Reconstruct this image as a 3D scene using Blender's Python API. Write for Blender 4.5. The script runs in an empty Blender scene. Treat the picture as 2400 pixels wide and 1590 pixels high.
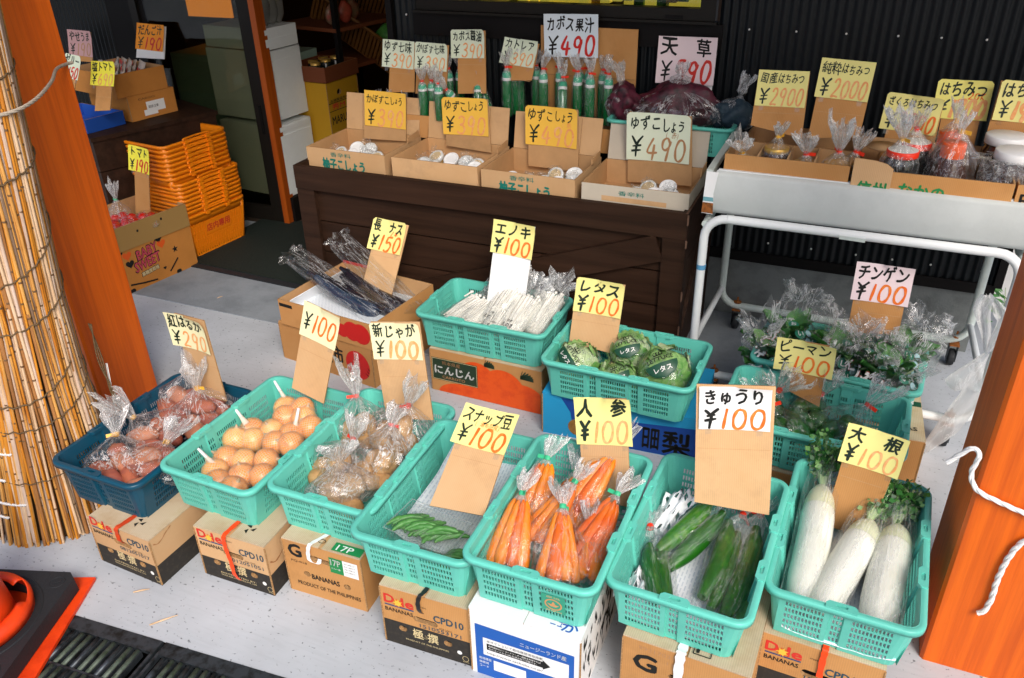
import bpy, bmesh, math, random
from mathutils import Vector, Matrix, noise
from mathutils.geometry import tessellate_polygon

random.seed(7)
SC = bpy.context.scene
COL = SC.collection
R = math.radians

# ------------------------------------------------------------------ camera, sky, sun, exposure
cam_d = bpy.data.cameras.new('camera')
cam = bpy.data.objects.new('camera', cam_d)
COL.objects.link(cam)
SC.camera = cam
cam_d.sensor_width = 36.0
cam_d.lens = 28.95
cam_d.clip_start = 0.05
cam_d.clip_end = 500
_p, _r, _y = R(29.642), R(-1.44), R(-23.75)
F = Vector((math.sin(_y) * math.cos(_p), math.cos(_y) * math.cos(_p), -math.sin(_p)))
R0 = Vector((math.cos(_y), -math.sin(_y), 0))
U0 = R0.cross(F)
RR = R0 * math.cos(_r) + U0 * math.sin(_r)
UU = U0 * math.cos(_r) - R0 * math.sin(_r)
cam.matrix_world = Matrix(((RR.x, UU.x, -F.x, 0), (RR.y, UU.y, -F.y, 0), (RR.z, UU.z, -F.z, 1.8), (0, 0, 0, 1)))
cam_d.dof.use_dof = True
cam_d.dof.focus_distance = 2.35
cam_d.dof.aperture_fstop = 11

SUN_EL, SUN_AZ = 42, 142          # degrees; azimuth the light comes from, clockwise from +Y
w = bpy.data.worlds.new('World')
SC.world = w
w.use_nodes = True
wn = w.node_tree.nodes
sky = wn.new('ShaderNodeTexSky')
sky.sky_type = 'NISHITA'
sky.sun_disc = False
sky.sun_elevation = R(SUN_EL)
sky.sun_rotation = R(SUN_AZ)
sky.air_density = 1.0
sky.dust_density = 3.5
wn['Background'].inputs['Strength'].default_value = 0.125
w.node_tree.links.new(sky.outputs[0], wn['Background'].inputs[0])
sun_d = bpy.data.lights.new('sun', 'SUN')
sun_d.energy = 1.65
sun_d.angle = R(26)
sun_d.color = (1.0, 0.965, 0.91)
sun = bpy.data.objects.new('sun', sun_d)
COL.objects.link(sun)
_d = Vector((math.sin(R(SUN_AZ)) * math.cos(R(SUN_EL)), math.cos(R(SUN_AZ)) * math.cos(R(SUN_EL)), math.sin(R(SUN_EL))))
sun.rotation_euler = _d.to_track_quat('Z', 'Y').to_euler()
SC.view_settings.view_transform = 'Standard'
SC.view_settings.look = 'None'
SC.view_settings.gamma = 1
SC.view_settings.exposure = 0.6
SC.render.engine = 'CYCLES'
SC.cycles.transparent_max_bounces = 24
SC.cycles.max_bounces = 8
SC.cycles.diffuse_bounces = 4
SC.cycles.glossy_bounces = 3
SC.cycles.transmission_bounces = 6
SC.cycles.caustics_reflective = False
SC.cycles.caustics_refractive = False
SC.cycles.sample_clamp_indirect = 6
SC.cycles.use_denoising = True

# ------------------------------------------------------------------ materials
MATS = {}


def mat(name, col, rough=0.6, spec=0.4, metal=0.0, var=0.0, vscale=20.0, bump=0.0, bscale=60.0, stretch=(1, 1, 1),
        alpha=1.0, trans=0.0, coat=0.0, col2=None, c2lo=0.45, c2hi=0.65, sss=0.0):
    """principled material; col2 mixes in by noise, var varies brightness by noise"""
    if name in MATS:
        return MATS[name]
    m = bpy.data.materials.new(name)
    m.use_nodes = True
    nt = m.node_tree
    b = nt.nodes['Principled BSDF']
    b.inputs['Base Color'].default_value = (*col, 1)
    b.inputs['Roughness'].default_value = rough
    b.inputs['Specular IOR Level'].default_value = spec
    b.inputs['Metallic'].default_value = metal
    b.inputs['Transmission Weight'].default_value = trans
    b.inputs['Coat Weight'].default_value = coat
    b.inputs['Coat Roughness'].default_value = 0.125
    if sss:
        b.inputs['Subsurface Weight'].default_value = sss
        b.inputs['Subsurface Radius'].default_value = (0.02, 0.012, 0.006)
        b.inputs['Subsurface Scale'].default_value = 0.5
    b.inputs['Alpha'].default_value = alpha
    if var or col2 or bump:
        tc = nt.nodes.new('ShaderNodeTexCoord')
        mp = nt.nodes.new('ShaderNodeMapping')
        mp.inputs['Scale'].default_value = stretch
        nt.links.new(tc.outputs['Object'], mp.inputs[0])
    if var or col2:
        n = nt.nodes.new('ShaderNodeTexNoise')
        n.inputs['Scale'].default_value = vscale
        n.inputs['Detail'].default_value = 6
        n.inputs['Roughness'].default_value = 0.65
        nt.links.new(mp.outputs[0], n.inputs['Vector'])
        mx = nt.nodes.new('ShaderNodeMix')
        mx.data_type = 'RGBA'
        c2 = col2 if col2 else tuple(max(0, c * (1 - var)) for c in col)
        c1 = col if col2 else tuple(min(1, c * (1 + var * 0.6)) for c in col)
        mx.inputs[6].default_value = (*c1, 1)
        mx.inputs[7].default_value = (*c2, 1)
        mr = nt.nodes.new('ShaderNodeMapRange')
        mr.inputs['From Min'].default_value = c2lo if col2 else 0.3
        mr.inputs['From Max'].default_value = c2hi if col2 else 0.7
        nt.links.new(n.outputs[0], mr.inputs[0])
        nt.links.new(mr.outputs[0], mx.inputs[0])
        nt.links.new(mx.outputs[2], b.inputs['Base Color'])
    if bump:
        n2 = nt.nodes.new('ShaderNodeTexNoise')
        n2.inputs['Scale'].default_value = bscale
        n2.inputs['Detail'].default_value = 5
        nt.links.new(mp.outputs[0], n2.inputs['Vector'])
        bp = nt.nodes.new('ShaderNodeBump')
        bp.inputs['Strength'].default_value = bump
        bp.inputs['Distance'].default_value = 0.004
        nt.links.new(n2.outputs[0], bp.inputs['Height'])
        nt.links.new(bp.outputs[0], b.inputs['Normal'])
    MATS[name] = m
    return m


def flute(m, amt=0.07, pitch=0.0052):
    """faint corrugation lines across a board"""
    nt = m.node_tree; b = nt.nodes['Principled BSDF']
    tc = nt.nodes.new('ShaderNodeTexCoord'); wv = nt.nodes.new('ShaderNodeTexWave')
    wv.inputs['Scale'].default_value = 1 / pitch / 3.1831; wv.inputs['Distortion'].default_value = 0.6; wv.inputs['Detail'].default_value = 1
    nt.links.new(tc.outputs['Object'], wv.inputs['Vector'])
    src = b.inputs['Base Color'].links[0].from_socket
    mr = nt.nodes.new('ShaderNodeMapRange'); mr.inputs['To Min'].default_value = 1 - amt; mr.inputs['To Max'].default_value = 1 + amt * .4
    nt.links.new(wv.outputs['Fac'], mr.inputs[0])
    # scuffs and stains with shapes of their own
    n = nt.nodes.new('ShaderNodeTexNoise'); n.inputs['Scale'].default_value = 3.2; n.inputs['Detail'].default_value = 9; n.inputs['Roughness'].default_value = .7
    oi = nt.nodes.new('ShaderNodeObjectInfo'); ad = nt.nodes.new('ShaderNodeVectorMath'); ad.operation = 'ADD'
    cx = nt.nodes.new('ShaderNodeCombineXYZ'); k = nt.nodes.new('ShaderNodeMath'); k.operation = 'MULTIPLY'; k.inputs[1].default_value = 37.0
    nt.links.new(oi.outputs['Random'], k.inputs[0])
    for i in range(3): nt.links.new(k.outputs[0], cx.inputs[i])
    nt.links.new(tc.outputs['Object'], ad.inputs[0]); nt.links.new(cx.outputs[0], ad.inputs[1]); nt.links.new(ad.outputs[0], n.inputs['Vector'])
    m2 = nt.nodes.new('ShaderNodeMapRange'); m2.inputs['From Min'].default_value = .56; m2.inputs['From Max'].default_value = .70; m2.inputs['To Min'].default_value = 1.0; m2.inputs['To Max'].default_value = .82 if amt else .90
    nt.links.new(n.outputs[0], m2.inputs[0])
    m3 = nt.nodes.new('ShaderNodeMapRange'); m3.inputs['To Min'].default_value = .90; m3.inputs['To Max'].default_value = 1.06
    nt.links.new(oi.outputs['Random'], m3.inputs[0])
    p = nt.nodes.new('ShaderNodeMath'); p.operation = 'MULTIPLY'; nt.links.new(mr.outputs[0], p.inputs[0]); nt.links.new(m2.outputs[0], p.inputs[1])
    p2 = nt.nodes.new('ShaderNodeMath'); p2.operation = 'MULTIPLY'; nt.links.new(p.outputs[0], p2.inputs[0]); nt.links.new(m3.outputs[0], p2.inputs[1])
    sc = nt.nodes.new('ShaderNodeVectorMath'); sc.operation = 'SCALE'; nt.links.new(src, sc.inputs[0]); nt.links.new(p2.outputs[0], sc.inputs['Scale'])
    nt.links.new(sc.outputs[0], b.inputs['Base Color'])


def emit(name, col, s):
    m = bpy.data.materials.new(name)
    m.use_nodes = True
    b = m.node_tree.nodes['Principled BSDF']
    b.inputs['Base Color'].default_value = (*col, 1)
    b.inputs['Emission Color'].default_value = (*col, 1)
    b.inputs['Emission Strength'].default_value = s
    MATS[name] = m
    return m


def film(name, tint=(1, 1, 1), haze=0.05, crease=0.6, scale=38.0, rough=0.10, gl=0.24, stretch=(1, 1, 0.35), body=(0.95, 0.96, 0.97), uv=True, bump=0.5):
    """thin clear plastic: see-through, glossy, crease whitening doubles as painted crinkle highlights"""
    m = bpy.data.materials.new(name)
    m.use_nodes = True
    nt = m.node_tree
    N = nt.nodes
    L = nt.links
    N.remove(N['Principled BSDF'])
    out = N['Material Output']
    tc = N.new('ShaderNodeTexCoord')
    mp = N.new('ShaderNodeMapping')
    mp.inputs['Scale'].default_value = stretch
    if uv:
        mp.inputs['Scale'].default_value = (1.0, 0.42, 1.0)
        scale = scale * 0.085
    L.new(tc.outputs['UV' if uv else 'Object'], mp.inputs[0])
    n = N.new('ShaderNodeTexNoise')
    n.inputs['Scale'].default_value = scale
    n.inputs['Detail'].default_value = 4
    n.inputs['Roughness'].default_value = 0.62
    n.inputs['Distortion'].default_value = 0.7
    L.new(mp.outputs[0], n.inputs['Vector'])
    s1 = N.new('ShaderNodeMath'); s1.operation = 'SUBTRACT'; s1.inputs[1].default_value = 0.5
    L.new(n.outputs[0], s1.inputs[0])
    s2 = N.new('ShaderNodeMath'); s2.operation = 'ABSOLUTE'
    L.new(s1.outputs[0], s2.inputs[0])
    ridge = N.new('ShaderNodeMapRange')  # white streaks put in as crinkle highlights, besides the glossy reflections
    ridge.inputs['From Min'].default_value = 0.0
    ridge.inputs['From Max'].default_value = 0.045
    ridge.inputs['To Min'].default_value = crease
    ridge.inputs['To Max'].default_value = 0.0
    L.new(s2.outputs[0], ridge.inputs[0])
    n2 = N.new('ShaderNodeTexNoise')
    n2.inputs['Scale'].default_value = scale * 0.4
    n2.inputs['Detail'].default_value = 2
    L.new(mp.outputs[0], n2.inputs['Vector'])
    mk = N.new('ShaderNodeMapRange')
    mk.inputs['From Min'].default_value = 0.40
    mk.inputs['From Max'].default_value = 0.56
    L.new(n2.outputs[0], mk.inputs[0])
    mul = N.new('ShaderNodeMath'); mul.operation = 'MULTIPLY'
    L.new(ridge.outputs[0], mul.inputs[0]); L.new(mk.outputs[0], mul.inputs[1])
    add = N.new('ShaderNodeMath'); add.operation = 'ADD'; add.inputs[1].default_value = haze; add.use_clamp = True
    L.new(mul.outputs[0], add.inputs[0])
    bp = N.new('ShaderNodeBump')
    bp.inputs['Strength'].default_value = bump
    bp.inputs['Distance'].default_value = 0.010
    L.new(n.outputs[0], bp.inputs['Height'])
    tr = N.new('ShaderNodeBsdfTransparent'); tr.inputs[0].default_value = (*tint, 1)
    df = N.new('ShaderNodeBsdfDiffuse'); df.inputs[0].default_value = (*body, 1)
    tl = N.new('ShaderNodeBsdfTranslucent'); tl.inputs[0].default_value = (*body, 1)
    md = N.new('ShaderNodeMixShader'); md.inputs[0].default_value = 0.55
    L.new(df.outputs[0], md.inputs[1]); L.new(tl.outputs[0], md.inputs[2])
    m1 = N.new('ShaderNodeMixShader')
    L.new(add.outputs[0], m1.inputs[0]); L.new(tr.outputs[0], m1.inputs[1]); L.new(md.outputs[0], m1.inputs[2])
    gs = N.new('ShaderNodeBsdfGlossy'); gs.inputs['Roughness'].default_value = rough
    L.new(bp.outputs[0], gs.inputs['Normal'])
    lw = N.new('ShaderNodeLayerWeight'); lw.inputs[0].default_value = 0.25
    L.new(bp.outputs[0], lw.inputs['Normal'])
    fr = N.new('ShaderNodeMapRange')
    fr.inputs['To Min'].default_value = gl * 0.28
    fr.inputs['To Max'].default_value = min(1, gl * 1.15)
    L.new(lw.outputs['Facing'], fr.inputs[0])
    m2 = N.new('ShaderNodeMixShader')
    L.new(fr.outputs[0], m2.inputs[0]); L.new(m1.outputs[0], m2.inputs[1]); L.new(gs.outputs[0], m2.inputs[2])
    L.new(m2.outputs[0], out.inputs[0])
    MATS[name] = m
    return m


def wood(name, col, dark, scale=6.0, stretch=(1, 1, 0.06), rough=0.5, amount=(0.35, 0.75), spec=0.4, bump=0.15):
    m = mat(name, col, rough, spec, var=0.0, col2=dark, vscale=scale, c2lo=amount[0], c2hi=amount[1], stretch=stretch, bump=bump, bscale=scale * 3)
    return m


# the place
concrete = mat('concrete', (0.50, 0.52, 0.54), 0.9, 0.2)
def _concrete():
    nt = concrete.node_tree
    b = nt.nodes['Principled BSDF']
    tc = nt.nodes.new('ShaderNodeTexCoord')
    def noise_(scale, st, detail=5):
        mp = nt.nodes.new('ShaderNodeMapping'); mp.inputs['Scale'].default_value = st
        mp.inputs['Rotation'].default_value = (0, 0, R(4))
        nt.links.new(tc.outputs['Object'], mp.inputs[0])
        n = nt.nodes.new('ShaderNodeTexNoise'); n.inputs['Scale'].default_value = scale; n.inputs['Detail'].default_value = detail
        nt.links.new(mp.outputs[0], n.inputs['Vector'])
        return n
    a = noise_(3, (1, 1, 1)); st = noise_(9, (1.0, 9, 1)); sp = noise_(95, (0.8, 1, 1), 3)
    def mr(n, lo, hi, t0, t1):
        x = nt.nodes.new('ShaderNodeMapRange'); x.inputs['From Min'].default_value = lo; x.inputs['From Max'].default_value = hi
        x.inputs['To Min'].default_value = t0; x.inputs['To Max'].default_value = t1
        nt.links.new(n.outputs[0], x.inputs[0]); return x
    def mul(x, y):
        k = nt.nodes.new('ShaderNodeMath'); k.operation = 'MULTIPLY'
        nt.links.new(x.outputs[0], k.inputs[0]); nt.links.new(y.outputs[0], k.inputs[1]); return k
    k = mul(mul(mr(a, .3, .7, .80, 1.08), mr(st, .36, .50, .955, 1.0)), mr(sp, .64, .70, 1.0, .42))
    sc = nt.nodes.new('ShaderNodeVectorMath'); sc.operation = 'SCALE'; sc.inputs[0].default_value = (0.47, 0.495, 0.53)
    nt.links.new(k.outputs[0], sc.inputs['Scale'])
    nt.links.new(sc.outputs[0], b.inputs['Base Color'])
    bp = nt.nodes.new('ShaderNodeBump'); bp.inputs['Strength'].default_value = 0.35; bp.inputs['Distance'].default_value = 0.004
    nt.links.new(k.outputs[0], bp.inputs['Height']); nt.links.new(bp.outputs[0], b.inputs['Normal'])
_concrete()
concrete_in = mat('concrete_inner', (0.25, 0.275, 0.30), 0.9, 0.2, col2=(0.19, 0.21, 0.23), vscale=5, bump=0.4, bscale=120)  # inner slab, its colour darkened to stand in for shade falloff under the canopy
plinth_m = mat('plinth_concrete', (0.17, 0.185, 0.185), 0.9, 0.2, col2=(0.12, 0.13, 0.13), vscale=9, bump=0.4, bscale=150)
corr_m = mat('corrugated_metal', (0.006, 0.008, 0.010), 0.42, 0.22, metal=0.0)
trim_m = mat('dark_trim', (0.007, 0.006, 0.006), 0.6, 0.12)
frame_m = mat('window_frame_metal', (0.011, 0.009, 0.007), 0.5, 0.18)
screw_m = mat('screw_head', (0.75, 0.75, 0.72), 0.4)
mat_m = mat('rubber_mat', (0.012, 0.018, 0.015), 0.8, 0.2, col2=(0.02, 0.027, 0.023), vscale=160, bump=0.6, bscale=200)
post_m = wood('orange_stain', (0.70, 0.125, 0.003), (0.48, 0.068, 0.0015), 9, (4.5, 4.5, 0.13), 0.5, (0.40, 0.70))
door_edge = wood('door_edge_wood', (0.42, 0.085, 0.004), (0.28, 0.045, 0.002), 9, (4.5, 4.5, 0.13), 0.55)
dkwood = wood('dark_brown_wood', (0.042, 0.0195, 0.011), (0.016, 0.0075, 0.004), 10, (0.12, 2.2, 2.2), 0.6, (0.3, 0.7), 0.15)
rawwood = mat('worn_wood_edge', (0.16, 0.09, 0.06), 0.8, 0.2, var=0.4, vscale=60)
glass_m = film('door_glass', (0.62, 0.63, 0.55), 0.0, 0.0, 4, 0.02, 0.09, uv=False, bump=0.0)
steel_m = mat('grate_steel', (0.055, 0.066, 0.078), 0.42, 0.5, metal=0.55, col2=(0.014, 0.016, 0.016), vscale=30)
steel_g = mat('grate_steel_mossy', (0.085, 0.11, 0.085), 0.55, 0.4, metal=0.2, col2=(0.03, 0.045, 0.025), vscale=40)
black_m = mat('black_void', (0.004, 0.004, 0.004), 0.9, 0.1)  # flat black put in for the unlit inside of holes and the drain
rubber = mat('black_rubber', (0.017, 0.019, 0.022), 0.6, 0.3, bump=0.3, bscale=120)
cone_m = mat('cone_orange', (0.78, 0.055, 0.006), 0.45, 0.4, col2=(0.62, 0.035, 0.004), vscale=14)
reed_ms = [mat('reed_%d' % i, c, 0.55, 0.3, col2=d, vscale=14, stretch=(1, 1, 0.3), c2lo=0.4, c2hi=0.7) for i, (c, d) in enumerate([
    ((0.60, 0.31, 0.08), (0.40, 0.17, 0.035)), ((0.64, 0.46, 0.30), (0.46, 0.28, 0.14)), ((0.58, 0.235, 0.022), (0.40, 0.13, 0.01)),
    ((0.58, 0.45, 0.36), (0.40, 0.25, 0.15)), ((0.34, 0.15, 0.045), (0.20, 0.085, 0.025)), ((0.22, 0.14, 0.09), (0.13, 0.08, 0.05))])]
reed_node = mat('reed_node', (0.13, 0.065, 0.025), 0.7)
twine_m = mat('brown_twine', (0.13, 0.085, 0.045), 0.9, 0.1, var=0.4, vscale=200)
rope_m = mat('white_rope', (0.74, 0.73, 0.72), 0.85, 0.1, bump=0.4, bscale=220)
rope_b = mat('hemp_rope', (0.42, 0.36, 0.29), 0.9, 0.1, var=0.3, vscale=150)
white_tie = mat('white_tie', (0.75, 0.74, 0.72), 0.5)
# goods
teal = mat('teal_plastic', (0.125, 0.55, 0.45), 0.38, 0.4, col2=(0.11, 0.51, 0.42), vscale=6, sss=0.0)
flute(teal, 0.0)
navy = mat('navy_plastic', (0.002, 0.058, 0.105), 0.34, 0.45)
orange_pl = mat('orange_plastic', (0.86, 0.235, 0.006), 0.35, 0.45)
orange_dk = mat('dimmed_orange_plastic', (0.15, 0.06, 0.012), 0.45, 0.4)  # orange darkened in the colour itself to imitate the dim shop interior
kraft = mat('kraft_board', (0.60, 0.375, 0.195), 0.8, 0.2, col2=(0.57, 0.345, 0.17), vscale=5, c2lo=0.4, c2hi=0.65, bump=0.08, bscale=150)
kraft_d = mat('kraft_board_deep', (0.54, 0.275, 0.10), 0.8, 0.2, col2=(0.50, 0.24, 0.08), vscale=5, c2lo=0.4, c2hi=0.65)
kraft_t = mat('kraft_board_worn', (0.56, 0.44, 0.30), 0.85, 0.2, col2=(0.46, 0.32, 0.18), vscale=7, stretch=(1, 1, 1), c2lo=0.42, c2hi=0.68, bump=0.2, bscale=90)
flute(kraft); flute(kraft_d); flute(kraft_t, .10)
kraft_in = mat('kraft_inside', (0.53, 0.31, 0.145), 0.85, 0.2, var=0.12, vscale=8)
kraft_gr = mat('grey_board', (0.52, 0.46, 0.37), 0.85, 0.2, var=0.08, vscale=8)
flute(kraft_in, .05)
kraft_or = mat('amber_board', (0.52, 0.21, 0.045), 0.8, 0.2, var=0.1, vscale=8)
fluted = mat('board_edge', (0.30, 0.17, 0.075), 0.9, 0.1, col2=(0.5, 0.3, 0.14), vscale=260)
ink_k = mat('black_ink', (0.014, 0.014, 0.013), 0.7, 0.2)
ink_dk = mat('black_marker', (0.010, 0.022, 0.014), 0.5, 0.3)
ink_or = mat('orange_marker', (0.80, 0.135, 0.012), 0.5, 0.3, col2=(0.78, 0.24, 0.04), vscale=60)
ink_pale = mat('pale_orange_marker', (0.80, 0.33, 0.11), 0.5, 0.3, col2=(0.82, 0.45, 0.2), vscale=60)
ink_rd = mat('red_marker', (0.56, 0.018, 0.012), 0.5, 0.3)
ink_red = mat('red_ink', (0.60, 0.03, 0.02), 0.6)
ink_bl = mat('blue_ink', (0.012, 0.10, 0.42), 0.55)
ink_cpd = mat('stamp_ink', (0.02, 0.06, 0.09), 0.7)
ink_gr = mat('teal_ink', (0.005, 0.17, 0.13), 0.6)
ink_green = mat('green_ink', (0.01, 0.22, 0.06), 0.6)
ink_white = mat('white_ink', (0.78, 0.78, 0.76), 0.5)
ink_cream = mat('cream_ink', (0.62, 0.50, 0.27), 0.6)
ink_brown = mat('tan_marker', (0.42, 0.22, 0.10), 0.6)
ink_orange = mat('orange_ink', (0.70, 0.10, 0.01), 0.6)
print_black = mat('black_print', (0.030, 0.027, 0.024), 0.7, 0.2, col2=(0.055, 0.045, 0.035), vscale=70, c2lo=0.5, c2hi=0.75)
paper_y = mat('pale_yellow_paper', (0.80, 0.73, 0.27), 0.7, 0.2, var=0.04, vscale=5)
paper_c = mat('cream_paper', (0.80, 0.76, 0.47), 0.7, 0.2, var=0.04, vscale=5)
paper_g = mat('pale_green_paper', (0.70, 0.77, 0.60), 0.7, 0.2, var=0.04, vscale=5)
paper_yy = mat('bright_yellow_paper', (0.86, 0.78, 0.07), 0.7, 0.2, var=0.04, vscale=5)
paper_yy2 = mat('yellow_paper', (0.85, 0.78, 0.22), 0.7, 0.2, var=0.04, vscale=5)
paper_o = mat('amber_paper', (0.85, 0.50, 0.07), 0.7, 0.2, var=0.04, vscale=5)
paper_or = mat('orange_paper', (0.85, 0.30, 0.03), 0.7, 0.2, var=0.04, vscale=5)
paper_w = mat('white_paper', (0.82, 0.80, 0.80), 0.7, 0.2)
paper_b = mat('pale_blue_paper', (0.68, 0.76, 0.82), 0.7, 0.2)
paper_p = mat('pale_pink_paper', (0.82, 0.67, 0.69), 0.7, 0.2)
paper_dp = mat('dusty_pink_paper', (0.55, 0.32, 0.32), 0.7, 0.2)
white_card = mat('white_card', (0.80, 0.80, 0.80), 0.7, 0.2)
bluebox = mat('light_blue_board', (0.02, 0.31, 0.60), 0.55, 0.3, var=0.06, vscale=5)
bluebox2 = mat('deep_blue_board', (0.01, 0.06, 0.30), 0.55, 0.3)
whitebox = mat('white_board', (0.80, 0.80, 0.80), 0.65, 0.3, var=0.03, vscale=6)
clear = film('clear_film', (0.98, 0.99, 0.99), 0.03, 0.55, 42)
clear_w = film('crumpled_film', (0.97, 0.98, 0.98), 0.22, 0.95, 55, gl=0.32)
clear_dark = film('dark_film', (0.97, 0.98, 0.98), 0.004, 0.42, 34, gl=0.22)
clear_n = film('neck_film', (0.97, 0.97, 0.97), 0.20, 0.85, 60, gl=0.3, stretch=(1, 1, 0.2))
milky = film('milky_film', (0.92, 0.94, 0.95), 0.62, 0.35, 40, gl=0.14, uv=False)
clear_b = film('bag_film', (0.98, 0.98, 0.98), 0.035, 0.9, 40, rough=0.07, gl=0.24, bump=0.8)
clear_s = film('smooth_film', (0.98, 0.99, 0.99), 0.002, 0.32, 30, rough=0.05, gl=0.20, bump=0.8)
clam = film('clamshell', (0.97, 0.98, 0.98), 0.03, 0.25, 30, rough=0.08, gl=0.16, uv=False)
wrap = film('cling_wrap', (0.98, 0.99, 0.99), 0.004, 0.40, 34, rough=0.06, gl=0.22, uv=False)
lid_w = mat('white_lid', (0.78, 0.78, 0.78), 0.35, 0.4)
tie_r = mat('red_tie', (0.80, 0.035, 0.01), 0.4, 0.4)
tie_g = mat('green_tie', (0.04, 0.45, 0.22), 0.4, 0.4)
tie_y = mat('gold_tie', (0.80, 0.42, 0.03), 0.35, 0.5)
tie_or_m = mat('orange_cap', (0.80, 0.10, 0.012), 0.35, 0.4)
tape_r = mat('red_tape', (0.55, 0.055, 0.012), 0.4, 0.4)
tape_or = mat('orange_tape', (0.85, 0.06, 0.005), 0.4, 0.4)
tape_w = mat('white_tape', (0.78, 0.78, 0.78), 0.4, 0.4)
tape_k = mat('black_tape', (0.012, 0.012, 0.013), 0.35, 0.5)
foam = mat('foam_sheet', (0.72, 0.77, 0.83), 0.6, 0.3)
def _foam():
    nt = foam.node_tree; b = nt.nodes['Principled BSDF']
    tc = nt.nodes.new('ShaderNodeTexCoord'); br = nt.nodes.new('ShaderNodeTexBrick')
    br.inputs['Scale'].default_value = 1; br.inputs['Brick Width'].default_value = 0.022; br.inputs['Row Height'].default_value = 0.009
    br.inputs['Mortar Size'].default_value = 0.0042; br.inputs['Mortar Smooth'].default_value = 0.6
    br.inputs['Color1'].default_value = (0.50, 0.57, 0.66, 1); br.inputs['Color2'].default_value = (0.60, 0.66, 0.73, 1); br.inputs['Mortar'].default_value = (0.80, 0.84, 0.88, 1)
    mp = nt.nodes.new('ShaderNodeMapping'); mp.inputs['Rotation'].default_value = (0, 0, R(90))
    nt.links.new(tc.outputs['Object'], mp.inputs[0]); nt.links.new(mp.outputs[0], br.inputs[0]); nt.links.new(br.outputs[0], b.inputs['Base Color'])
_foam()
foam_plain = mat('foam_plain', (0.80, 0.82, 0.85), 0.6, 0.3, bump=0.4, bscale=90)
carrot_m = mat('carrot_skin', (0.88, 0.25, 0.005), 0.42, 0.45, col2=(0.84, 0.17, 0.003), vscale=16, stretch=(2.5, 2.5, 1), bump=0.25, bscale=70)
carrot_m2 = mat('carrot_skin_deep', (0.80, 0.15, 0.003), 0.42, 0.45, col2=(0.74, 0.10, 0.002), vscale=16, bump=0.25, bscale=70)
cuke_m = mat('cucumber_skin', (0.010, 0.095, 0.005), 0.28, 0.5, col2=(0.04, 0.20, 0.010), vscale=16, stretch=(3, 3, 0.5), c2lo=0.5, c2hi=0.75, bump=0.35, bscale=90)
cuke_l = mat('cucumber_pale', (0.03, 0.16, 0.01), 0.28, 0.5, col2=(0.11, 0.27, 0.025), vscale=16, stretch=(3, 3, 0.5), bump=0.35, bscale=90)
daikon_m = mat('daikon_skin', (0.80, 0.80, 0.72), 0.4, 0.45, col2=(0.74, 0.74, 0.62), vscale=9, bump=0.12, bscale=60)
daikon_g = mat('daikon_shoulder', (0.70, 0.72, 0.50), 0.4, 0.45, var=0.08, vscale=12)
leaf_m = mat('leaf_green', (0.045, 0.19, 0.035), 0.45, 0.4, col2=(0.09, 0.30, 0.05), vscale=30)
leaf_d = mat('leaf_dark', (0.016, 0.085, 0.02), 0.4, 0.45, col2=(0.04, 0.15, 0.03), vscale=30)
leaf_l = mat('leaf_light', (0.20, 0.38, 0.13), 0.5, 0.4, col2=(0.10, 0.28, 0.06), vscale=30)
stem_l = mat('leaf_stem', (0.42, 0.56, 0.28), 0.5, 0.4, var=0.15)
onion_m = mat('onion_skin', (0.76, 0.29, 0.04), 0.32, 0.5, col2=(0.48, 0.13, 0.012), vscale=26, stretch=(3, 3, 0.35), c2lo=0.48, c2hi=0.72)
onion_p = mat('onion_skin_pale', (0.80, 0.40, 0.09), 0.32, 0.5, col2=(0.58, 0.20, 0.025), vscale=26, stretch=(3, 3, 0.35), c2lo=0.48, c2hi=0.72)
potato_m = mat('potato_skin', (0.52, 0.31, 0.135), 0.6, 0.3, col2=(0.38, 0.20, 0.075), vscale=22, bump=0.4, bscale=60)
sweet_m = mat('sweet_potato_skin', (0.42, 0.12, 0.06), 0.6, 0.3, col2=(0.30, 0.08, 0.06), vscale=16, bump=0.4, bscale=50)
sweet_c = mat('sweet_potato_tan', (0.52, 0.21, 0.11), 0.6, 0.3, col2=(0.42, 0.16, 0.10), vscale=16, bump=0.4, bscale=50)
lettuce_m = mat('lettuce_leaf', (0.27, 0.45, 0.15), 0.5, 0.35, col2=(0.07, 0.22, 0.04), vscale=14, c2lo=0.42, c2hi=0.62, bump=0.6, bscale=30)
lettuce_p = mat('lettuce_pale', (0.55, 0.66, 0.38), 0.5, 0.35, col2=(0.28, 0.46, 0.16), vscale=14, c2lo=0.45, c2hi=0.65, bump=0.6, bscale=30)
enoki_m = mat('enoki_white', (0.80, 0.78, 0.72), 0.55, 0.3)
enoki_b = mat('enoki_bunch', (0.80, 0.77, 0.70), 0.6, 0.3, col2=(0.52, 0.47, 0.40), vscale=26, stretch=(5, 5, 0.5), c2lo=0.5, c2hi=0.72, bump=0.6, bscale=120)
eggp_m = mat('eggplant_skin', (0.010, 0.008, 0.014), 0.22, 0.6)
eggp_b = mat('eggplant_sheen', (0.012, 0.03, 0.065), 0.22, 0.6)
pea_m = mat('pea_pod', (0.06, 0.22, 0.045), 0.45, 0.4, col2=(0.10, 0.30, 0.07), vscale=30)
tomato_m = mat('tomato_skin', (0.60, 0.012, 0.006), 0.25, 0.5)
pepper_m = mat('pepper_skin', (0.012, 0.085, 0.014), 0.3, 0.5, col2=(0.03, 0.16, 0.02), vscale=20)
weed_m = mat('seaweed', (0.085, 0.010, 0.024), 0.5, 0.4, col2=(0.012, 0.003, 0.006), vscale=30, bump=0.9, bscale=40)
weed_b = mat('blue_black_goods', (0.02, 0.04, 0.06), 0.6, 0.3, col2=(0.05, 0.08, 0.10), vscale=20, bump=0.9, bscale=40)
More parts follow.
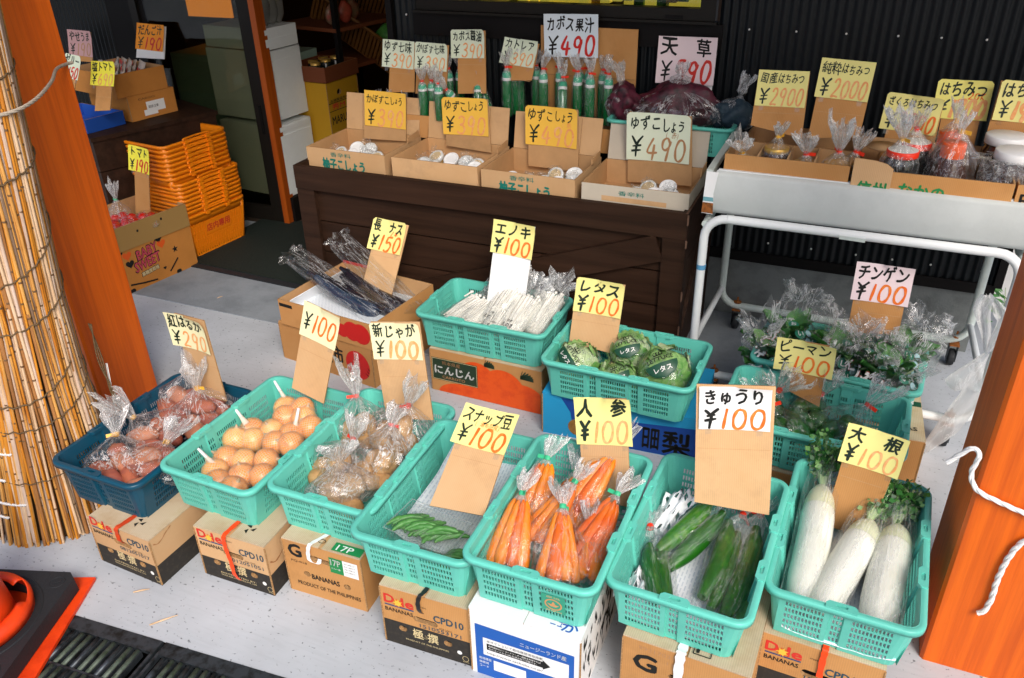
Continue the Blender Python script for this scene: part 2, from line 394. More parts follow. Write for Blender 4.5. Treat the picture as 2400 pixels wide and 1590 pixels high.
bottle_m = mat('green_bottle', (0.004, 0.14, 0.035), 0.12, 0.6)
bottle_cap = mat('bottle_cap_green', (0.04, 0.38, 0.22), 0.35, 0.4)
honey_m = mat('dark_honey', (0.045, 0.012, 0.005), 0.1, 0.6)
honey_k = mat('black_preserve', (0.012, 0.016, 0.016), 0.1, 0.6)
honey_g = mat('gold_lid', (0.55, 0.34, 0.08), 0.3, 0.5, metal=0.5)
paste_m = mat('amber_paste', (0.40, 0.24, 0.08), 0.4, 0.4)
table_m = mat('painted_table_panel', (0.53, 0.56, 0.55), 0.55, 0.35, col2=(0.48, 0.51, 0.50), vscale=6, bump=0.08, bscale=120)
tube_m = mat('painted_tube', (0.56, 0.63, 0.60), 0.35, 0.5, col2=(0.52, 0.58, 0.55), vscale=12)
tube_w = mat('scuffed_tube', (0.72, 0.75, 0.76), 0.4, 0.45, col2=(0.10, 0.08, 0.06), vscale=55, c2lo=0.70, c2hi=0.74)
rust_m = mat('rust', (0.32, 0.11, 0.03), 0.9, 0.1, col2=(0.12, 0.05, 0.02), vscale=60)
white_dr = mat('white_drawer', (0.74, 0.78, 0.78), 0.5, 0.3, var=0.03)
pale_dr = mat('pale_green_drawer', (0.36, 0.52, 0.44), 0.5, 0.3, var=0.05)
mustard = mat('mustard_board', (0.50, 0.27, 0.014), 0.7, 0.2)
redbrown = mat('redbrown_board', (0.17, 0.05, 0.02), 0.7, 0.2)
snack_w = mat('snack_pack', (0.52, 0.44, 0.36), 0.35, 0.5, col2=(0.42, 0.3, 0.2), vscale=20)
silver = mat('silver_pouch', (0.32, 0.32, 0.30), 0.25, 0.6, metal=0.6)
amber_room = emit('amber_lamp_glow', (1.0, 0.30, 0.02), 0.7)
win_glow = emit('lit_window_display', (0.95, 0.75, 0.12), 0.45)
interior_m = mat('interior_brown', (0.022, 0.011, 0.006), 0.8, 0.2)  # brown taken close to black in place of real shade in the room
net_w = mat('white_net_thread', (0.80, 0.66, 0.62), 0.6)
net_clip = mat('white_clip', (0.80, 0.80, 0.82), 0.4)
def net_mat(name, col=(0.86, 0.76, 0.64)):
    m = bpy.data.materials.new(name); m.use_nodes = True
    nt = m.node_tree; N = nt.nodes; L = nt.links
    b = N['Principled BSDF']; b.inputs['Base Color'].default_value = (*col, 1); b.inputs['Roughness'].default_value = 0.5
    tc = N.new('ShaderNodeTexCoord'); sep = N.new('ShaderNodeSeparateXYZ'); L.new(tc.outputs['UV'], sep.inputs[0])
    def wv(op):
        a = N.new('ShaderNodeMath'); a.operation = op; L.new(sep.outputs[0], a.inputs[0]); L.new(sep.outputs[1], a.inputs[1])
        f = N.new('ShaderNodeMath'); f.operation = 'FRACT'; L.new(a.outputs[0], f.inputs[0])
        g = N.new('ShaderNodeMath'); g.operation = 'LESS_THAN'; g.inputs[1].default_value = 0.14; L.new(f.outputs[0], g.inputs[0]); return g
    x = N.new('ShaderNodeMath'); x.operation = 'MAXIMUM'
    L.new(wv('ADD').outputs[0], x.inputs[0]); L.new(wv('SUBTRACT').outputs[0], x.inputs[1])
    k = N.new('ShaderNodeMath'); k.operation = 'MULTIPLY_ADD'; k.inputs[1].default_value = 0.62; k.inputs[2].default_value = 0.02
    L.new(x.outputs[0], k.inputs[0]); L.new(k.outputs[0], b.inputs['Alpha'])
    MATS[name] = m
    return m


onion_net = net_mat('onion_net')

# ------------------------------------------------------------------ mesh helpers


class MB:
    """collects faces with material slots and builds ONE mesh object"""

    def __init__(s):
        s.v = []; s.f = []; s.mi = []; s.sm = []; s.uv = []; s.mats = []

    def slot(s, m):
        if m not in s.mats:
            s.mats.append(m)
        return s.mats.index(m)

    def add(s, vs, fs, m, smooth=False, M=None, uvs=None):
        o = len(s.v)
        if M is not None:
            vs = [M @ Vector(v) for v in vs]
        s.v += [tuple(v) for v in vs]
        k = s.slot(m)
        for f in fs:
            s.f.append(tuple(o + i for i in f)); s.mi.append(k); s.sm.append(smooth)
        if uvs:
            for i, u in enumerate(uvs):
                s.uv.append((o + i, u))

    def box(s, c, d, m, rot=None, M=None):
        hx, hy, hz = d[0] / 2, d[1] / 2, d[2] / 2
        vs = [Vector((x * hx, y * hy, z * hz)) for x in (-1, 1) for y in (-1, 1) for z in (-1, 1)]
        if rot is not None:
            vs = [rot @ v for v in vs]
        vs = [v + Vector(c) for v in vs]
        s.add(vs, [(0, 1, 3, 2), (4, 6, 7, 5), (0, 4, 5, 1), (2, 3, 7, 6), (0, 2, 6, 4), (1, 5, 7, 3)], m, False, M)

    def bar(s, a, b, wd, th, m, up=Vector((0, 0, 1))):
        a = Vector(a); b = Vector(b); d = (b - a); L = d.length; d.normalize()
        x = d.cross(up)
        if x.length < 1e-5:
            x = Vector((1, 0, 0))
        x.normalize(); y = x.cross(d)
        rot = Matrix((x, d, y)).transposed()
        s.box((a + b) / 2, (wd, L, th), m, rot)

    def tube(s, pts, rad, m, n=8, cap=True, smooth=True):
        pts = [Vector(p) for p in pts]
        rs = rad if isinstance(rad, (list, tuple)) else [rad] * len(pts)
        vs = []; fs = []
        pn = None
        for i, p in enumerate(pts):
            t = (pts[min(i + 1, len(pts) - 1)] - pts[max(i - 1, 0)])
            if t.length < 1e-9:
                t = Vector((0, 0, 1))
            t.normalize()
            if pn is None:
                pn = t.orthogonal().normalized()
            else:
                pn = (pn - t * pn.dot(t))
                pn = pn.normalized() if pn.length > 1e-6 else t.orthogonal().normalized()
            q = t.cross(pn)
            for j in range(n):
                a = 2 * math.pi * j / n
                vs.append(p + (pn * math.cos(a) + q * math.sin(a)) * rs[i])
        for i in range(len(pts) - 1):
            for j in range(n):
                k = (j + 1) % n
                fs.append((i * n + j, i * n + k, (i + 1) * n + k, (i + 1) * n + j))
        s.add(vs, fs, m, smooth)
        if cap:
            o = (len(pts) - 1) * n
            s.add([vs[j] for j in range(n)], [tuple(range(n))[::-1]], m)
            s.add([vs[o + j] for j in range(n)], [tuple(range(n))], m)

    def lathe(s, prof, m, n=20, M=None, smooth=True, wob=0.0, seed=0, uvk=None, cap=True):
        """prof: [(r,z)...] about z"""
        vs = []; fs = []; uvs = []
        for i, (r, z) in enumerate(prof):
            for j in range(n):
                a = 2 * math.pi * j / n
                k = 1 + (wob * noise.noise(Vector((math.cos(a) * 1.3 + seed * 3.1, math.sin(a) * 1.3, z * 18 + seed))) if wob else 0)
                vs.append((r * k * math.cos(a), r * k * math.sin(a), z))
                if uvk:
                    uvs.append((j / n * uvk[0], i / (len(prof) - 1) * uvk[1]))
        for i in range(len(prof) - 1):
            for j in range(n):
                k = (j + 1) % n
                fs.append((i * n + j, i * n + k, (i + 1) * n + k, (i + 1) * n + j))
        s.add(vs, fs, m, smooth, M, uvs or None)
        if cap and prof[0][0] > 1e-4:
            s.add([vs[j] for j in range(n)], [tuple(range(n))[::-1]], m, False, M)
        if cap and prof[-1][0] > 1e-4:
            o = (len(prof) - 1) * n
            s.add([vs[o + j] for j in range(n)], [tuple(range(n))], m, False, M)

    def plate(s, outer, holes, m, fr, flip=False):
        """flat polygon with holes; 2D points mapped by fr(u,v)->Vector"""
        loops = [[Vector((p[0], p[1], 0)) for p in L] for L in [outer] + list(holes)]
        tris = tessellate_polygon(loops)
        flat = [p for L in loops for p in L]
        vs = [fr(p.x, p.y) for p in flat]
        s.add(vs, [t[::-1] if flip else t for t in tris], m)

    def build(s, name, parent=None, loc=None, rot=None, mods=()):
        me = bpy.data.meshes.new(name)
        me.from_pydata(s.v, [], s.f)
        for m in s.mats:
            me.materials.append(m)
        me.polygons.foreach_set('material_index', s.mi)
        me.polygons.foreach_set('use_smooth', s.sm)
        if s.uv:
            ul = me.uv_layers.new(name='UVMap')
            d = dict(s.uv)
            n = len(s.v)
            for lp in me.loops:
                ul.data[lp.index].uv = d.get(lp.vertex_index, (0, 0))
        me.update()
        o = bpy.data.objects.new(name, me)
        COL.objects.link(o)
        if parent:
            o.parent = parent
        if loc is not None:
            o.location = loc
        if rot is not None:
            o.rotation_euler = rot
        return o


def solid(o, t, off=0):
    md = o.modifiers.new('thickness', 'SOLIDIFY'); md.thickness = t; md.offset = off
    return o


def tag(o, label, cat=None, group=None, kind=None):
    if label: o['label'] = label
    if cat: o['category'] = cat
    if group: o['group'] = group
    if kind: o['kind'] = kind
    return o


def thing(name, label, cat, loc=(0, 0, 0), rz=0.0, group=None):
    o = bpy.data.objects.new(name, None)
    COL.objects.link(o)
    o.empty_display_size = 0.02
    o.location = loc
    o.rotation_euler = (0, 0, rz)
    return tag(o, label, cat, group)


def copy_tree(o, parent=None):
    c = o.copy(); COL.objects.link(c)
    if parent is not None:
        c.parent = parent
    for ch in list(o.children):
        copy_tree(ch, c)
    return c


def smoothpath(pts, k=6):
    P = [Vector(p) for p in pts]
    out = []
    for i in range(len(P) - 1):
        p0 = P[max(i - 1, 0)]; p1 = P[i]; p2 = P[i + 1]; p3 = P[min(i + 2, len(P) - 1)]
        for j in range(k):
            t = j / k
            out.append(0.5 * ((2 * p1) + (p2 - p0) * t + (2 * p0 - 5 * p1 + 4 * p2 - p3) * t * t + (3 * p1 - p0 - 3 * p2 + p3) * t ** 3))
    out.append(P[-1])
    return out


def rrect(w, l, r, n=5):
    """rounded rectangle outline, counterclockwise"""
    o = []
    for cx, cy, a0 in ((w / 2 - r, l / 2 - r, 0), (-w / 2 + r, l / 2 - r, 90), (-w / 2 + r, -l / 2 + r, 180), (w / 2 - r, -l / 2 + r, 270)):
        for i in range(n + 1):
            a = R(a0 + 90 * i / n)
            o.append((cx + r * math.cos(a), cy + r * math.sin(a)))
    return o


def oval(cx, cy, w, h, n=16, ang=0):
    o = []
    ca, sa = math.cos(ang), math.sin(ang)
    for i in range(n):
        a = 2 * math.pi * i / n
        # stadium
        x = math.cos(a); y = math.sin(a)
        px = (w / 2 - h / 2) * (1 if x > 0 else -1) + x * h / 2 if w > h else x * w / 2
        py = y * h / 2
        o.append((cx + px * ca - py * sa, cy + px * sa + py * ca))
    return o


# ------------------------------------------------------------------ lettering
_GL = {}


def glyph(body, bold=0.0):
    key = (body, round(bold, 3))
    if key in _GL:
        return _GL[key]
    cu = bpy.data.curves.new('lettering', 'FONT')
    cu.body = body; cu.size = 1; cu.offset = bold; cu.resolution_u = 2
    o = bpy.data.objects.new('lettering', cu)
    COL.objects.link(o)
    bpy.context.view_layer.update()
    me = bpy.data.meshes.new_from_object(o.evaluated_get(bpy.context.evaluated_depsgraph_get()))
    vs = [(v.co.x, v.co.y) for v in me.vertices]
    fs = [tuple(p.vertices) for p in me.polygons]
    bpy.data.objects.remove(o); bpy.data.curves.remove(cu); bpy.data.meshes.remove(me)
    _GL[key] = (vs, fs)
    return _GL[key]


def ptext(mb, s, x0, y0, w, h, m, fr, bold=0.012, shear=0.0, ang=0.0):
    """printed text: whole string stretched into the box x0..x0+w, y0..y0+h, then mapped by fr(u,v)"""
    vs, fs = glyph(s, 0.0)
    if not vs:
        return
    xa = min(v[0] for v in vs); xb = max(v[0] for v in vs); ya = min(v[1] for v in vs); yb = max(v[1] for v in vs)
    ca, sa = math.cos(ang), math.sin(ang)
    bb = bold * h * 0.9
    offs = [(0, 0), (bb, 0), (-bb, 0), (0, bb), (0, -bb)] if (h > .012 and bold > .008) else [(0, 0)]
    if h <= .012 and bold > .015:
        offs = [(-bb * .6, 0), (bb * .6, 0)]
    nrm = (fr(1e-4, 0) - fr(0, 0)).cross(fr(0, 1e-4) - fr(0, 0)); nrm = nrm.normalized() if nrm.length > 0 else Vector((0, 0, 1))
    if 'lift' in fr.__code__.co_varnames or 'l' in fr.__code__.co_varnames:
        lf = lambda a, b_, i: fr(a, b_, i * .00006)
    else:
        lf = lambda a, b_, i: fr(a, b_) + nrm * (i * .00006)
    for i, (ox, oy) in enumerate(offs):
        out = []
        for x, y in vs:
            u = (x - xa) / max(xb - xa, 1e-6) * w + ox; v = (y - ya) / max(yb - ya, 1e-6) * h + oy
            u += v * shear
            out.append(lf(x0 + u * ca - v * sa, y0 + u * sa + v * ca, i))
        mb.add(out, fs, m)


def htext(mb, s, x0, y0, w, h, m, fr, rnd, bold=0.022, shear=0.10, drop=0.0, sizes=None):
    """handwritten line: each character jittered in size, slant and place"""
    n = len(s)
    cw = w / n
    sizes = sizes or [1] * n
    tot = sum(sizes)
    x = x0
    for ch, sz in zip(s, sizes):
        cw = w * sz / tot
        if ch != ' ':
            vs, fs = glyph(ch, 0.0)
            a = rnd.uniform(-0.09, 0.09); sc = rnd.uniform(0.88, 1.08); dy = rnd.uniform(-0.07, 0.07) * h
            sh = shear + rnd.uniform(-0.06, 0.06)
            ca, sa = math.cos(a), math.sin(a)
            kx = cw * 0.98 * sc; ky = h * sc * (0.75 + 0.25 * sz)
            bb = bold * h * 0.95
            p1, p2, w1 = rnd.uniform(0, 6), rnd.uniform(0, 6), rnd.uniform(.02, .045)
            for i, (ox, oy) in enumerate([(0, 0), (bb, bb * .4), (-bb, -bb * .4), (-bb * .3, bb), (bb * .3, -bb)] if bold > .005 else [(0, 0)]):
                out = []
                for gx, gy in vs:
                    u = (gx - 0.5 + w1 * math.sin(5.5 * gy + p1)) * kx + ox; v = (gy - 0.36 + w1 * math.sin(5.0 * gx + p2)) * ky * 1.05 + oy
                    u += v * sh
                    uu, vv = u * ca - v * sa, u * sa + v * ca
                    t = (x + cw / 2 + uu - x0) / w
                    out.append(fr(x + cw / 2 + uu, y0 + h / 2 + vv + dy - drop * t, i * .00006))
                mb.add(out, fs, m)
        x += cw


STR = {
    '0': [[(.52, .98), (.30, .90), (.14, .55), (.22, .15), (.48, .02), (.74, .16), (.86, .55), (.72, .90), (.46, .97)]],
    '1': [[(.56, 1.0), (.50, .5), (.42, .0)]],
    '2': [[(.14, .78), (.30, .97), (.62, .95), (.74, .74), (.56, .44), (.12, .05), (.48, .06), (.88, .02)]],
    '3': [[(.18, .86), (.42, .99), (.74, .88), (.68, .62), (.38, .52), (.70, .46), (.84, .22), (.58, .02), (.22, .06), (.12, .18)]],
    '4': [[(.52, 1.0), (.14, .36), (.92, .36)], [(.62, .72), (.56, -.02)]],
    '5': [[(.30, .96), (.24, .56), (.56, .62), (.82, .40), (.66, .08), (.34, .0), (.12, .10)], [(.30, .95), (.84, .97)]],
    '6': [[(.66, .99), (.30, .66), (.16, .28), (.38, .02), (.72, .10), (.78, .36), (.52, .50), (.24, .34)]],
    '7': [[(.14, .76), (.18, .93), (.84, .93), (.52, .48), (.42, .0)]],
    '9': [[(.76, .76), (.52, .98), (.22, .86), (.20, .56), (.48, .46), (.74, .66), (.76, .86), (.66, .40), (.56, -.05)]],
    '¥': [[(.08, 1.0), (.46, .60)], [(.86, 1.02), (.48, .62), (.46, .02)], [(.16, .52), (.78, .58)], [(.12, .30), (.80, .35)]],
    '羊': [[(.04, .92), (.40, .70)], [(.94, 1.0), (.56, .74), (.42, .66)], [(.20, .60), (.78, .68)], [(.10, .36), (.86, .46)], [(.54, .72), (.48, .3), (.46, -.06)]],
    'K': [[(.30, 1.), (.24, .0)], [(.86, .95), (.30, .45), (.86, .02)]],
    '本': [[(.1, .7), (.9, .75)], [(.5, 1.), (.5, .0)], [(.48, .7), (.1, .2)], [(.52, .7), (.9, .2)], [(.32, .25), (.68, .27)]],
    '/': [[(.75, 1.0), (.25, 0.)]],
}


def stroke(mb, pts, wd, m, fr, rnd, lift):
    P = smoothpath([(p[0], p[1], 0) for p in pts], 5) if len(pts) > 2 else [Vector((*pts[0], 0)).lerp(Vector((*pts[1], 0)), i / 4) for i in range(5)]
    n = len(P)
    vs = []; fs = []
    ph = rnd.random() * 6
    for i, p in enumerate(P):
        t = (P[min(i + 1, n - 1)] - P[max(i - 1, 0)]); t.normalize()
        nx, ny = -t.y, t.x
        k = 1 + 0.18 * math.sin(ph + i * 0.7) - (0.25 if i in (0, n - 1) else 0)
        hw = wd * k / 2
        vs += [fr(p.x + nx * hw, p.y + ny * hw, lift), fr(p.x - nx * hw, p.y - ny * hw, lift)]
    for i in range(n - 1):
        fs.append((2 * i, 2 * i + 1, 2 * i + 3, 2 * i + 2))
    mb.add(vs, fs, m)


def hnum(mb, s, x0, y0, w, h, wd, m, fr, rnd, slant=0.10, grow=0.0, drop=0.0, widths=None):
    n = len(s)
    wl = widths or [0.55 if c == '1' else 1.0 for c in s]
    tot = sum(wl)
    x = x0; lift = 0.0
    for i, c in enumerate(s):
        cw = w * wl[i] / tot
        sc = 1 + grow * i + rnd.uniform(-.04, .04)
        dy = -drop * i + rnd.uniform(-.03, .03) * h
        for st in STR.get(c, []):
            pts = []
            for px, py in st:
                gx = (px - .5) * cw * (0.92 if c != '1' else 1.2) + rnd.uniform(-.012, .012) * cw
                gy = (py * sc) * h + rnd.uniform(-.01, .01) * h
                pts.append((x + cw / 2 + gx + (gy - h / 2) * slant, y0 + gy + dy))
            lift += 0.00005
            stroke(mb, pts, wd, m, fr, rnd, lift)
        x += cw


# ------------------------------------------------------------------ builders


def film_bag(mb, base, neck, r_fun, m_body, m_neck, flare=0.05, flare_r=0.04, n=26, seed=0, flat=1.0, up=None, k=12, crumple=0.12, neck_r=0.007, closed_base=True):
    """bag skin: from base point to neck point with radius profile r_fun(t) (t 0..1), then a flared top; flat squashes along local y"""
    base = Vector(base); neck = Vector(neck)
    ax = (neck - base); L = ax.length; ax.normalize()
    ref = Vector(up) if up else Vector((0, 0, 1))
    xx = ax.cross(ref)
    if xx.length < 0.05:
        xx = ax.cross(Vector((0, 1, 0)))
    xx.normalize(); yy = xx.cross(ax)
    rows = []
    for i in range(k + 1):
        t = i / k
        r = r_fun(t)
        rows.append((base + ax * (L * t), max(r, neck_r), 0.02 + crumple * (0.5 + t)))
    for i in range(1, 6):
        t = i / 5
        rows.append((neck + ax * (flare * t) + xx * (flare * .30 * t * t * math.sin(seed * 2.3)) + yy * (flare * .22 * t * t * math.cos(seed * 1.7)), neck_r + (flare_r - neck_r) * (t ** 0.8) * (1 - .35 * max(0, t - .7) / .3), 0.55 * t))
    vs = []; fs = []
    for i, (c, r, pl) in enumerate(rows):
        for j in range(n):
            a = 2 * math.pi * j / n
            nz = noise.noise(Vector((math.cos(a) * 2.2 + seed * 1.7, math.sin(a) * 2.2 - seed, i * 0.45)))
            pleat = (1 if j % 2 else -1) * pl * 0.45
            if i > k:
                rr = r * (1 + pleat + 0.8 * nz)
                off = ax * (0.8 * flare * nz * (i - k) / 5)
            else:
                rr = r * (1 + pleat * (0.5 if i < k else 0.2) + crumple * 0.9 * nz)
                off = Vector((0, 0, 0))
            vs.append(c + (xx * math.cos(a) + yy * math.sin(a) * flat) * rr + off)
    kn = k
    uvs = [(((j if j <= n / 2 else n - j) / n) * 8.0 + seed * 3.7, i / k * 3.0 + seed) for i in range(len(rows)) for j in range(n)]
    sm = m_body.name == 'smooth_film'
    def quads(i0, i1):
        return [(i * n + j, i * n + (j + 1) % n, (i + 1) * n + (j + 1) % n, (i + 1) * n + j) for i in range(i0, i1) for j in range(n)]
    mb.add(vs, quads(0, kn - 1), m_body, sm, None, uvs)
    mb.add(vs, quads(kn - 1, len(rows) - 1), m_neck, False, None, uvs)
    if closed_base:
        mb.add([vs[j] for j in range(n)], [tuple(range(n))[::-1]], m_body)
    return ax


def tie(mb, neck, ax, m, r=0.009, h=0.012, tail=0.018, seed=0):
    rot = Vector(ax).to_track_quat('Z', 'Y').to_matrix().to_4x4()
    M = Matrix.Translation(Vector(neck)) @ rot
    mb.lathe([(r, -h / 2), (r * 1.08, 0), (r, h / 2)], m, 10, M, False, cap=False)
    a = seed * 2.1
    d = rot.to_3x3() @ Vector((math.cos(a), math.sin(a), 0))
    p = Vector(neck) + d * r
    mb.bar(p, p + d * tail, h * 0.9, 0.001, m, rot.to_3x3() @ Vector((-math.sin(a), math.cos(a), 0)))


def blob(mb, c, rx, ry, rz, m, rot=None, seed=0, amp=0.08, n=14, k=9, M0=None):
    prof = []
    vs = []; fs = []
    for i in range(k + 1):
        th = math.pi * i / k
        for j in range(n):
            a = 2 * math.pi * j / n
            d = Vector((math.sin(th) * math.cos(a), math.sin(th) * math.sin(a), math.cos(th)))
            f = 1 + amp * noise.noise(d * 1.6 + Vector((seed * 2.3, seed, -seed)))
            vs.append(Vector((d.x * rx * f, d.y * ry * f, d.z * rz * f)))
    for i in range(k):
        for j in range(n):
            q = (j + 1) % n
            fs.append((i * n + j, (i + 1) * n + j, (i + 1) * n + q, i * n + q))
    M = Matrix.Translation(Vector(c)) @ (rot.to_4x4() if rot is not None else Matrix())
    mb.add(vs, fs, m, True, M)


def axis_rot(a, b):
    d = Vector(b) - Vector(a)
    return d.to_track_quat('Z', 'Y').to_matrix()
# ------------------------------------------------------------------ the setting
GY = R(4.4)
GO = Vector((-1.785, 1.011, 0))
gu = Vector((math.cos(GY), math.sin(GY), 0)); gv = Vector((-math.sin(GY), math.cos(GY), 0))


def gfr(u, v, z=0.0):
    return GO + gu * u + gv * v + Vector((0, 0, z))


g = MB()
hole = [gfr(-0.9, -0.40), gfr(3.6, -0.40), gfr(3.6, -0.004), gfr(-0.9, -0.004)]
g.plate([(-60, -60), (60, -60), (60, 60), (-60, 60)], [[(p.x, p.y) for p in hole]], concrete, lambda u, v: Vector((u, v, 0)))
tag(g.build('ground'), None, kind='structure')
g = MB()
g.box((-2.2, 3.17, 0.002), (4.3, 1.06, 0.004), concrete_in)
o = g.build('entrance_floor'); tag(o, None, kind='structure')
g = MB()
for a, b in ((-0.9, 3.6),):
    P = [gfr(a, -0.40, -0.002), gfr(b, -0.40, -0.002), gfr(b, -0.004, -0.002), gfr(a, -0.004, -0.002)]
    Q = [p + Vector((0, 0, -0.16)) for p in P]
    g.add(P + Q, [(0, 1, 5, 4), (1, 2, 6, 5), (2, 3, 7, 6), (3, 0, 4, 7), (4, 5, 6, 7)], black_m)
tag(g.build('drain_channel_ground'), None, kind='structure')

# drain grating: two steel panels
def grating(u0, u1, label):
    t = thing('drain_grating', label, 'grating', gfr(u0, 0), GY, 'drain gratings along the shop front')
    L = u1 - u0
    f = MB()
    f.box((L / 2, -0.024, -0.004), (L - 0.004, 0.040, 0.012), steel_m)
    f.box((L / 2, -0.380, -0.004), (L - 0.004, 0.040, 0.012), steel_m)
    f.box((0.006, -0.202, -0.006), (0.008, 0.316, 0.016), steel_m)
    f.box((L - 0.006, -0.202, -0.006), (0.008, 0.316, 0.016), steel_m)
    f.build('frame', t)
    b = MB()
    n = int((L - 0.03) / 0.0268)
    for i in range(n):
        x = 0.028 + i * 0.0268
        for y0, y1 in ((-0.046, -0.146), (-0.154, -0.254), (-0.262, -0.358)):
            m = steel_g if (i * 7) % 3 else steel_m
            vs = []
            for y in (y0, y1):
                for k in range(7):
                    a = math.pi * k / 6
                    vs.append((x - 0.0082 * math.cos(a), y, -0.008 + 0.009 * math.sin(a)))
            b.add(vs, [(k, k + 1, k + 8, k + 7) for k in range(6)] + [tuple(range(6, -1, -1)), tuple(range(7, 14))], m, True)
            b.box((x + 0.011, (y0 + y1) / 2, -0.012), (0.002, abs(y1 - y0), 0.022), steel_m)
    for y in (-0.150, -0.258):
        b.box((L / 2, y, -0.010), (L - 0.02, 0.006, 0.018), steel_m)
    b.build('bar_grid', t)
    return t


grating(-0.9, 0.278, 'dark steel drain grating partly under the traffic cone base')
grating(0.284, 1.50, 'dark steel drain grating along the bottom edge, joined to the one by the traffic cone')
grating(1.506, 2.70, 'steel drain grating in front of the white kiwi carton')

# rubber mat
t = MB()
t.box((0, 0.02, 0.010), (0.94, 0.70, 0.011), mat_m)
t.box((0, -0.35, 0.008), (0.94, 0.04, 0.006), rubber)
o = t.build('door_mat', rot=(0, 0, R(-2)), loc=(-2.78, 3.35, 0)); tag(o, 'black rubber door mat on the concrete in front of the shop entrance', 'door mat')

# shop wall with window
shop = thing('shop_wall', 'black corrugated metal shop wall with a window and grey concrete plinth', 'wall', (0, 3.46, 0))
X0, X1 = -2.07, 0.577


def corr(mb, x0, x1, z0, z1, m, pitch=0.032, amp=0.0045):
    n = int((x1 - x0) / pitch * 8)
    vs = []
    for i in range(n + 1):
        x = x0 + (x1 - x0) * i / n
        y = amp * math.sin(2 * math.pi * x / pitch)
        vs += [(x, y, z0), (x, y, z1)]
    mb.add(vs, [(2 * i, 2 * i + 2, 2 * i + 3, 2 * i + 1) for i in range(n)], m, True)


c = MB()
corr(c, X0, X1, 0.325, 1.27, corr_m)
corr(c, X0, -1.93, 1.27, 3.0, corr_m)
corr(c, -0.60, X1, 1.27, 3.0, corr_m)
corr(c, -1.93, -0.60, 2.3, 3.0, corr_m)
c.build('cladding', shop)
c = MB(); c.box(((X0 + 0.55) / 2, 0.22, 0.14), (0.55 - X0, 0.42, 0.28), plinth_m); c.build('plinth', shop)
c = MB(); c.box(((X0 + X1) / 2, 0.02, 0.302), (X1 - X0 + 0.02, 0.06, 0.046), trim_m); c.build('base_trim', shop)
c = MB()
c.box((X1 + 0.014, 1.2, 1.66), (0.03, 2.45, 2.68), trim_m)
c.build('corner_post', shop)
c = MB(); c.box((X0 - 0.016, 0.12, 1.5), (0.03, 0.28, 3.0), trim_m); c.build('door_jamb', shop)
sc = MB()
for x in (-0.482, -0.307, -0.128, 0.05, 0.193, 0.338, 0.50, -2.0):
    sc.lathe([(0.0001, 0.004), (0.004, 0.003), (0.004, 0)], screw_m, 8, Matrix.Translation((x, -0.0075, 1.244)) @ Matrix.Rotation(R(90), 4, 'X'))
for x in (-0.30, -0.123, 0.055, 0.195, 0.339, 0.523):
    sc.lathe([(0.0001, 0.004), (0.004, 0.003), (0.004, 0)], screw_m, 8, Matrix.Translation((x, -0.0075, 0.377)) @ Matrix.Rotation(R(90), 4, 'X'))
sc.build('screws', shop)
wf = MB()
xa, xb, za, zb = -1.93, -0.612, 1.272, 2.3
wf.box(((xa + xb) / 2, -0.012, za + 0.022), (xb - xa, 0.05, 0.044), frame_m)
wf.box(((xa + xb) / 2, -0.030, za - 0.006), (xb - xa + 0.02, 0.05, 0.010), frame_m)
wf.box((xa + 0.03, -0.012, (za + zb) / 2 + 0.022), (0.06, 0.05, zb - za - 0.044), frame_m)
wf.box((xb - 0.03, -0.012, (za + zb) / 2 + 0.022), (0.06, 0.05, zb - za - 0.044), frame_m)
wf.box(((xa + xb) / 2, -0.010, za - 0.062), (xb - xa + 0.06, 0.022, 0.096), trim_m)
wf.box((xb - 0.16, -0.038, za + 0.012), (0.07, 0.008, 0.012), trim_m)
win = wf.build('window', shop)
wp = MB()
wp.box(((xa + xb) / 2, 0.035, (za + zb) / 2 + 0.02), (xb - xa - 0.1, 0.004, zb - za - 0.02), glass_m)
wp.build('pane', win)
wd = MB()
rr = random.Random(5)
for i in range(26):
    x = xa + 0.08 + i * 0.047
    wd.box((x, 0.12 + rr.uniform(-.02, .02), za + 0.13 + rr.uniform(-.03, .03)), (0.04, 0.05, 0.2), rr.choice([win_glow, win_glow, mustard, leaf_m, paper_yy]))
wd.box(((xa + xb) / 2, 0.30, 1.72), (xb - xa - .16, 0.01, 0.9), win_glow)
wd.build('window_display', win)

# room behind the entrance
rm = MB()
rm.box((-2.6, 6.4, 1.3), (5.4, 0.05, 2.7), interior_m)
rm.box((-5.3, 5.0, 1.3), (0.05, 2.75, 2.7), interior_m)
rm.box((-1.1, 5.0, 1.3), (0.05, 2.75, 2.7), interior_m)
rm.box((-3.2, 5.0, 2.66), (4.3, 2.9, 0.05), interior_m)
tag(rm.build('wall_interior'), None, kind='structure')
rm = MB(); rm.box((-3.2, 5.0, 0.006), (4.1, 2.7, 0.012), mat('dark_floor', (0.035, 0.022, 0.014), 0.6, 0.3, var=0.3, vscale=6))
tag(rm.build('floor_interior'), None, kind='structure')

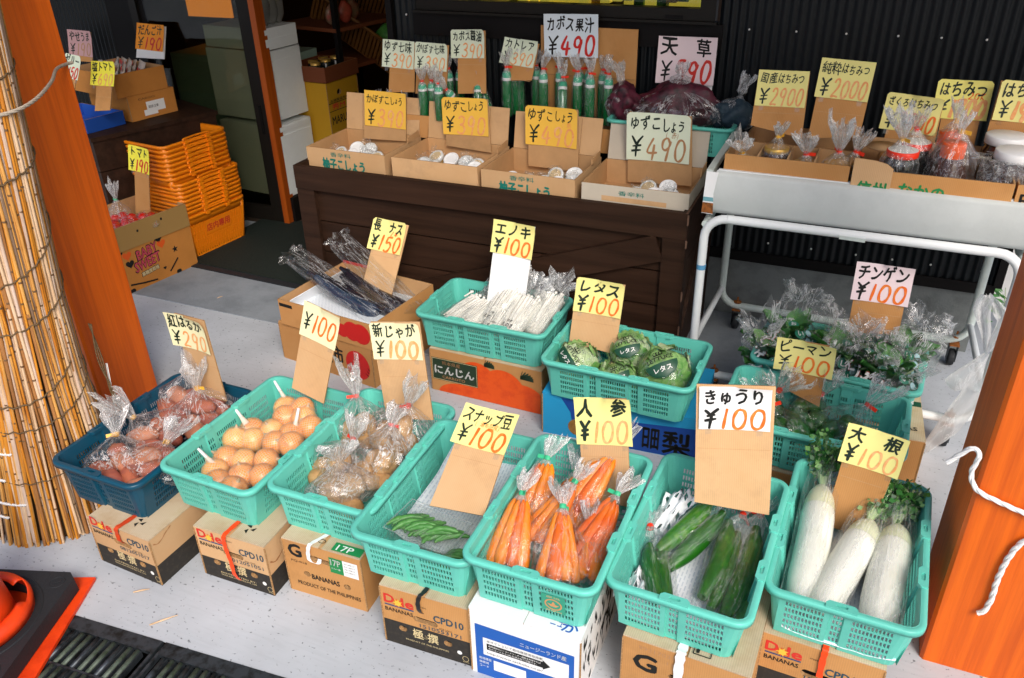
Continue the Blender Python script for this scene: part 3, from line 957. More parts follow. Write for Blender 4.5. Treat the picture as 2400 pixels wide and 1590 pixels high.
# sliding glass door, its orange edge post
dr = thing('sliding_door', 'dark framed glass sliding door with an orange wooden edge, left of the entrance', 'door', (-3.48, 3.70, 0))
f = MB()
f.box((0.37, 0, 1.1), (0.085, 0.04, 2.2), frame_m)
f.box((-0.40, 0, 1.1), (0.05, 0.04, 2.2), frame_m)
f.box((-0.012, 0, 0.05), (0.675, 0.04, 0.10), frame_m)
f.box((-0.012, 0, 2.15), (0.675, 0.04, 0.10), frame_m)
f.build('frame', dr)
f = MB(); f.box((-0.012, 0.004, 1.1), (0.676, 0.006, 2.0), glass_m); f.build('pane', dr)
f = MB(); f.box((0.432, 0.005, 1.1), (0.036, 0.07, 2.2), door_edge); f.build('edge_strip', dr)
f = MB(); f.box((0.37, -0.024, 0.62), (0.016, 0.006, 0.16), trim_m); f.build('handle', dr)
lw = thing('side_wall', 'dark corrugated metal wall left of the glass door', 'wall', (-4.9, 3.70, 0))
c = MB(); corr(c, -1.4, 0.80, 0.0, 3.0, corr_m, 0.032); c.build('cladding', lw)
c = MB(); c.box((0.94, 0.01, 1.5), (0.28, 0.02, 3.0), trim_m); c.build('door_jamb', lw)
c = MB(); c.box((1.0, 0.005, 1.5), (0.02, 0.04, 3.0), mat('grey_trim', (0.2, 0.22, 0.2), 0.5)); c.build('edge_trim', lw)

# unseen canopy inferred from the posts, its depth trimmed to suit the light
cv = thing('canopy_roof', 'dark wooden canopy roof out of view over the shop front, carried by the orange posts', 'roof', (-1, 2.55, 2.62))
c = MB(); c.box((0, 0.16, 0.03), (9, 1.70, 0.05), mat('canopy_board', (0.20, 0.13, 0.08), .7, .2, var=.3, vscale=4)); c.build('roof_board', cv)
c = MB(); c.box((0, -0.70, -0.09), (9, 0.12, 0.18), post_m); c.build('beam', cv)


def post(label, cx, cy, sx, sy):
    t = thing('wooden_post', label, 'post', (cx, cy, 0), 0, 'orange stained posts')
    b = MB()
    h = 2.53; r = 0.008
    o8 = []
    for x, y in ((1, 1), (-1, 1), (-1, -1), (1, -1)):
        ex = (x * sx / 2, y * sy / 2)
        pts = [(ex[0], ex[1] - y * r), (ex[0] - x * r, ex[1])]
        if x * y < 0:
            pts = pts[::-1]
        o8 += pts
    vs = [(x, y, 0) for x, y in o8] + [(x, y, h) for x, y in o8]
    n = len(o8)
    b.add(vs, [(i, (i + 1) % n, n + (i + 1) % n, n + i) for i in range(n)] + [tuple(range(n, 2 * n))], post_m)
    b.build('shaft', t)
    return t


post('orange stained wooden post behind the reed bundle', -2.565, 1.86, 0.27, 0.26)
post('orange stained square post with white rope in the right foreground', 0.505, 1.86, 0.27, 0.26)


def rope_obj(name, label, pts, rad, m, strands=3, twist=70, parent=None, cat='rope'):
    P = smoothpath(pts, 8)
    b = MB()
    # arc length
    d = [0]
    for i in range(1, len(P)):
        d.append(d[-1] + (P[i] - P[i - 1]).length)
    # resample
    N = max(8, int(d[-1] / 0.006)); Q = []
    j = 0
    for i in range(N + 1):
        s = d[-1] * i / N
        while j < len(d) - 2 and d[j + 1] < s:
            j += 1
        k = (s - d[j]) / max(d[j + 1] - d[j], 1e-9)
        Q.append(P[j].lerp(P[j + 1], min(1, k)))
    pn = None
    lines = [[] for _ in range(strands)]
    for i, p in enumerate(Q):
        tt = (Q[min(i + 1, N)] - Q[max(i - 1, 0)]).normalized()
        pn = tt.orthogonal().normalized() if pn is None else (pn - tt * pn.dot(tt)).normalized()
        q = tt.cross(pn)
        for k in range(strands):
            a = 2 * math.pi * k / strands + twist * d[-1] * i / N
            lines[k].append(p + (pn * math.cos(a) + q * math.sin(a)) * rad * 0.55)
    for ln in lines:
        b.tube(ln, rad * 0.62, m, 6)
    o = b.build(name, parent)
    if label:
        tag(o, label, cat)
    return o


yf = 1.724
rope_obj('rope', 'white twisted rope wound round the right orange post', [(0.300, 1.725, 0.622), (0.318, 1.725, 0.648), (0.340, 1.720, 0.678), (0.356, 1.720, 0.660), (0.352, 1.722, 0.61), (0.372, 1.718, 0.572), (0.42, 1.718, 0.552), (0.50, 1.718, 0.53), (0.62, 1.718, 0.50), (0.648, 1.73, 0.50), (0.652, 1.86, 0.52), (0.645, 1.995, 0.55), (0.5, 1.998, 0.56)], 0.0054, rope_m)
rope_obj('rope', 'loose end of white rope hanging down the front of the right post', [(0.58, 1.718, 0.485), (0.52, 1.718, 0.478), (0.490, 1.718, 0.455), (0.475, 1.718, 0.40), (0.470, 1.718, 0.33), (0.472, 1.718, 0.27), (0.466, 1.718, 0.226), (0.455, 1.718, 0.214)], 0.0062, rope_m)

# far right, past the corner of the wall: block wall and plants
bw = MB()
for r_ in range(5):
    for k in range(8):
        bw.box((0.9 + k * 0.40 + (0.2 if r_ % 2 else 0), 5.3, 0.10 + r_ * 0.20), (0.39, 0.12, 0.19), plinth_m)
bw.box((2.4, 5.33, 0.5), (3.2, 0.08, 1.0), trim_m)
tag(bw.build('block_wall'), 'grey concrete block wall beyond the corner of the shop', 'wall')
ol = MB(); ol.box((0.78, 4.3, 0.20), (0.30, 0.5, 0.40), whitebox)
ol.box((0.78, 4.3, 0.405), (0.32, 0.52, 0.01), white_card)
tag(ol.build('white_bin'), 'white bin standing past the corner of the black wall', 'bin')
pl = thing('weed_plant', 'small green weeds growing behind the white table legs at the wall corner', 'plant', (0.74, 3.72, 0))
rr = random.Random(3)
f = MB()
for i in range(90):
    a = rr.uniform(0, 6.28); r_ = rr.uniform(.01, .10); z = rr.uniform(.02, .20)
    p = Vector((r_ * math.cos(a), r_ * math.sin(a) * 1.2, z)); d = Vector((math.cos(a), math.sin(a), rr.uniform(.2, 1.2))).normalized()
    q = d.orthogonal().normalized() * rr.uniform(.004, .009); l = rr.uniform(.03, .07)
    f.add([p - q * .3, p + d * l * .5 - q, p + d * l, p + d * l * .5 + q], [(0, 1, 2, 3)], rr.choice([leaf_m, leaf_d, leaf_l, leaf_m]))
f.build('foliage', pl)
f = MB()
for i in range(7):
    a = rr.uniform(0, 6.28)
    f.tube([(0.01 * math.cos(a), 0.01 * math.sin(a), 0), (0.05 * math.cos(a), 0.05 * math.sin(a), .10), (0.07 * math.cos(a), 0.07 * math.sin(a), .2)], .0015, stem_l, 5)
f.build('stem', pl)

# ------------------------------------------------------------------ reed screen bundle, its ties
rs = thing('reed_screen', 'rolled reed screen of dry golden reeds tied round the left post', 'reed screen', (0, 0, 0))
rr = random.Random(11)
A0 = Vector((-2.265, 1.34, 0)); A1 = Vector((-2.20, 1.545, 2.45))


def axis_at(z):
    return A0.lerp(A1, z / 2.45)


def bund_r(z):
    return 0.236 - 0.066 * min(1, z / 0.6) - 0.004 * z


rb = MB(); nb = MB()
NR = 340
for i in range(NR):
    a = 2 * math.pi * rr.random()
    ring = rr.choice([1.02, 1.0, 0.97, 0.94])
    tw = rr.uniform(-0.20, 0.20)
    z0 = max(0.0, rr.uniform(-0.05, 0.02)); rad = rr.uniform(0.0032, 0.0060)
    m = rr.choices(reed_ms, [3, 2.4, 2.6, 2.6, 2.0, 1.4])[0]
    pts = []
    zz = z0
    ph = rr.uniform(0, 0.3)
    ztop = 2.45 if rr.random() < .8 else rr.uniform(.7, 1.8)
    while True:
        ax = axis_at(zz); r_ = bund_r(zz) * ring
        an = a + tw * zz + rr.uniform(-.012, .012)
        pts.append(Vector((ax.x + math.cos(an) * r_, ax.y + math.sin(an) * r_ * 0.85, zz)))
        if zz >= ztop:
            break
        zz = min(ztop, zz + 0.24)
    rb.tube(pts, [rad * (1.08 - 0.1 * k / len(pts)) for k in range(len(pts))], m, 6)
    # nodes
    z = z0 + ph + 0.1
    while z < 1.7:
        k = min(len(pts) - 2, int((z - z0) / 0.24))
        t_ = (z - z0) / 0.24 - k
        if t_ <= 1:
            p = pts[k].lerp(pts[k + 1], t_); d = (pts[k + 1] - pts[k]).normalized()
            nb.tube([p - d * .003, p, p + d * .003], [rad * 1.05, rad * 1.28, rad * 1.05], reed_node, 6, False)
        z += rr.uniform(.17, .30)
rb.build('reeds', rs)
nb.build('nodes', rs)
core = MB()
core.lathe([(bund_r(z) * .89, z) for z in (0, .1, .2, .3, .4, .55, .7, 1.0, 1.5, 2.4)], mat('reed_inner', (0.055, 0.028, 0.010), 0.9), 20)  # dark core coloured to stand in for shade between the reeds
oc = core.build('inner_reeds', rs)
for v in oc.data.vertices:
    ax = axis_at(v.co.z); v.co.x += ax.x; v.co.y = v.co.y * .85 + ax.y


def band(z, tilt, m, rad, name, span=(-2.2, 1.0), wig=.004):
    pts = []
    n = 46
    for i in range(n + 1):
        a = span[0] + (span[1] - span[0]) * i / n
        zz = z + tilt * math.sin(a - .6) + wig * math.sin(i * 2.4)
        ax = axis_at(zz); r_ = bund_r(zz) * 1.0 + 0.008
        pts.append((ax.x + math.cos(a) * r_, ax.y + math.sin(a) * r_ * .85, zz))
    b = MB(); b.tube(pts, rad, m, 6)
    return b.build(name, rs)


for z, tl in ((1.14, .04), (0.93, .10), (0.76, .07), (0.60, .13), (0.47, .08), (0.34, .12), (1.38, .03)):
    band(z, tl, twine_m, rr.uniform(.0020, .0030), 'twine', (-2.6, 1.2), .004)
for z in (.34, .25, .17, .12):
    band(z, .02, white_tie, .004, 'tie_strip', (rr.uniform(-2.0, -1.6), rr.uniform(-1.5, -.9)), .002)
tt = MB(); tt.bar((-2.10, 1.55, .46), (-2.06, 1.50, .30), .016, .001, white_tie, Vector((0.3, 1, 0)))
tt.build('tag_strip', rs)
tt = MB()
for k in range(3):
    tt.tube(smoothpath([(-2.125 + .006 * k, 1.55, .60), (-2.105, 1.545 - .008 * k, .48), (-2.08 + .008 * k, 1.52, .38), (-2.05, 1.52, .28), (-2.03 + .01 * k, 1.52, .20)], 5), .0024, twine_m, 5)
tt.build('twine', rs)
rope_obj('rope', 'pale hemp rope tying the reed bundle to the left orange post', [(-2.44, 1.40, 1.26), (-2.34, 1.275, 1.265), (-2.23, 1.262, 1.27), (-2.11, 1.33, 1.275), (-2.058, 1.46, 1.28), (-2.09, 1.57, 1.285), (-2.22, 1.74, 1.29), (-2.36, 1.88, 1.29), (-2.422, 1.97, 1.285), (-2.424, 2.0, 1.285)], .0048, rope_b, 3, 80)

# ------------------------------------------------------------------ traffic cone with its rubber weight
CN = R(18.5)
cn = thing('traffic_cone', 'battered orange traffic cone in a square black rubber weight, bottom left corner', 'traffic cone', (-1.991, 0.851, 0), CN)
b = MB()
oc_ = []
hs = 0.19
for x, y in ((1, 1), (-1, 1), (-1, -1), (1, -1)):
    p = [(x * hs, y * (hs - .022)), (x * (hs - .022), y * hs)]
    oc_ += p if x * y > 0 else p[::-1]
ring = [(0.150 * math.cos(2 * math.pi * i / 40), 0.150 * math.sin(2 * math.pi * i / 40)) for i in range(40)]
b.plate(oc_, [ring], rubber, lambda u, v: Vector((u, v, 0.062)))
n = len(oc_)
b.add([(x, y, 0.062) for x, y in oc_] + [(x * 1.01, y * 1.01, 0.014) for x, y in oc_], [(i, n + i, n + (i + 1) % n, (i + 1) % n) for i in range(n)], rubber)
n = 40
b.add([(x, y, 0.062) for x, y in ring] + [(x, y, 0.02) for x, y in ring], [(i, (i + 1) % n, n + (i + 1) % n, n + i) for i in range(n)], rubber)
b.lathe([(0.168, 0.062), (0.170, 0.066), (0.173, 0.062)], rubber, 40, cap=False)
for sx, sy in ((1, 1), (1, -1)):
    b.lathe([(0.019, 0.0622), (0.0205, 0.0640), (0.022, 0.0622)], rubber, 20, Matrix.Translation((sx * .150, sy * .150, 0)), cap=False); b.bar((sx * .150 - .009, sy * .150 - .004, .0628), (sx * .150 + .009, sy * .150 + .006, .0628), .006, .002, rubber)
b.build('weight', cn)
b = MB()
b.box((0.014, -0.004, 0.006), (0.425, 0.425, 0.010), cone_m, Matrix.Rotation(R(4), 3, 'Z'))
b.build('base_plate', cn)
b = MB()
prof = []
n = 44
vs = []; fs = []
for i, (r_, z) in enumerate([(0.148, .064), (0.150, .085), (0.143, .100), (0.128, .104), (0.116, .098)]):
    for j in range(n):
        a = 2 * math.pi * j / n
        k = 1 + (0.05 * noise.noise(Vector((math.cos(a) * 3, math.sin(a) * 3, i))) if i > 2 else 0)
        vs.append((r_ * k * math.cos(a), r_ * k * math.sin(a), z))
for i in range(4):
    for j in range(n):
        if i >= 2 and (2 <= j <= 6):
            continue
        fs.append((i * n + j, i * n + (j + 1) % n, (i + 1) * n + (j + 1) % n, (i + 1) * n + j))
b.add(vs, fs, cone_m, True)
solid(b.build('collar', cn), .004)
b = MB()
b.lathe([(0.104, .02), (0.098, .10), (0.082, .22), (0.066, .36), (0.048, .52), (0.03, .68), (0.026, .70)], cone_m, 36, Matrix.Rotation(R(3), 4, 'Y'))
b.build('cone_body', cn)
b = MB()
b.box((0.03, -0.118, 0.10), (0.10, 0.028, 0.02), mat('bark_scrap', (0.05, 0.022, 0.015), .9, var=.5, vscale=90), Matrix.Rotation(R(35), 3, 'Z'))
b.build('broken_edge', cn)
# straw bits on the concrete
for i, (x, y, a, l, s) in enumerate([(-1.56, 1.085, 50, .075, 'pale straw lying on the concrete right of the traffic cone'), (-1.70, 1.145, 38, .045, 'short pale straw on the concrete beside the first banana carton'), (-2.78, 2.76, 70, .03, 'small brown straw on the grey floor near the door mat')]):
    b = MB(); d = Vector((math.cos(R(a)), math.sin(R(a)), 0)) * l / 2
    b.tube([Vector((x, y, .004)) - d, Vector((x, y, .005)), Vector((x, y, .004)) + d], [.0022, .0028, .0010], reed_ms[1], 5)
    tag(b.build('straw'), s, 'straw', None)
# ------------------------------------------------------------------ harvest baskets
BW, BL, BH, TP, RC = 0.318, 0.512, 0.151, 0.020, 0.028


def side_cells(L, groups, pitch, rib, hole_f=0.62):
    """cells along one straight side: (u0, u1, is_hole, recess)"""
    tot = sum(groups) * pitch + rib * (len(groups) - 1)
    u = (L - tot) / 2
    cells = [(0, u, False, 0)]
    for gi, gnum in enumerate(groups):
        rec = 1 if gi % 2 else 0
        for k in range(gnum):
            cells.append((u, u + pitch * hole_f, True, rec)); cells.append((u + pitch * hole_f, u + pitch, False, rec)); u += pitch
        if gi < len(groups) - 1:
            cells.append((u, u + rib * .46, False, 0)); cells.append((u + rib * .46, u + rib * .54, False, -1)); cells.append((u + rib * .54, u + rib, False, 1 - rec if gi % 2 == 0 else 0)); u += rib
    cells.append((u, L, False, 0))
    return cells


def make_basket_mesh():
    rows = [(0, False), (.018, True), (.0325, False), (.039, True), (.0535, False), (.060, True), (.0745, False), (.081, True), (.0955, False), (.102, True), (.1165, False), (BH, None)]
    sw = BW - 2 * RC; sl = BL - 2 * RC
    cols = []   # (side, u0,u1,hole,recess) ccw from front-left corner
    cs = side_cells(sw, [11, 3, 11], .0079, .017); cl = side_cells(sl, [11, 3, 11, 3, 11], .0079, .019)
    seq = []
    for side, cc in ((0, cs), (1, cl), (2, cs), (3, cl)):
        seq.append((side, cc))

    def pos(side, u, t, rec):
        ins = TP * (1 - t) + (0.0055 if rec == 1 else 0)
        hw = BW / 2 - ins; hl = BL / 2 - ins
        L = sw if side % 2 == 0 else sl
        s = (u - L / 2)
        if side == 0: return (s, -hl)
        if side == 1: return (hw, s)
        if side == 2: return (-s, hl)
        return (-hw, -s)

    def corner(side, k, n, t):
        ins = TP * (1 - t)
        cx, cy = ((1, -1), (1, 1), (-1, 1), (-1, -1))[side]
        a0 = (-90, 0, 90, 180)[side]
        a = R(a0 + 90 * k / n)
        r = RC
        return (cx * (BW / 2 - ins - r) + r * math.cos(a), cy * (BL / 2 - ins - r) + r * math.sin(a))
    ring_def = []   # list of (fn(t)->xy, hole flag of the cell that follows)
    for side, cc in seq:
        for (u0, u1, h, rec) in cc:
            ring_def.append((lambda t, s=side, u=u0, r=rec: pos(s, u, t, r), h))
        L = sw if side % 2 == 0 else sl
        for k in range(0, 4):
            ring_def.append((lambda t, s=side, k=k: corner(s, k, 4, t), False))
    n = len(ring_def)
    mb = MB()
    vs = []
    for z, _ in rows:
        t = z / BH
        for fn, _h in ring_def:
            x, y = fn(t); vs.append((x, y, z))
    fs = []
    for i in range(len(rows) - 1):
        rh = rows[i][1]
        for j in range(n):
            if rh and ring_def[j][1]:
                continue
            fs.append((i * n + j, i * n + (j + 1) % n, (i + 1) * n + (j + 1) % n, (i + 1) * n + j))
    mb.add(vs, fs, teal)
    # base with slots
    w_, l_ = BW - 2 * TP - .004, BL - 2 * TP - .004
    holes = []
    for ix in range(-5, 6):
        for iy in range(-8, 9):
            holes.append([(ix * .022 - .006, iy * .024 - .008), (ix * .022 + .006, iy * .024 - .008), (ix * .022 + .006, iy * .024 + .008), (ix * .022 - .006, iy * .024 + .008)])
    mb.plate(rrect(w_, l_, RC), holes, teal, lambda u, v: Vector((u, v, .002)))
    body = mb
    rim = MB()
    prof = [(-.003, -.002), (.0, 0), (.011, .0), (.0135, -.003), (.0135, -.016), (.0105, -.016), (.0105, -.005), (-.001, -.005)]
    rings = []
    for o, z in prof:
        rings += [(x, y, BH + z) for x, y in rrect(BW + 2 * o, BL + 2 * o, RC + o, 6)]
    m = len(rrect(1, 1, .1, 6))
    rim.add(rings, [(i * m + j, i * m + (j + 1) % m, (i + 1) * m + (j + 1) % m, (i + 1) * m + j) for i in range(len(prof) - 1) for j in range(m)], teal, True)
    for (cx, cy, a) in ((0, -BL / 2 - .003, 0), (0, BL / 2 + .003, 180), (BW / 2 + .003, -BL * .17, 90), (BW / 2 + .003, BL * .17, 90), (-BW / 2 - .003, -BL * .17, 270), (-BW / 2 - .003, BL * .17, 270)):
        M = Matrix.Translation((cx, cy, BH)) @ Matrix.Rotation(R(a), 4, 'Z')
        outer = [(-.034, -.009), (.034, -.009), (.034, .006), (.026, .013), (-.026, .013), (-.034, .006)]
        hol = oval(0, .002, .026, .009)
        rim.plate(outer, [hol], teal, lambda u, v: M @ Vector((u, v, .0035)))
        k = len(outer)
        rim.add([M @ Vector((x, y, .0035)) for x, y in outer] + [M @ Vector((x, y, -.007)) for x, y in outer], [(i, k + i, k + (i + 1) % k, (i + 1) % k) for i in range(k)], teal)
        k = len(hol)
        rim.add([M @ Vector((x, y, .0035)) for x, y in hol] + [M @ Vector((x, y, -.0045)) for x, y in hol], [(i, (i + 1) % k, k + (i + 1) % k, k + i) for i in range(k)], teal)
        rim.plate(hol, [], black_m, lambda u, v: M @ Vector((u, v, -.0045)))
    return body, rim


_bm, _rm = make_basket_mesh()
BASKET = {}


def basket(key, label, x, y, z, a, land=False, color=None):
    if 'p' not in BASKET:
        t = thing('harvest_basket', label, 'basket', (x, y, z), a, 'plastic harvest baskets of vegetables')
        solid(_bm.build('body', t), .0028)
        _rm.build('rim', t)
        BASKET['p'] = t
    else:
        t = copy_tree(BASKET['p'])
        t.location = (x, y, z)
        t['label'] = label
        if color:
            for ch in t.children:
                ch.data = ch.data.copy()
                ch.data.materials[0] = color
    t.rotation_euler = (0, 0, a + (R(90) if land else 0))
    BASKET[key] = t
    return t


basket('B4', 'teal basket of snap peas, fourth from the left in the front row', -0.863, 1.532, .210, .020)
basket('B1', 'dark blue basket of sweet potato bags at the left end of the front row', -1.868, 1.490, .172, -.018, color=navy)
basket('B2', 'teal basket of netted onions beside the dark blue basket', -1.528, 1.572, .190, -.029)
basket('B3', 'teal basket of bagged potatoes, between the onion and snap pea baskets', -1.181, 1.609, .200, .009)
basket('B5', 'teal basket of bagged carrots on the white kiwi carton', -0.542, 1.534, .238, 0)
basket('B6', 'teal basket of cucumber bags in the front row', -0.197, 1.595, .221, -.041)
basket('B7', 'teal basket of white daikon radishes at the right end of the front row', 0.148, 1.720, .211, -.035)
basket('B8', 'teal basket of white enoki mushroom packs on the carrot carton', -1.192, 2.555, .198, -.011, True)
basket('B9', 'teal basket of wrapped lettuce heads on the light blue pear carton', -0.628, 2.425, .181, -.017, True)
basket('B10', 'teal basket of bok choy bags under the table edge', 0.053, 2.640, .204, -.080, True)
basket('B11', 'teal basket of green pepper bags in front of the bok choy basket', 0.007, 2.272, .200, -.035, True)
basket('B12', 'teal basket of seaweed bags behind the price cards on the dark counter', -0.72, 3.335, .80, 0, True).scale = (.76, .95, .78)
# decal on the carrot basket
d = MB()
_fr = lambda u, v: Vector((u, -BL / 2 - .002 + TP * (1 - v / BH) - .002, v))
d.add([_fr(.035, .035), _fr(.095, .035), _fr(.095, .098), _fr(.035, .098)], [(0, 1, 2, 3)], mat('green_decal', (.03, .33, .21), .4))
def ringm(mb, cx, cy, rx, ry, wd, m, fr, n=24):
    vs = []
    for i in range(n):
        a = 2 * math.pi * i / n
        vs += [fr(cx + rx * math.cos(a), cy + ry * math.sin(a)), fr(cx + (rx - wd) * math.cos(a), cy + (ry - wd) * math.sin(a))]
    mb.add(vs, [(2 * i, (2 * i + 2) % (2 * n), (2 * i + 3) % (2 * n), 2 * i + 1) for i in range(n)], m)
_f2 = lambda u, v: _fr(u, v) + Vector((0, -.0006, 0))
ringm(d, .065, .064, .022, .020, .004, mat('decal_gold', (.62, .30, .12), .5), _f2)
d.add([_f2(.049, .066), _f2(.058, .056), _f2(.072, .056), _f2(.080, .066), _f2(.071, .064), _f2(.065, .076), _f2(.060, .064)], [(0, 1, 6), (1, 2, 4, 6), (2, 3, 4), (4, 5, 6)], MATS['decal_gold'])
ptext(d, '農協', .048, .087, .034, .007, ink_cream, _f2)
ptext(d, '青果物', .044, .037, .042, .006, ink_cream, _f2)
d.build('label_sticker', BASKET['B5'])

# ------------------------------------------------------------------ cartons


def carton(name, label, x, y, yaw, w, d, h, sides, top_m, front=None, right=None, band=None, band_m=None, holes=(), group=None, bulge=0.0, tilt=0, cat='carton', open_top=False, gap=True, t=.004):
    """closed or open board carton; x,y = front left bottom corner. holes: (cx,cy,w,h) ovals cut in the front face"""
    o = thing(name, label, cat, (x, y, 0), yaw, group)
    mb = MB()
    rr = random.Random(hash(label) % 1000)
    fr = lambda u, v: Vector((u, 0, v))
    hl = [oval(*hh[:4], 16, hh[4] if len(hh) > 4 else 0) for hh in holes]
    if band:
        up = [L for L, hh in zip(hl, holes) if hh[1] > band]
        lo = [L for L, hh in zip(hl, holes) if hh[1] <= band]
        mb.plate([(0, band), (w, band), (w, h), (0, h)], up, sides, fr)
        mb.plate([(0, 0), (w, 0), (w, band), (0, band)], lo, band_m, fr)
        for xx in (0, w):
            mb.add([(xx, 0, 0), (xx, d, 0), (xx, d, band), (xx, 0, band)], [(0, 1, 2, 3)], band_m)
            mb.add([(xx, 0, band), (xx, d, band), (xx, d, h), (xx, 0, h)], [(0, 1, 2, 3)], sides)
    else:
        mb.plate([(0, 0), (w, 0), (w, h), (0, h)], hl, sides, fr)
        for xx in (0, w):
            mb.add([(xx, 0, 0), (xx, d, 0), (xx, d, h), (xx, 0, h)], [(0, 1, 2, 3)], sides)
    mb.add([(0, d, 0), (w, d, 0), (w, d, h), (0, d, h)], [(0, 1, 2, 3)], sides)
    mb.add([(0, 0, 0), (w, 0, 0), (w, d, 0), (0, d, 0)], [(0, 1, 2, 3)], sides)
    for L in hl:
        k = len(L)
        mb.add([(p[0], 0, p[1]) for p in L] + [(p[0], .012, p[1]) for p in L], [(i, (i + 1) % k, k + (i + 1) % k, k + i) for i in range(k)], fluted)
        mb.plate(L, [], black_m, lambda u, v: Vector((u, .012, v)))
    if front:
        front(mb, lambda u, v, lift=0: Vector((u, -.0007 - lift, v)))
    if right:
        right(mb, lambda u, v, lift=0: Vector((w + .0007 + lift, u, v)))
    # rough corner edges
    for xx in (0, w):
        mb.bar((xx, -.0002, .004), (xx, -.0002, h - .004), .0035, .0035, fluted)
    mb.build('box_body', o)
    fm = MB()
    if not open_top:
        g_ = .012 if gap else .002
        fm.box((w * .25 - g_ / 4, d / 2, h + t / 2), (w * .5 - g_ / 2, d, t), top_m)
        fm.build('flap', o)
        fm = MB()
        fm.box((w * .75 + g_ / 4, d / 2, h + t / 2 + .0004), (w * .5 - g_ / 2, d, t), top_m)
        fm.build('flap', o)
        fm = MB(); fm.box((w * .5, d / 2, h - .001), (w - .004, d - .004, .002), kraft_in); fm.build('inner_flap', o)
    return o


def ribbon(o, pts, wd, m, name='strap', side=Vector((1, 0, 0))):
    b = MB()
    P = smoothpath(pts, 5)
    vs = []
    for i, p in enumerate(P):
        k = 1 + .12 * math.sin(i * 1.7)
        vs += [p - side * wd / 2 * k, p + side * wd / 2 * k]
    b.add(vs, [(2 * i, 2 * i + 1, 2 * i + 3, 2 * i + 2) for i in range(len(P) - 1)], m)
    return solid(b.build(name, o), .0008)


def fruit_logo(mb, fr, x, y, w, h):
    """red lettering over a blue line, a yellow sun for the O"""
    ptext(mb, 'D', x, y + h * .34, w * .34, h * .66, ink_red, fr, .05)
    ptext(mb, 'le', x + w * .60, y + h * .26, w * .40, h * .70, ink_red, fr, .05)
    sun = mat('logo_yellow', (.82, .48, .05), .6)
    cx, cy = x + w * .47, y + h * .48
    for i in range(14):
        a = math.pi * 2 * i / 14
        mb.add([fr(cx + .008 * math.cos(a - .3), cy + .008 * math.sin(a - .3), .0008), fr(cx + w * .19 * math.cos(a), cy + h * .36 * math.sin(a), .0008), fr(cx + .008 * math.cos(a + .3), cy + .008 * math.sin(a + .3), .0008)], [(0, 1, 2)], sun if i % 2 else ink_orange)
    mb.add([fr(cx + w * .11 * math.cos(2 * math.pi * i / 12), cy + h * .21 * math.sin(2 * math.pi * i / 12), .0010) for i in range(12)], [tuple(range(12))], sun)
    mb.add([fr(x, y + h * .10), fr(x + w, y + h * .10), fr(x + w, y + h * .20), fr(x, y + h * .20)], [(0, 1, 2, 3)], mat('logo_blue', (.01, .05, .16), .6))
    ptext(mb, 'BANANAS', x, y - h * .36, w * .96, h * .30, ink_k, fr, .025)


def banana_front(code, box_code, lower, stamp=ink_cpd, faint=False):
    def fn(mb, fr):
        fruit_logo(mb, fr, .010, .138, .084, .044)
        ptext(mb, 'ITEM:', .112, .165, .020, .005, ink_k, fr, .008)
        ptext(mb, code, .150, .128, .084, .024, stamp, fr, .035)
        ptext(mb, box_code, .108, .092, .118, .013, stamp, fr, .015)
        ptext(mb, 'BOX CODE:', .165, .106, .036, .005, ink_k, fr, .008)
        ptext(mb, '極', .085, .046, .030, .034, ink_cream, fr, .02)
        ptext(mb, '撰', .128, .044, .030, .034, ink_cream, fr, .02)
        ptext(mb, 'ごくせん', .117, .052, .009, .016, ink_cream, fr, .005, ang=-.2)
        for i, ln in enumerate(lower):
            ptext(mb, ln, .062, .028 - i * .009, .125, .0055, ink_cream, fr, .008)
        ringm(mb, .218, .040, .007, .007, .007, ink_white, fr, 14)
        ringm(mb, .234, .022, .009, .010, .0012, ink_cream, fr, 16)
        ptext(mb, 'GLOBAL', .226, .008, .018, .0035, ink_cream, fr, .005)
    return fn


BH_ = ((.125, .118, .070, .019, -.05), (.056, .066, .024, .020), (.186, .060, .024, .020))
LOW1 = ['DISTRIBUTED BY:', 'DOLE ASIA HOLDINGS PTE. LTD']
LOW2 = ['PRODUCT OF THE PHILIPPINES']
c1 = carton('banana_carton', 'banana carton with a red tape pull under the dark blue basket', -1.905, 1.196, R(-2.5), .245, .42, .172, kraft, kraft_t, banana_front('CPD10', '0812051017', LOW1), None, .075, print_black, BH_, 'banana cartons under the front baskets')
ribbon(c1, [(.135, .09, .1795), (.128, .03, .1795), (.122, -.002, .178), (.120, -.004, .155), (.124, -.006, .132), (.126, .004, .120)], .016, tape_r)
c2 = carton('banana_carton', 'water stained banana carton with a long orange tape under the onion basket', -1.572, 1.272, R(1), .245, .42, .186, kraft, kraft_t, banana_front('CPD10', '1012051051', LOW1), None, .078, print_black, BH_, 'banana cartons under the front baskets')
ribbon(c2, [(.120, .10, .1935), (.115, .03, .1935), (.112, -.003, .191), (.108, -.006, .165), (.112, -.008, .135), (.122, -.012, .10), (.128, -.016, .06), (.135, -.010, .035)], .014, tape_or)


def stain(o, pts, w_=.005):
    b = MB()
    P = smoothpath(pts, 4); vs = []
    for i, p in enumerate(P):
        vs += [p, p + Vector((0, 0, w_ * (1 + .5 * math.sin(i * 1.9))))]
    b.add(vs, [(2 * i, 2 * i + 1, 2 * i + 3, 2 * i + 2) for i in range(len(P) - 1)], mat('water_stain', (.33, .15, .055), .9))
    b.build('stain', o)


stain(c2, [(.2462, .01, .12), (.2462, .04, .105), (.2462, .09, .13), (.2462, .14, .118), (.2462, .2, .145)])
stain(c1, [(.2462, .01, .150), (.2462, .03, .142), (.2462, .06, .158), (.2462, .08, .166)], .003)


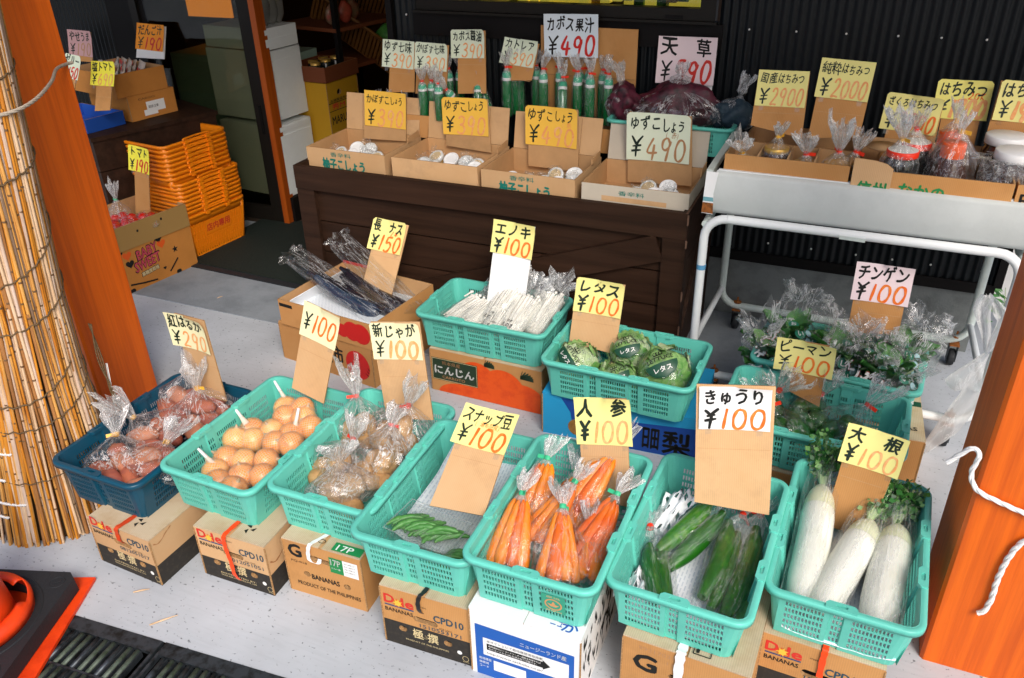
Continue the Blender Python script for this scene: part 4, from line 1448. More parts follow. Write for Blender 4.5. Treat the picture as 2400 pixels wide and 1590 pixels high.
for cc, hh in ((c1, .1765), (c2, .1905)):
    tb_ = MB()
    ptext(tb_, 'NAS', .010, .105, .050, .026, ink_k, lambda u, v, q=hh: Vector((u, v, q)), .03, 0, -.45)
    tb_.build('lettering', cc)
    tb_ = MB()
    for k3 in range(3):
        a = 2.094 * k3; cxx, cyy = .165 + .013 * math.cos(a), .045 + .013 * math.sin(a)
        tb_.plate([(cxx + .011 * math.cos(a + 1.2), cyy + .011 * math.sin(a + 1.2)), (cxx + .011 * math.cos(a + 3.4), cyy + .011 * math.sin(a + 3.4)), (cxx + .006 * math.cos(a - 1.2), cyy + .006 * math.sin(a - 1.2))], [], ink_k, lambda u, v, q=hh: Vector((u, v, q + .0004)))
    tb_.build('recycle_mark', cc)


def g_front(mb, fr):
    ptext(mb, 'G', .018, .142, .040, .044, ink_k, fr, .06)
    ptext(mb, 'PQ-018', .020, .118, .052, .009, ink_k, fr, .015)
    ptext(mb, '99211201', .010, .183, .075, .010, ink_brown, fr, .0)
    ptext(mb, '2507', .045, .160, .035, .012, ink_brown, fr, .0)
    ptext(mb, 'BANANAS', .082, .070, .090, .018, ink_k, fr, .045)
    ptext(mb, 'PRODUCT OF THE PHILIPPINES', .030, .034, .205, .014, ink_k, fr, .02)
    mb.add([fr(.150, .120, .0006), fr(.193, .120, .0006), fr(.193, .176, .0006), fr(.150, .176, .0006)], [(0, 1, 2, 3)], ink_green)
    mb.add([fr(.193, .120, .0006), fr(.240, .120, .0006), fr(.240, .176, .0006), fr(.193, .176, .0006)], [(0, 1, 2, 3)], white_card)
    ptext(mb, '17P', .154, .148, .032, .022, ink_white, lambda u, v, l=0: fr(u, v, .0010), .02)
    ptext(mb, 'ペルー産', .154, .134, .030, .007, ink_white, lambda u, v, l=0: fr(u, v, .0010), .01)
    for i in range(4):
        ptext(mb, 'あまい果実です', .198, .164 - i * .010, .034, .005, ink_k, lambda u, v, l=0: fr(u, v, .0010), .0)


GH = ((.125, .150, .075, .018, -.12), (.066, .082, .022, .020), (.196, .076, .022, .020))
c3 = carton('banana_carton', 'tan banana carton with a large letter G and a green sticker under the potato basket', -1.298, 1.318, R(1.8), .252, .40, .196, kraft_d, kraft_t, g_front, None, None, None, GH, 'banana cartons under the front baskets')
ribbon(c3, [(.120, .05, .2035), (.100, .012, .2035), (.094, -.003, .202), (.088, -.006, .175), (.092, -.009, .150), (.118, -.010, .148), (.122, -.003, .160)], .012, tape_w)
stk = MB(); stk.box((.205, .018, .2028), (.09, .03, .001), ink_green)
ptext(stk, '17P', .172, .006, .05, .02, ink_white, lambda u, v: Vector((u, v, .2036)), .02)
ringm(stk, .120, .022, .012, .008, .002, ink_k, lambda u, v: Vector((u, v, .2036)), 14)
stk.build('label_sticker', c3)
c4 = carton('banana_carton', 'banana carton stamped with blue numbers and a black tape under the snap pea basket', -0.947, 1.262, R(2.2), .252, .42, .206, kraft_d, kraft_t, banana_front('CPD10', '1510553171', LOW2), None, .088, print_black, BH_, 'banana cartons under the front baskets')
ribbon(c4, [(.128, .05, .2135), (.124, .012, .2135), (.118, -.003, .211), (.112, -.006, .185), (.114, -.006, .160), (.118, .003, .140)], .012, tape_k)


def kiwi_front(mb, fr):
    mb.add([fr(.014, .0), fr(.275, .0), (fr(.275, .175)), fr(.014, .182)], [(0, 1, 2, 3)], ink_bl)
    f2 = lambda u, v, l=0: fr(u, v, .0006)
    f3 = lambda u, v, l=0: fr(u, v, .0012)
    ptext(mb, 'ニュージーランド産', .135, .150, .120, .015, ink_white, f2, .02)
    mb.add([f2(.035, .078), f2(.262, .078), f2(.262, .140), f2(.035, .140)], [(0, 1, 2, 3)], white_card)
    ptext(mb, '本サイト上にて栽培履歴情報掲載', .045, .126, .150, .009, ink_k, f3, .005)
    mb.add([f3(.045, .100), f3(.195, .100), f3(.195, .122), f3(.045, .122)], [(0, 1, 2, 3)], ink_k)
    mb.add([f3(.195, .094), f3(.215, .111), f3(.195, .128)], [(0, 1, 2)], ink_k)
    f4 = lambda u, v, l=0: fr(u, v, .0018)
    ptext(mb, '携帯電話のバーコードリーダー機能を利用すれば', .050, .112, .140, .0065, ink_white, f4, .005)
    ptext(mb, '右のコードからURLを読み取り可能です。', .050, .103, .130, .0065, ink_white, f4, .005)
    ptext(mb, 'http://www.tackoba.co.jp/', .045, .083, .150, .009, ink_k, f3, .005)
    ptext(mb, '栽培履歴', .022, .058, .034, .009, ink_white, f2, .01)
    ptext(mb, '検索用', .022, .044, .026, .009, ink_white, f2, .01)
    ptext(mb, 'コード', .022, .030, .026, .009, ink_white, f2, .01)
    mb.add([f2(.062, .030), f2(.15, .030), f2(.15, .066), f2(.062, .066)], [(0, 1, 2, 3)], white_card)


def kiwi_right(mb, fr):
    rr = random.Random(8)
    for i in range(60):
        u = rr.uniform(.02, .30); v = rr.uniform(.01, .18)
        l = rr.uniform(.015, .055); a = rr.uniform(.9, 2.0); k = rr.uniform(.004, .011)
        du, dv = l * math.cos(a), l * math.sin(a)
        mb.add([fr(u - k, v), fr(u + du * .5, v + dv * .5 - k), fr(u + du, v + dv), fr(u + du * .5 - k * 1.5, v + dv * .6)], [(0, 1, 2, 3)], ink_k)


c5 = carton('kiwi_carton', 'white and blue kiwi fruit carton under the carrot basket', -0.690, 1.262, R(0.5), .29, .40, .230, whitebox, whitebox, kiwi_front, kiwi_right, None, None, ((.150, .164, .062, .016, -.05),), None, gap=False)
tp = MB()
ptext(tp, 'ニュ', .205, .02, .03, .02, ink_bl, lambda u, v: Vector((u, v, .2356)), .01)
ptext(tp, 'か', .235, .012, .04, .028, ink_bl, lambda u, v: Vector((u, v, .2356)), .03)
tp.build('lettering', c5)


def g2_front(mb, fr):
    ptext(mb, 'G', .030, .120, .055, .052, ink_k, fr, .06)
    ptext(mb, '99217031', .040, .187, .085, .013, ink_brown, fr, .0)
    ptext(mb, '1185', .110, .165, .04, .010, ink_brown, fr, .0)


c6 = carton('banana_carton', 'tan banana carton with a white strap under the cucumber basket', -0.318, 1.335, R(-2), .300, .38, .214, kraft_d, kraft_t, g2_front, None, None, None, ((.155, .128, .08, .02),), 'banana cartons under the front baskets')
ribbon(c6, [(.140, .05, .2215), (.140, .012, .2215), (.140, -.003, .219), (.139, -.006, .18), (.139, -.006, .10)], .022, tape_w)
tpm = MB()
ptext(tpm, 'P', .172, .015, .020, .028, ink_k, lambda u, v: Vector((u, v, .2228)), .05)
tpm.build('lettering', c6)
tpm = MB()
for a, b in (((.165, .01), (.205, .01)), ((.165, .01), (.165, .05)), ((.205, .01), (.205, .05))):
    tpm.bar((*a, .2225), (*b, .2225), .002, .001, ink_k)
tpm.build('printed_frame', c6)
c7 = carton('banana_carton', 'banana carton with a red strap under the daikon basket at the right end', -0.012, 1.478, R(-2), .272, .40, .204, kraft_d, kraft_t, banana_front('CPD10', '1510553171', LOW2), None, .088, print_black, ((.135, .112, .075, .026, -.05),), 'banana cartons under the front baskets')
ribbon(c7, [(.140, .05, .2115), (.140, .012, .2115), (.140, -.003, .209), (.139, -.006, .18), (.140, -.006, .12)], .014, tape_or)


# middle row cartons
def carrot_front(mb, fr):
    dk = mat('carton_dark_green', (.015, .035, .016), .6)
    og = mat('printed_carrot', (.72, .085, .006), .55, col2=(.62, .055, .004), vscale=20)
    f2 = lambda u, v, l=0: fr(u, v, .0006); f3 = lambda u, v, l=0: fr(u, v, .0012)

    def root(cx, cy, rx, ry, lift, clip=.0):
        n = 22
        P = []
        for i in range(n + 1):
            a = math.pi * i / n
            P.append((cx + rx * math.cos(a), cy + ry * math.sin(a)))
        P = [(min(max(u, .002), .468), max(v, .002)) for u, v in P]
        P += [(max(.002, cx - rx * .96), .002), (min(.468, cx + rx * .98), .002)]
        mb.plate(P, [], og, lambda u, v: fr(u, v, lift))
    root(.20, .085, .085, .085, .0002); root(.15, .0, .12, .055, .0003)
    root(.31, .055, .10, .105, .0004); root(.40, .0, .105, .115, .0008)
    for cx, cy, s in ((.385, .145, 1), (.235, .165, .8)):
        for k in range(7):
            a = R(-5 + k * 14); l = .055 * s
            u0, v0 = cx, cy
            u1, v1 = cx + l * math.cos(a), cy + l * .6 * math.sin(a)
            u1 = min(u1, .468); v1 = min(v1, .19)
            mb.add([fr(u0, v0 - .005, .001), fr(u1, v1 - .005, .001), fr(u1, v1 + .003, .001), fr(u0, v0 + .005, .001)], [(0, 1, 2, 3)], dk)
    mb.add([fr(.006, .055, .0012), fr(.205, .055, .0012), fr(.205, .155, .0012), fr(.006, .155, .0012)], [(0, 1, 2, 3)], dk)
    f4 = lambda u, v, l=0: fr(u, v, .0018)
    for a, b in (((.009, .058), (.202, .058)), ((.009, .152), (.202, .152)), ((.009, .058), (.009, .152)), ((.202, .058), (.202, .152))):
        mb.bar(f4(*a), f4(*b), .001, .0012, ink_cream)
    ptext(mb, '熊本県産', .052, .128, .080, .017, ink_brown, f4, .01)
    ptext(mb, 'にんじん', .018, .085, .172, .036, ink_white, f4, .04)
    ptext(mb, 'CARROTO', .050, .066, .100, .012, ink_brown, f4, .005)


c8 = carton('carrot_carton', 'kraft carton printed with orange carrots under the enoki basket', -1.412, 2.41, R(-1.2), .472, .32, .190, kraft_d, kraft_t, carrot_front, None, None, None, (), None)


def open_box(name, label, x, y, z, yaw, w, d, h, m_out, m_in, t=.005, flaps=None, cat='tray', group=None, front=None, right=None, front_holes=(), low_front=None):
    o = thing(name, label, cat, (x, y, z), yaw, group)
    mb = MB()
    hl = [oval(*hh) for hh in front_holes]
    hf = low_front or h
    mb.plate([(0, 0), (w, 0), (w, hf), (0, hf)], hl, m_out, lambda u, v: Vector((u, 0, v)))
    mb.plate([(t, t), (w - t, t), (w - t, hf), (t, hf)], [], m_in, lambda u, v: Vector((u, t, v)))
    mb.add([(0, 0, hf), (w, 0, hf), (w, t, hf), (0, t, hf)], [(0, 1, 2, 3)], fluted)
    for xx, xi in ((0, t), (w, w - t)):
        mb.add([(xx, 0, 0), (xx, d, 0), (xx, d, h), (xx, 0, hf)], [(0, 1, 2, 3)], m_out)
        mb.add([(xi, t, 0), (xi, d - t, 0), (xi, d - t, h), (xi, t, hf)], [(0, 1, 2, 3)], m_in)
        mb.add([(xx, 0, hf), (xi, 0, hf), (xi, d, h), (xx, d, h)], [(0, 1, 2, 3)], fluted)
    mb.add([(0, d, 0), (w, d, 0), (w, d, h), (0, d, h)], [(0, 1, 2, 3)], m_out)
    mb.add([(0, d - t, 0), (w, d - t, 0), (w, d - t, h), (0, d - t, h)], [(0, 1, 2, 3)], m_in)
    mb.add([(0, d - t, h), (w, d - t, h), (w, d, h), (0, d, h)], [(0, 1, 2, 3)], fluted)
    mb.add([(0, 0, t), (w, 0, t), (w, d, t), (0, d, t)], [(0, 1, 2, 3)], m_in)
    mb.add([(0, 0, 0), (w, 0, 0), (w, d, 0), (0, d, 0)], [(0, 1, 2, 3)], m_out)
    for L in hl:
        mb.plate(L, [], black_m, lambda u, v: Vector((u, .003, v)))
    if front:
        front(mb, lambda u, v, lift=0: Vector((u, -.0007 - lift, v)))
    if right:
        right(mb, lambda u, v, lift=0: Vector((w + .0007 + lift, u, v)))
    mb.build('box_body', o)
    return o


def kaki_low(mb, fr):
    red = mat('printed_red_fruit', (.55, .012, .010), .5)
    ptext(mb, '柿', .265, .060, .080, .085, ink_k, fr, .02)
    ptext(mb, '天', .190, .060, .060, .085, ink_k, fr, .02)
    ringm(mb, .42, .085, .062, .066, .066, red, fr, 26)
    for k in range(3):
        mb.add([fr(.455 + k * .008, .06 + k * .014, .0006), fr(.470 + k * .004, .045 + k * .014, .0006), fr(.473 + k * .004, .050 + k * .014, .0006)], [(0, 1, 2)], ink_k)


c9 = carton('persimmon_carton', 'kraft persimmon carton with red fruit print under the eggplant box', -2.125, 2.40, R(-8), .50, .42, .175, kraft_d, kraft_d, kaki_low, None, None, None, (), None)


def kaki_up(mb, fr):
    red = MATS['printed_red_fruit']
    for cx, cy, r_ in ((.30, .055, .028), (.335, .055, .03), (.385, .062, .043), (.43, .060, .045), (.265, .055, .02)):
        ringm(mb, cx, cy, r_, r_, r_, red, lambda u, v, l=0, q=cx: fr(u, v, q * .001), 18)
    mb.add([fr(.005, .085), fr(.075, .085), fr(.075, .100), fr(.005, .100)], [(0, 1, 2, 3)], ink_k)


c10 = open_box('eggplant_box', 'open kraft box of long eggplants, red trim along its rear rim', -2.095, 2.385, .180, R(-7), .49, .41, .115, kraft_d, kraft_in, front=kaki_up, front_holes=((.345, .06, .016, .016),))
b = MB(); b.box((.10, .408, .121), (.19, .004, .012), mat('red_board', (.60, .02, .012), .5)); b.build('rim_strip', c10)
b = MB(); b.box((.245, .205, .046), (.47, .385, .003), foam, Matrix.Rotation(R(-3), 3, 'X')); b.box((.03, .21, .075), (.004, .36, .06), foam_plain, Matrix.Rotation(R(20), 3, 'Y')); b.build('liner_sheet', c10)


def pear_front(mb, fr):
    dp = bluebox2
    f2 = lambda u, v, l=0: fr(u, v, .0006); f3 = lambda u, v, l=0: fr(u, v, .0012)
    mb.add([fr(.07, .165), fr(.20, .165), fr(.16, .10), fr(.12, .02), fr(.105, .11)], [(0, 1, 2), (0, 2, 4), (2, 3, 4)], dp)
    mb.add([fr(.26, .002), fr(.56, .002), fr(.56, .135), fr(.30, .115)], [(0, 1, 2, 3)], dp)
    pear = mat('printed_pear', (.32, .16, .03), .5, col2=(.25, .10, .02), vscale=30)
    ringm(mb, .135, .050, .038, .036, .036, pear, f2, 24)
    mb.add([f3(.134, .08), f3(.138, .08), f3(.142, .105), f3(.139, .105)], [(0, 1, 2, 3)], ink_k)
    ptext(mb, '大', .125, .125, .025, .025, ink_white, f2, .01)
    ptext(mb, '分', .125, .092, .025, .025, ink_white, f2, .01)
    ptext(mb, '梨', .44, .012, .095, .095, ink_k, f2, .035)
    ptext(mb, '日田', .37, .02, .055, .085, ink_k, f2, .03)


c11 = carton('pear_carton', 'light blue pear carton under the lettuce basket', -0.898, 2.300, R(3), .56, .34, .172, bluebox, bluebox, pear_front, None, None, None, (), None, gap=False)
c12 = carton('banana_carton', 'worn carton at the table foot under the pepper and bok choy baskets', -0.10, 2.42, R(3), .452, .27, .190, kraft_d, kraft_t, None, None, None, None, (), 'cartons under the middle baskets')
b = MB()
ptext(b, 'AS', .395, .05, .035, .02, ink_k, lambda u, v: Vector((u, v, .1958)), .03)
b.box((.425, .215, .1955), (.05, .03, .001), mat('dark_green_print', (.01, .07, .035), .6))
b.build('lettering', c12)
c13 = carton('banana_carton', 'tan carton hidden below the green pepper basket', -0.225, 2.13, R(-2), .44, .27, .190, kraft_d, kraft_t, None, None, None, None, (), 'cartons under the middle baskets')
c14 = carton('banana_carton', 'tan carton behind, half hidden below the bok choy basket rim', -0.12, 2.70, R(0), .44, .14, .19, kraft_d, kraft_t, None, None, None, None, (), 'cartons under the middle baskets')
b = MB(); b.box((0.288, 2.06, .0105), (.10, .13, .004), kraft_t, Matrix.Rotation(R(-10), 3, 'Z')); b.box((0.30, 2.055, .0055), (.09, .12, .004), kraft_in, Matrix.Rotation(R(-6), 3, 'Z'))
tag(b.build('cardboard_scrap'), 'flattened corrugated board scrap on the ground behind the daikon basket', 'cardboard')
# ------------------------------------------------------------------ dark wooden counter
CX0, CX1, CY0, CY1, CZ = -2.268, -0.535, 2.83, 3.43, .705
ct = thing('wooden_counter', 'dark brown wooden crate counter under the pepper paste boxes', 'counter', (CX0, CY0, 0))
W = CX1 - CX0; D = CY1 - CY0
b = MB(); b.box((W / 2, .011, CZ - .052), (W, .022, .104), dkwood); b.box((W / 2, D - .011, CZ - .052), (W, .022, .104), dkwood)
b.box((W - .011, D / 2, CZ - .052), (.022, D - .046, .104), dkwood); b.box((.011, D / 2, CZ - .052), (.022, D - .046, .104), dkwood)
b.build('top_rail', ct)
for xx in (.045, W - .045):
    b = MB(); b.box((xx, .014, (CZ - .106) / 2), (.088, .022, CZ - .106), dkwood); b.build('corner_board', ct)
for yy in (.045, D - .045):
    b = MB(); b.box((W - .014, yy, (CZ - .106) / 2), (.022, .06, CZ - .106), dkwood); b.build('corner_board', ct)
b = MB()
for k in range(4):
    b.box((W / 2, .034, .075 + k * .150), (W - .05, .016, .142), dkwood)
    b.box((W - .034, D / 2, .075 + k * .148), (.016, D - .06, .145), dkwood)
b.build('plank_panel', ct)
b = MB(); b.bar((.10, .013, .02), (W - .10, .013, .555), .026, .105, dkwood, Vector((0, 0, 1))); b.build('brace', ct)
b = MB(); b.bar((W - .02, .09, .03), (W - .02, D - .09, .50), .08, .016, dkwood, Vector((1, 0, 0))); b.build('brace', ct)
b = MB(); b.box((W / 2, D / 2, CZ - .05), (W - .05, D - .05, .016), dkwood); b.build('shelf', ct)
b = MB()
for z0, z1 in ((.66, .70), (.57, .60), (.35, .39), (.18, .24)):
    b.bar((W + .0012, -.0012, z0), (W + .0012, -.0012, z1), .006, .006, rawwood)
b.bar((W - .004, .0, CZ + .001), (W - .004, D, CZ + .001), .008, .002, rawwood)
b.build('worn_edge', ct)

# ------------------------------------------------------------------ white display cart at the right
TX0, TX1, TY0, TY1 = -.467, 1.02, 2.73, 3.37
cart = thing('display_cart', 'white metal display cart on casters holding the honey boxes', 'cart', (TX0, TY0, 0))
W2 = TX1 - TX0; D2 = TY1 - TY0
b = MB()
vs = []
for i, (y, z) in enumerate([(.02, .905), (.004, .900), (0, .89), (-.002, .83), (.003, .775), (.016, .755), (.03, .750)]):
    vs += [(.03, y, z), (W2, y, z)]
b.add(vs, [(2 * i, 2 * i + 1, 2 * i + 3, 2 * i + 2) for i in range(6)], table_m, True)
b.box((W2 / 2 + .02, .025, .906), (W2 - .03, .012, .004), tube_w)
b.build('front_panel', cart)
b = MB(); b.box((W2 / 2, D2 / 2 + .01, .835), (W2 - .04, D2 - .06, .016), table_m); b.build('table_top', cart)
b = MB()
b.bar((.008, .012, .895), (.008, D2, .895), .022, .022, tube_m); b.build('side_rail', cart)
b = MB()
b.add([(.0, -.004, .905), (.040, -.006, .905), (.030, -.004, .83), (.034, -.004, .755), (-.006, .0, .755), (-.003, -.002, .83)], [(0, 5, 2, 1), (5, 4, 3, 2)], white_card)
b.add([(-.003, -.0035, .815), (.030, -.0045, .815), (.032, -.0045, .80), (-.004, -.003, .80)], [(0, 1, 2, 3)][:1], mat('teal_smear', (.15, .35, .40), .6))
b.add([(-.004, -.003, .795), (.032, -.0047, .795), (.034, -.0045, .757), (-.006, -.001, .757)], [(0, 3, 2, 1)], rust_m)
b.build('corner_cap', cart)


def loop(y, x0, x1, z0, z1, r=.075):
    pts = []
    def arc(cx, cz, a0, a1):
        for i in range(7):
            a = R(a0 + (a1 - a0) * i / 6); pts.append((cx + r * math.cos(a), y, cz + r * math.sin(a)))
    arc(x0 + r, z1 - r, 90, 180); arc(x0 + r, z0 + r, 180, 270); arc(x1 - r, z0 + r, 270, 360); arc(x1 - r, z1 - r, 0, 90)
    pts.append(pts[0])
    return pts


b = MB(); b.tube(loop(.0, .012, .985, .118, .742), .0155, tube_w, 12); b.build('front_frame', cart)
b = MB(); b.tube(loop(.60, .012, .985, .118, .742), .0155, tube_m, 12); b.build('rear_frame', cart)
for xx in (.012, .985):
    b = MB(); b.tube([(xx, .0, .715), (xx, .60, .715)], .013, tube_m, 10); b.build('side_tube', cart); b = MB(); b.tube([(xx, .0, .25), (xx, .05, .245), (xx, .55, .20), (xx, .60, .195)], .0125, tube_w, 10); b.build('side_brace', cart)
b = MB()
b.bar((.45, -.012, .735), (.53, -.012, .733), .012, .012, tube_m); b.build('latch', cart)
for xx, yy in ((.10, 0), (.91, 0), (.085, .60), (.95, .60)):
    c_ = MB()
    c_.lathe([(.004, .135), (.004, .16)], rust_m, 8, Matrix.Translation((xx, yy, 0))); c_.lathe([(.016, .134), (.017, .139), (.006, .142)], rust_m, 10, Matrix.Translation((xx, yy, 0)))
    for s in (-1, 1):
        c_.box((xx + s * .016, yy + .008, .062), (.003, .034, .075), steel_m)
    c_.box((xx, yy, .102), (.036, .04, .005), rust_m)
    ca = c_.build('caster', cart)
    c_ = MB(); c_.lathe([(.020, -.012), (.033, -.012), (.035, -.006), (.035, .006), (.033, .012), (.020, .012)], rubber, 18, Matrix.Translation((xx, yy + .012, .036)) @ Matrix.Rotation(R(90), 4, 'Y')); c_.build('wheel', ca)
b = MB(); b.lathe([(.0165, 0), (.0167, .018)], mat('blue_tape', (.10, .30, .50), .4), 12, Matrix.Translation((.0125, 0, .545))); b.build('tape_band', cart)
# milky plastic strip knotted round the right leg
st = thing('plastic_strip', 'long milky plastic bag strip knotted to the right front leg of the cart', 'plastic bag', (.49, 2.73, 0))
b = MB()
rr = random.Random(4)


def strip(pts, wds, seed):
    P = smoothpath(pts, 5); n = len(P); vs = []
    for i, p in enumerate(P):
        t = i / (n - 1) * (len(wds) - 1); k = min(len(wds) - 2, int(t)); wd = wds[k] + (wds[k + 1] - wds[k]) * (t - k)
        for j in range(7):
            s = j / 6 - .5
            vs.append(p + Vector((s * wd, -.012 * math.cos(s * 9 + i * .4 + seed) - .004 * noise.noise(Vector((i * .6, j * 1.1, seed))), s * wd * .12)))
    b.add(vs, [(i * 7 + j, i * 7 + j + 1, (i + 1) * 7 + j + 1, (i + 1) * 7 + j) for i in range(n - 1) for j in range(6)], milky, True)


strip([(-.045, -.03, .61), (-.05, -.03, .56), (-.02, -.035, .48), (-.005, -.035, .415)], [.035, .05, .03, .012], 1)
strip([(-.04, -.02, .61), (.01, -.025, .55), (.02, -.03, .52), (.0, -.035, .42)], [.02, .05, .04, .012], 2)
strip([(-.005, -.04, .415), (-.03, -.045, .36), (-.045, -.05, .30), (-.035, -.05, .27)], [.015, .07, .11, .085], 3)
strip([(-.01, -.04, .29), (-.02, -.045, .22), (-.05, -.05, .12), (-.085, -.055, .04), (-.10, -.06, .005)], [.06, .075, .07, .055, .03], 4)
b.build('bag_film', st)

# ------------------------------------------------------------------ price signs
SIGN_TXT = {
    'S1': ('紅はるか', '290', 'pale', paper_c, kraft), 'S2': ('', '100', 'mix', paper_c, kraft), 'S3': ('新じゃが', '100', 'wide', paper_c, kraft),
    'S4': ('スナップ豆', '100', 'or', paper_y, kraft), 'S5': ('人 参', '100', 'pale', paper_y, kraft), 'S6': ('きゅうり', '100', 'or', paper_w, kraft),
    'S7': ('大 根', '100', 'pale', paper_y, kraft_d), 'S8': ('長 ナス', '150', 'or', paper_y, kraft), 'S9': ('エノキ', '100', 'or', paper_y, white_card),
    'S10': ('レタス', '100', 'mix', paper_y, kraft), 'S11': ('ピーマン', '100', 'or', paper_y, kraft_d), 'S12': ('チンゲン', '100', 'or', paper_p, kraft_d),
    'S13': ('国産はちみつ', '2900', 'pale', paper_y, kraft_d), 'S14': ('純粋はちみつ', '2000', 'pale', paper_y, kraft_d), 'S15': ('ざくろはちみつ', '2000', 'mix', paper_y, kraft_d),
    'S16': ('はちみつ', '1700', 'wide', paper_yy2, kraft_d), 'S17': ('はちみつ', '1900', 'wide', paper_y, kraft_d), 'S18': ('ゆず七味', '390', 'pale', paper_g, kraft_d),
    'S19': ('かぼす七味', '390', 'pale', paper_g, kraft_d), 'S20': ('カボス醤油', '390', 'pale', paper_g, kraft_d), 'S21': ('カトレア', '390', 'pale', paper_g, kraft_d),
    'S22': ('カボス果汁', '490', 'rd', paper_b, None), 'S23': ('天 草', '590', 'rd', paper_p, white_card), 'S24': ('かぼすこしょう', '390', 'pale', paper_o, kraft_in),
    'S25': ('ゆずこしょう', '390', 'pale', paper_o, kraft_in), 'S26': ('ゆずこしょう', '490', 'pale', paper_o, kraft_in), 'S27': ('ゆずこしょう', '490', 'tan', paper_g, kraft_in),
    'S28': ('やせうま', '190', 'tan', paper_dp, kraft_d), 'S29': ('だんご汁', '190', 'rd', paper_or, white_card), 'S30': ('ゼリー', '150', 'rd', paper_g, kraft_d),
    'S31': ('塩トマト', '690', 'pale', paper_yy, kraft_d), 'S32': ('トマト', '190', 'rd', paper_yy, kraft_d)}
SIGN_LABEL = {
    'S1': 'cream price card on board in the sweet potato basket, ¥290', 'S2': 'cream price card reading only ¥100, standing in the onion basket', 'S3': 'cream new potato price card on a tall board in the potato basket',
    'S4': 'yellow price card lying back in the snap pea basket', 'S5': 'yellow price card standing in the carrot basket', 'S6': 'white cucumber price card on a wide board in the cucumber basket',
    'S7': 'yellow price card standing in the daikon basket', 'S8': 'yellow ¥150 price card in the eggplant box', 'S9': 'yellow price card on a white board in the enoki basket',
    'S10': 'yellow price card on board in the lettuce basket', 'S11': 'yellow price card in the green pepper basket', 'S12': 'pale pink price card in the bok choy basket under the cart',
    'S13': 'pale yellow ¥2900 honey price card, leftmost on the cart', 'S14': 'tall pale yellow ¥2000 honey price card, second from left on the cart', 'S15': 'pale yellow pomegranate honey price card in front of the ¥1700 card', 'S16': 'bright yellow ¥1700 honey price card partly behind another card',
    'S17': 'pale yellow honey price card cut by the right edge of the photo', 'S18': 'pale green ¥390 card, leftmost behind the counter boxes', 'S19': 'pale green ¥390 card touching the card to its left behind the counter boxes',
    'S20': 'pale green soy sauce card standing alone high behind the counter', 'S21': 'tilted pale green card half hidden by the juice carton flap', 'S22': 'large pale blue ¥490 juice card on the tall carton flap',
    'S23': 'large pale pink ¥590 card behind the dark seaweed bags', 'S24': 'amber ¥390 card on the leftmost counter box', 'S25': 'amber ¥390 card on the second counter box from the left',
    'S26': 'amber ¥490 card on the third counter box', 'S27': 'pale green ¥490 card on the greyish rightmost counter box', 'S28': 'dusty pink ¥190 card behind the snack carton at the far left',
    'S29': 'orange ¥190 card standing behind the snack packs', 'S30': 'pale green ¥150 card half hidden behind the left orange post', 'S31': 'bright yellow ¥690 salt tomato card above the blue carton', 'S32': 'bright yellow ¥190 tomato card beside the orange shopping baskets'}
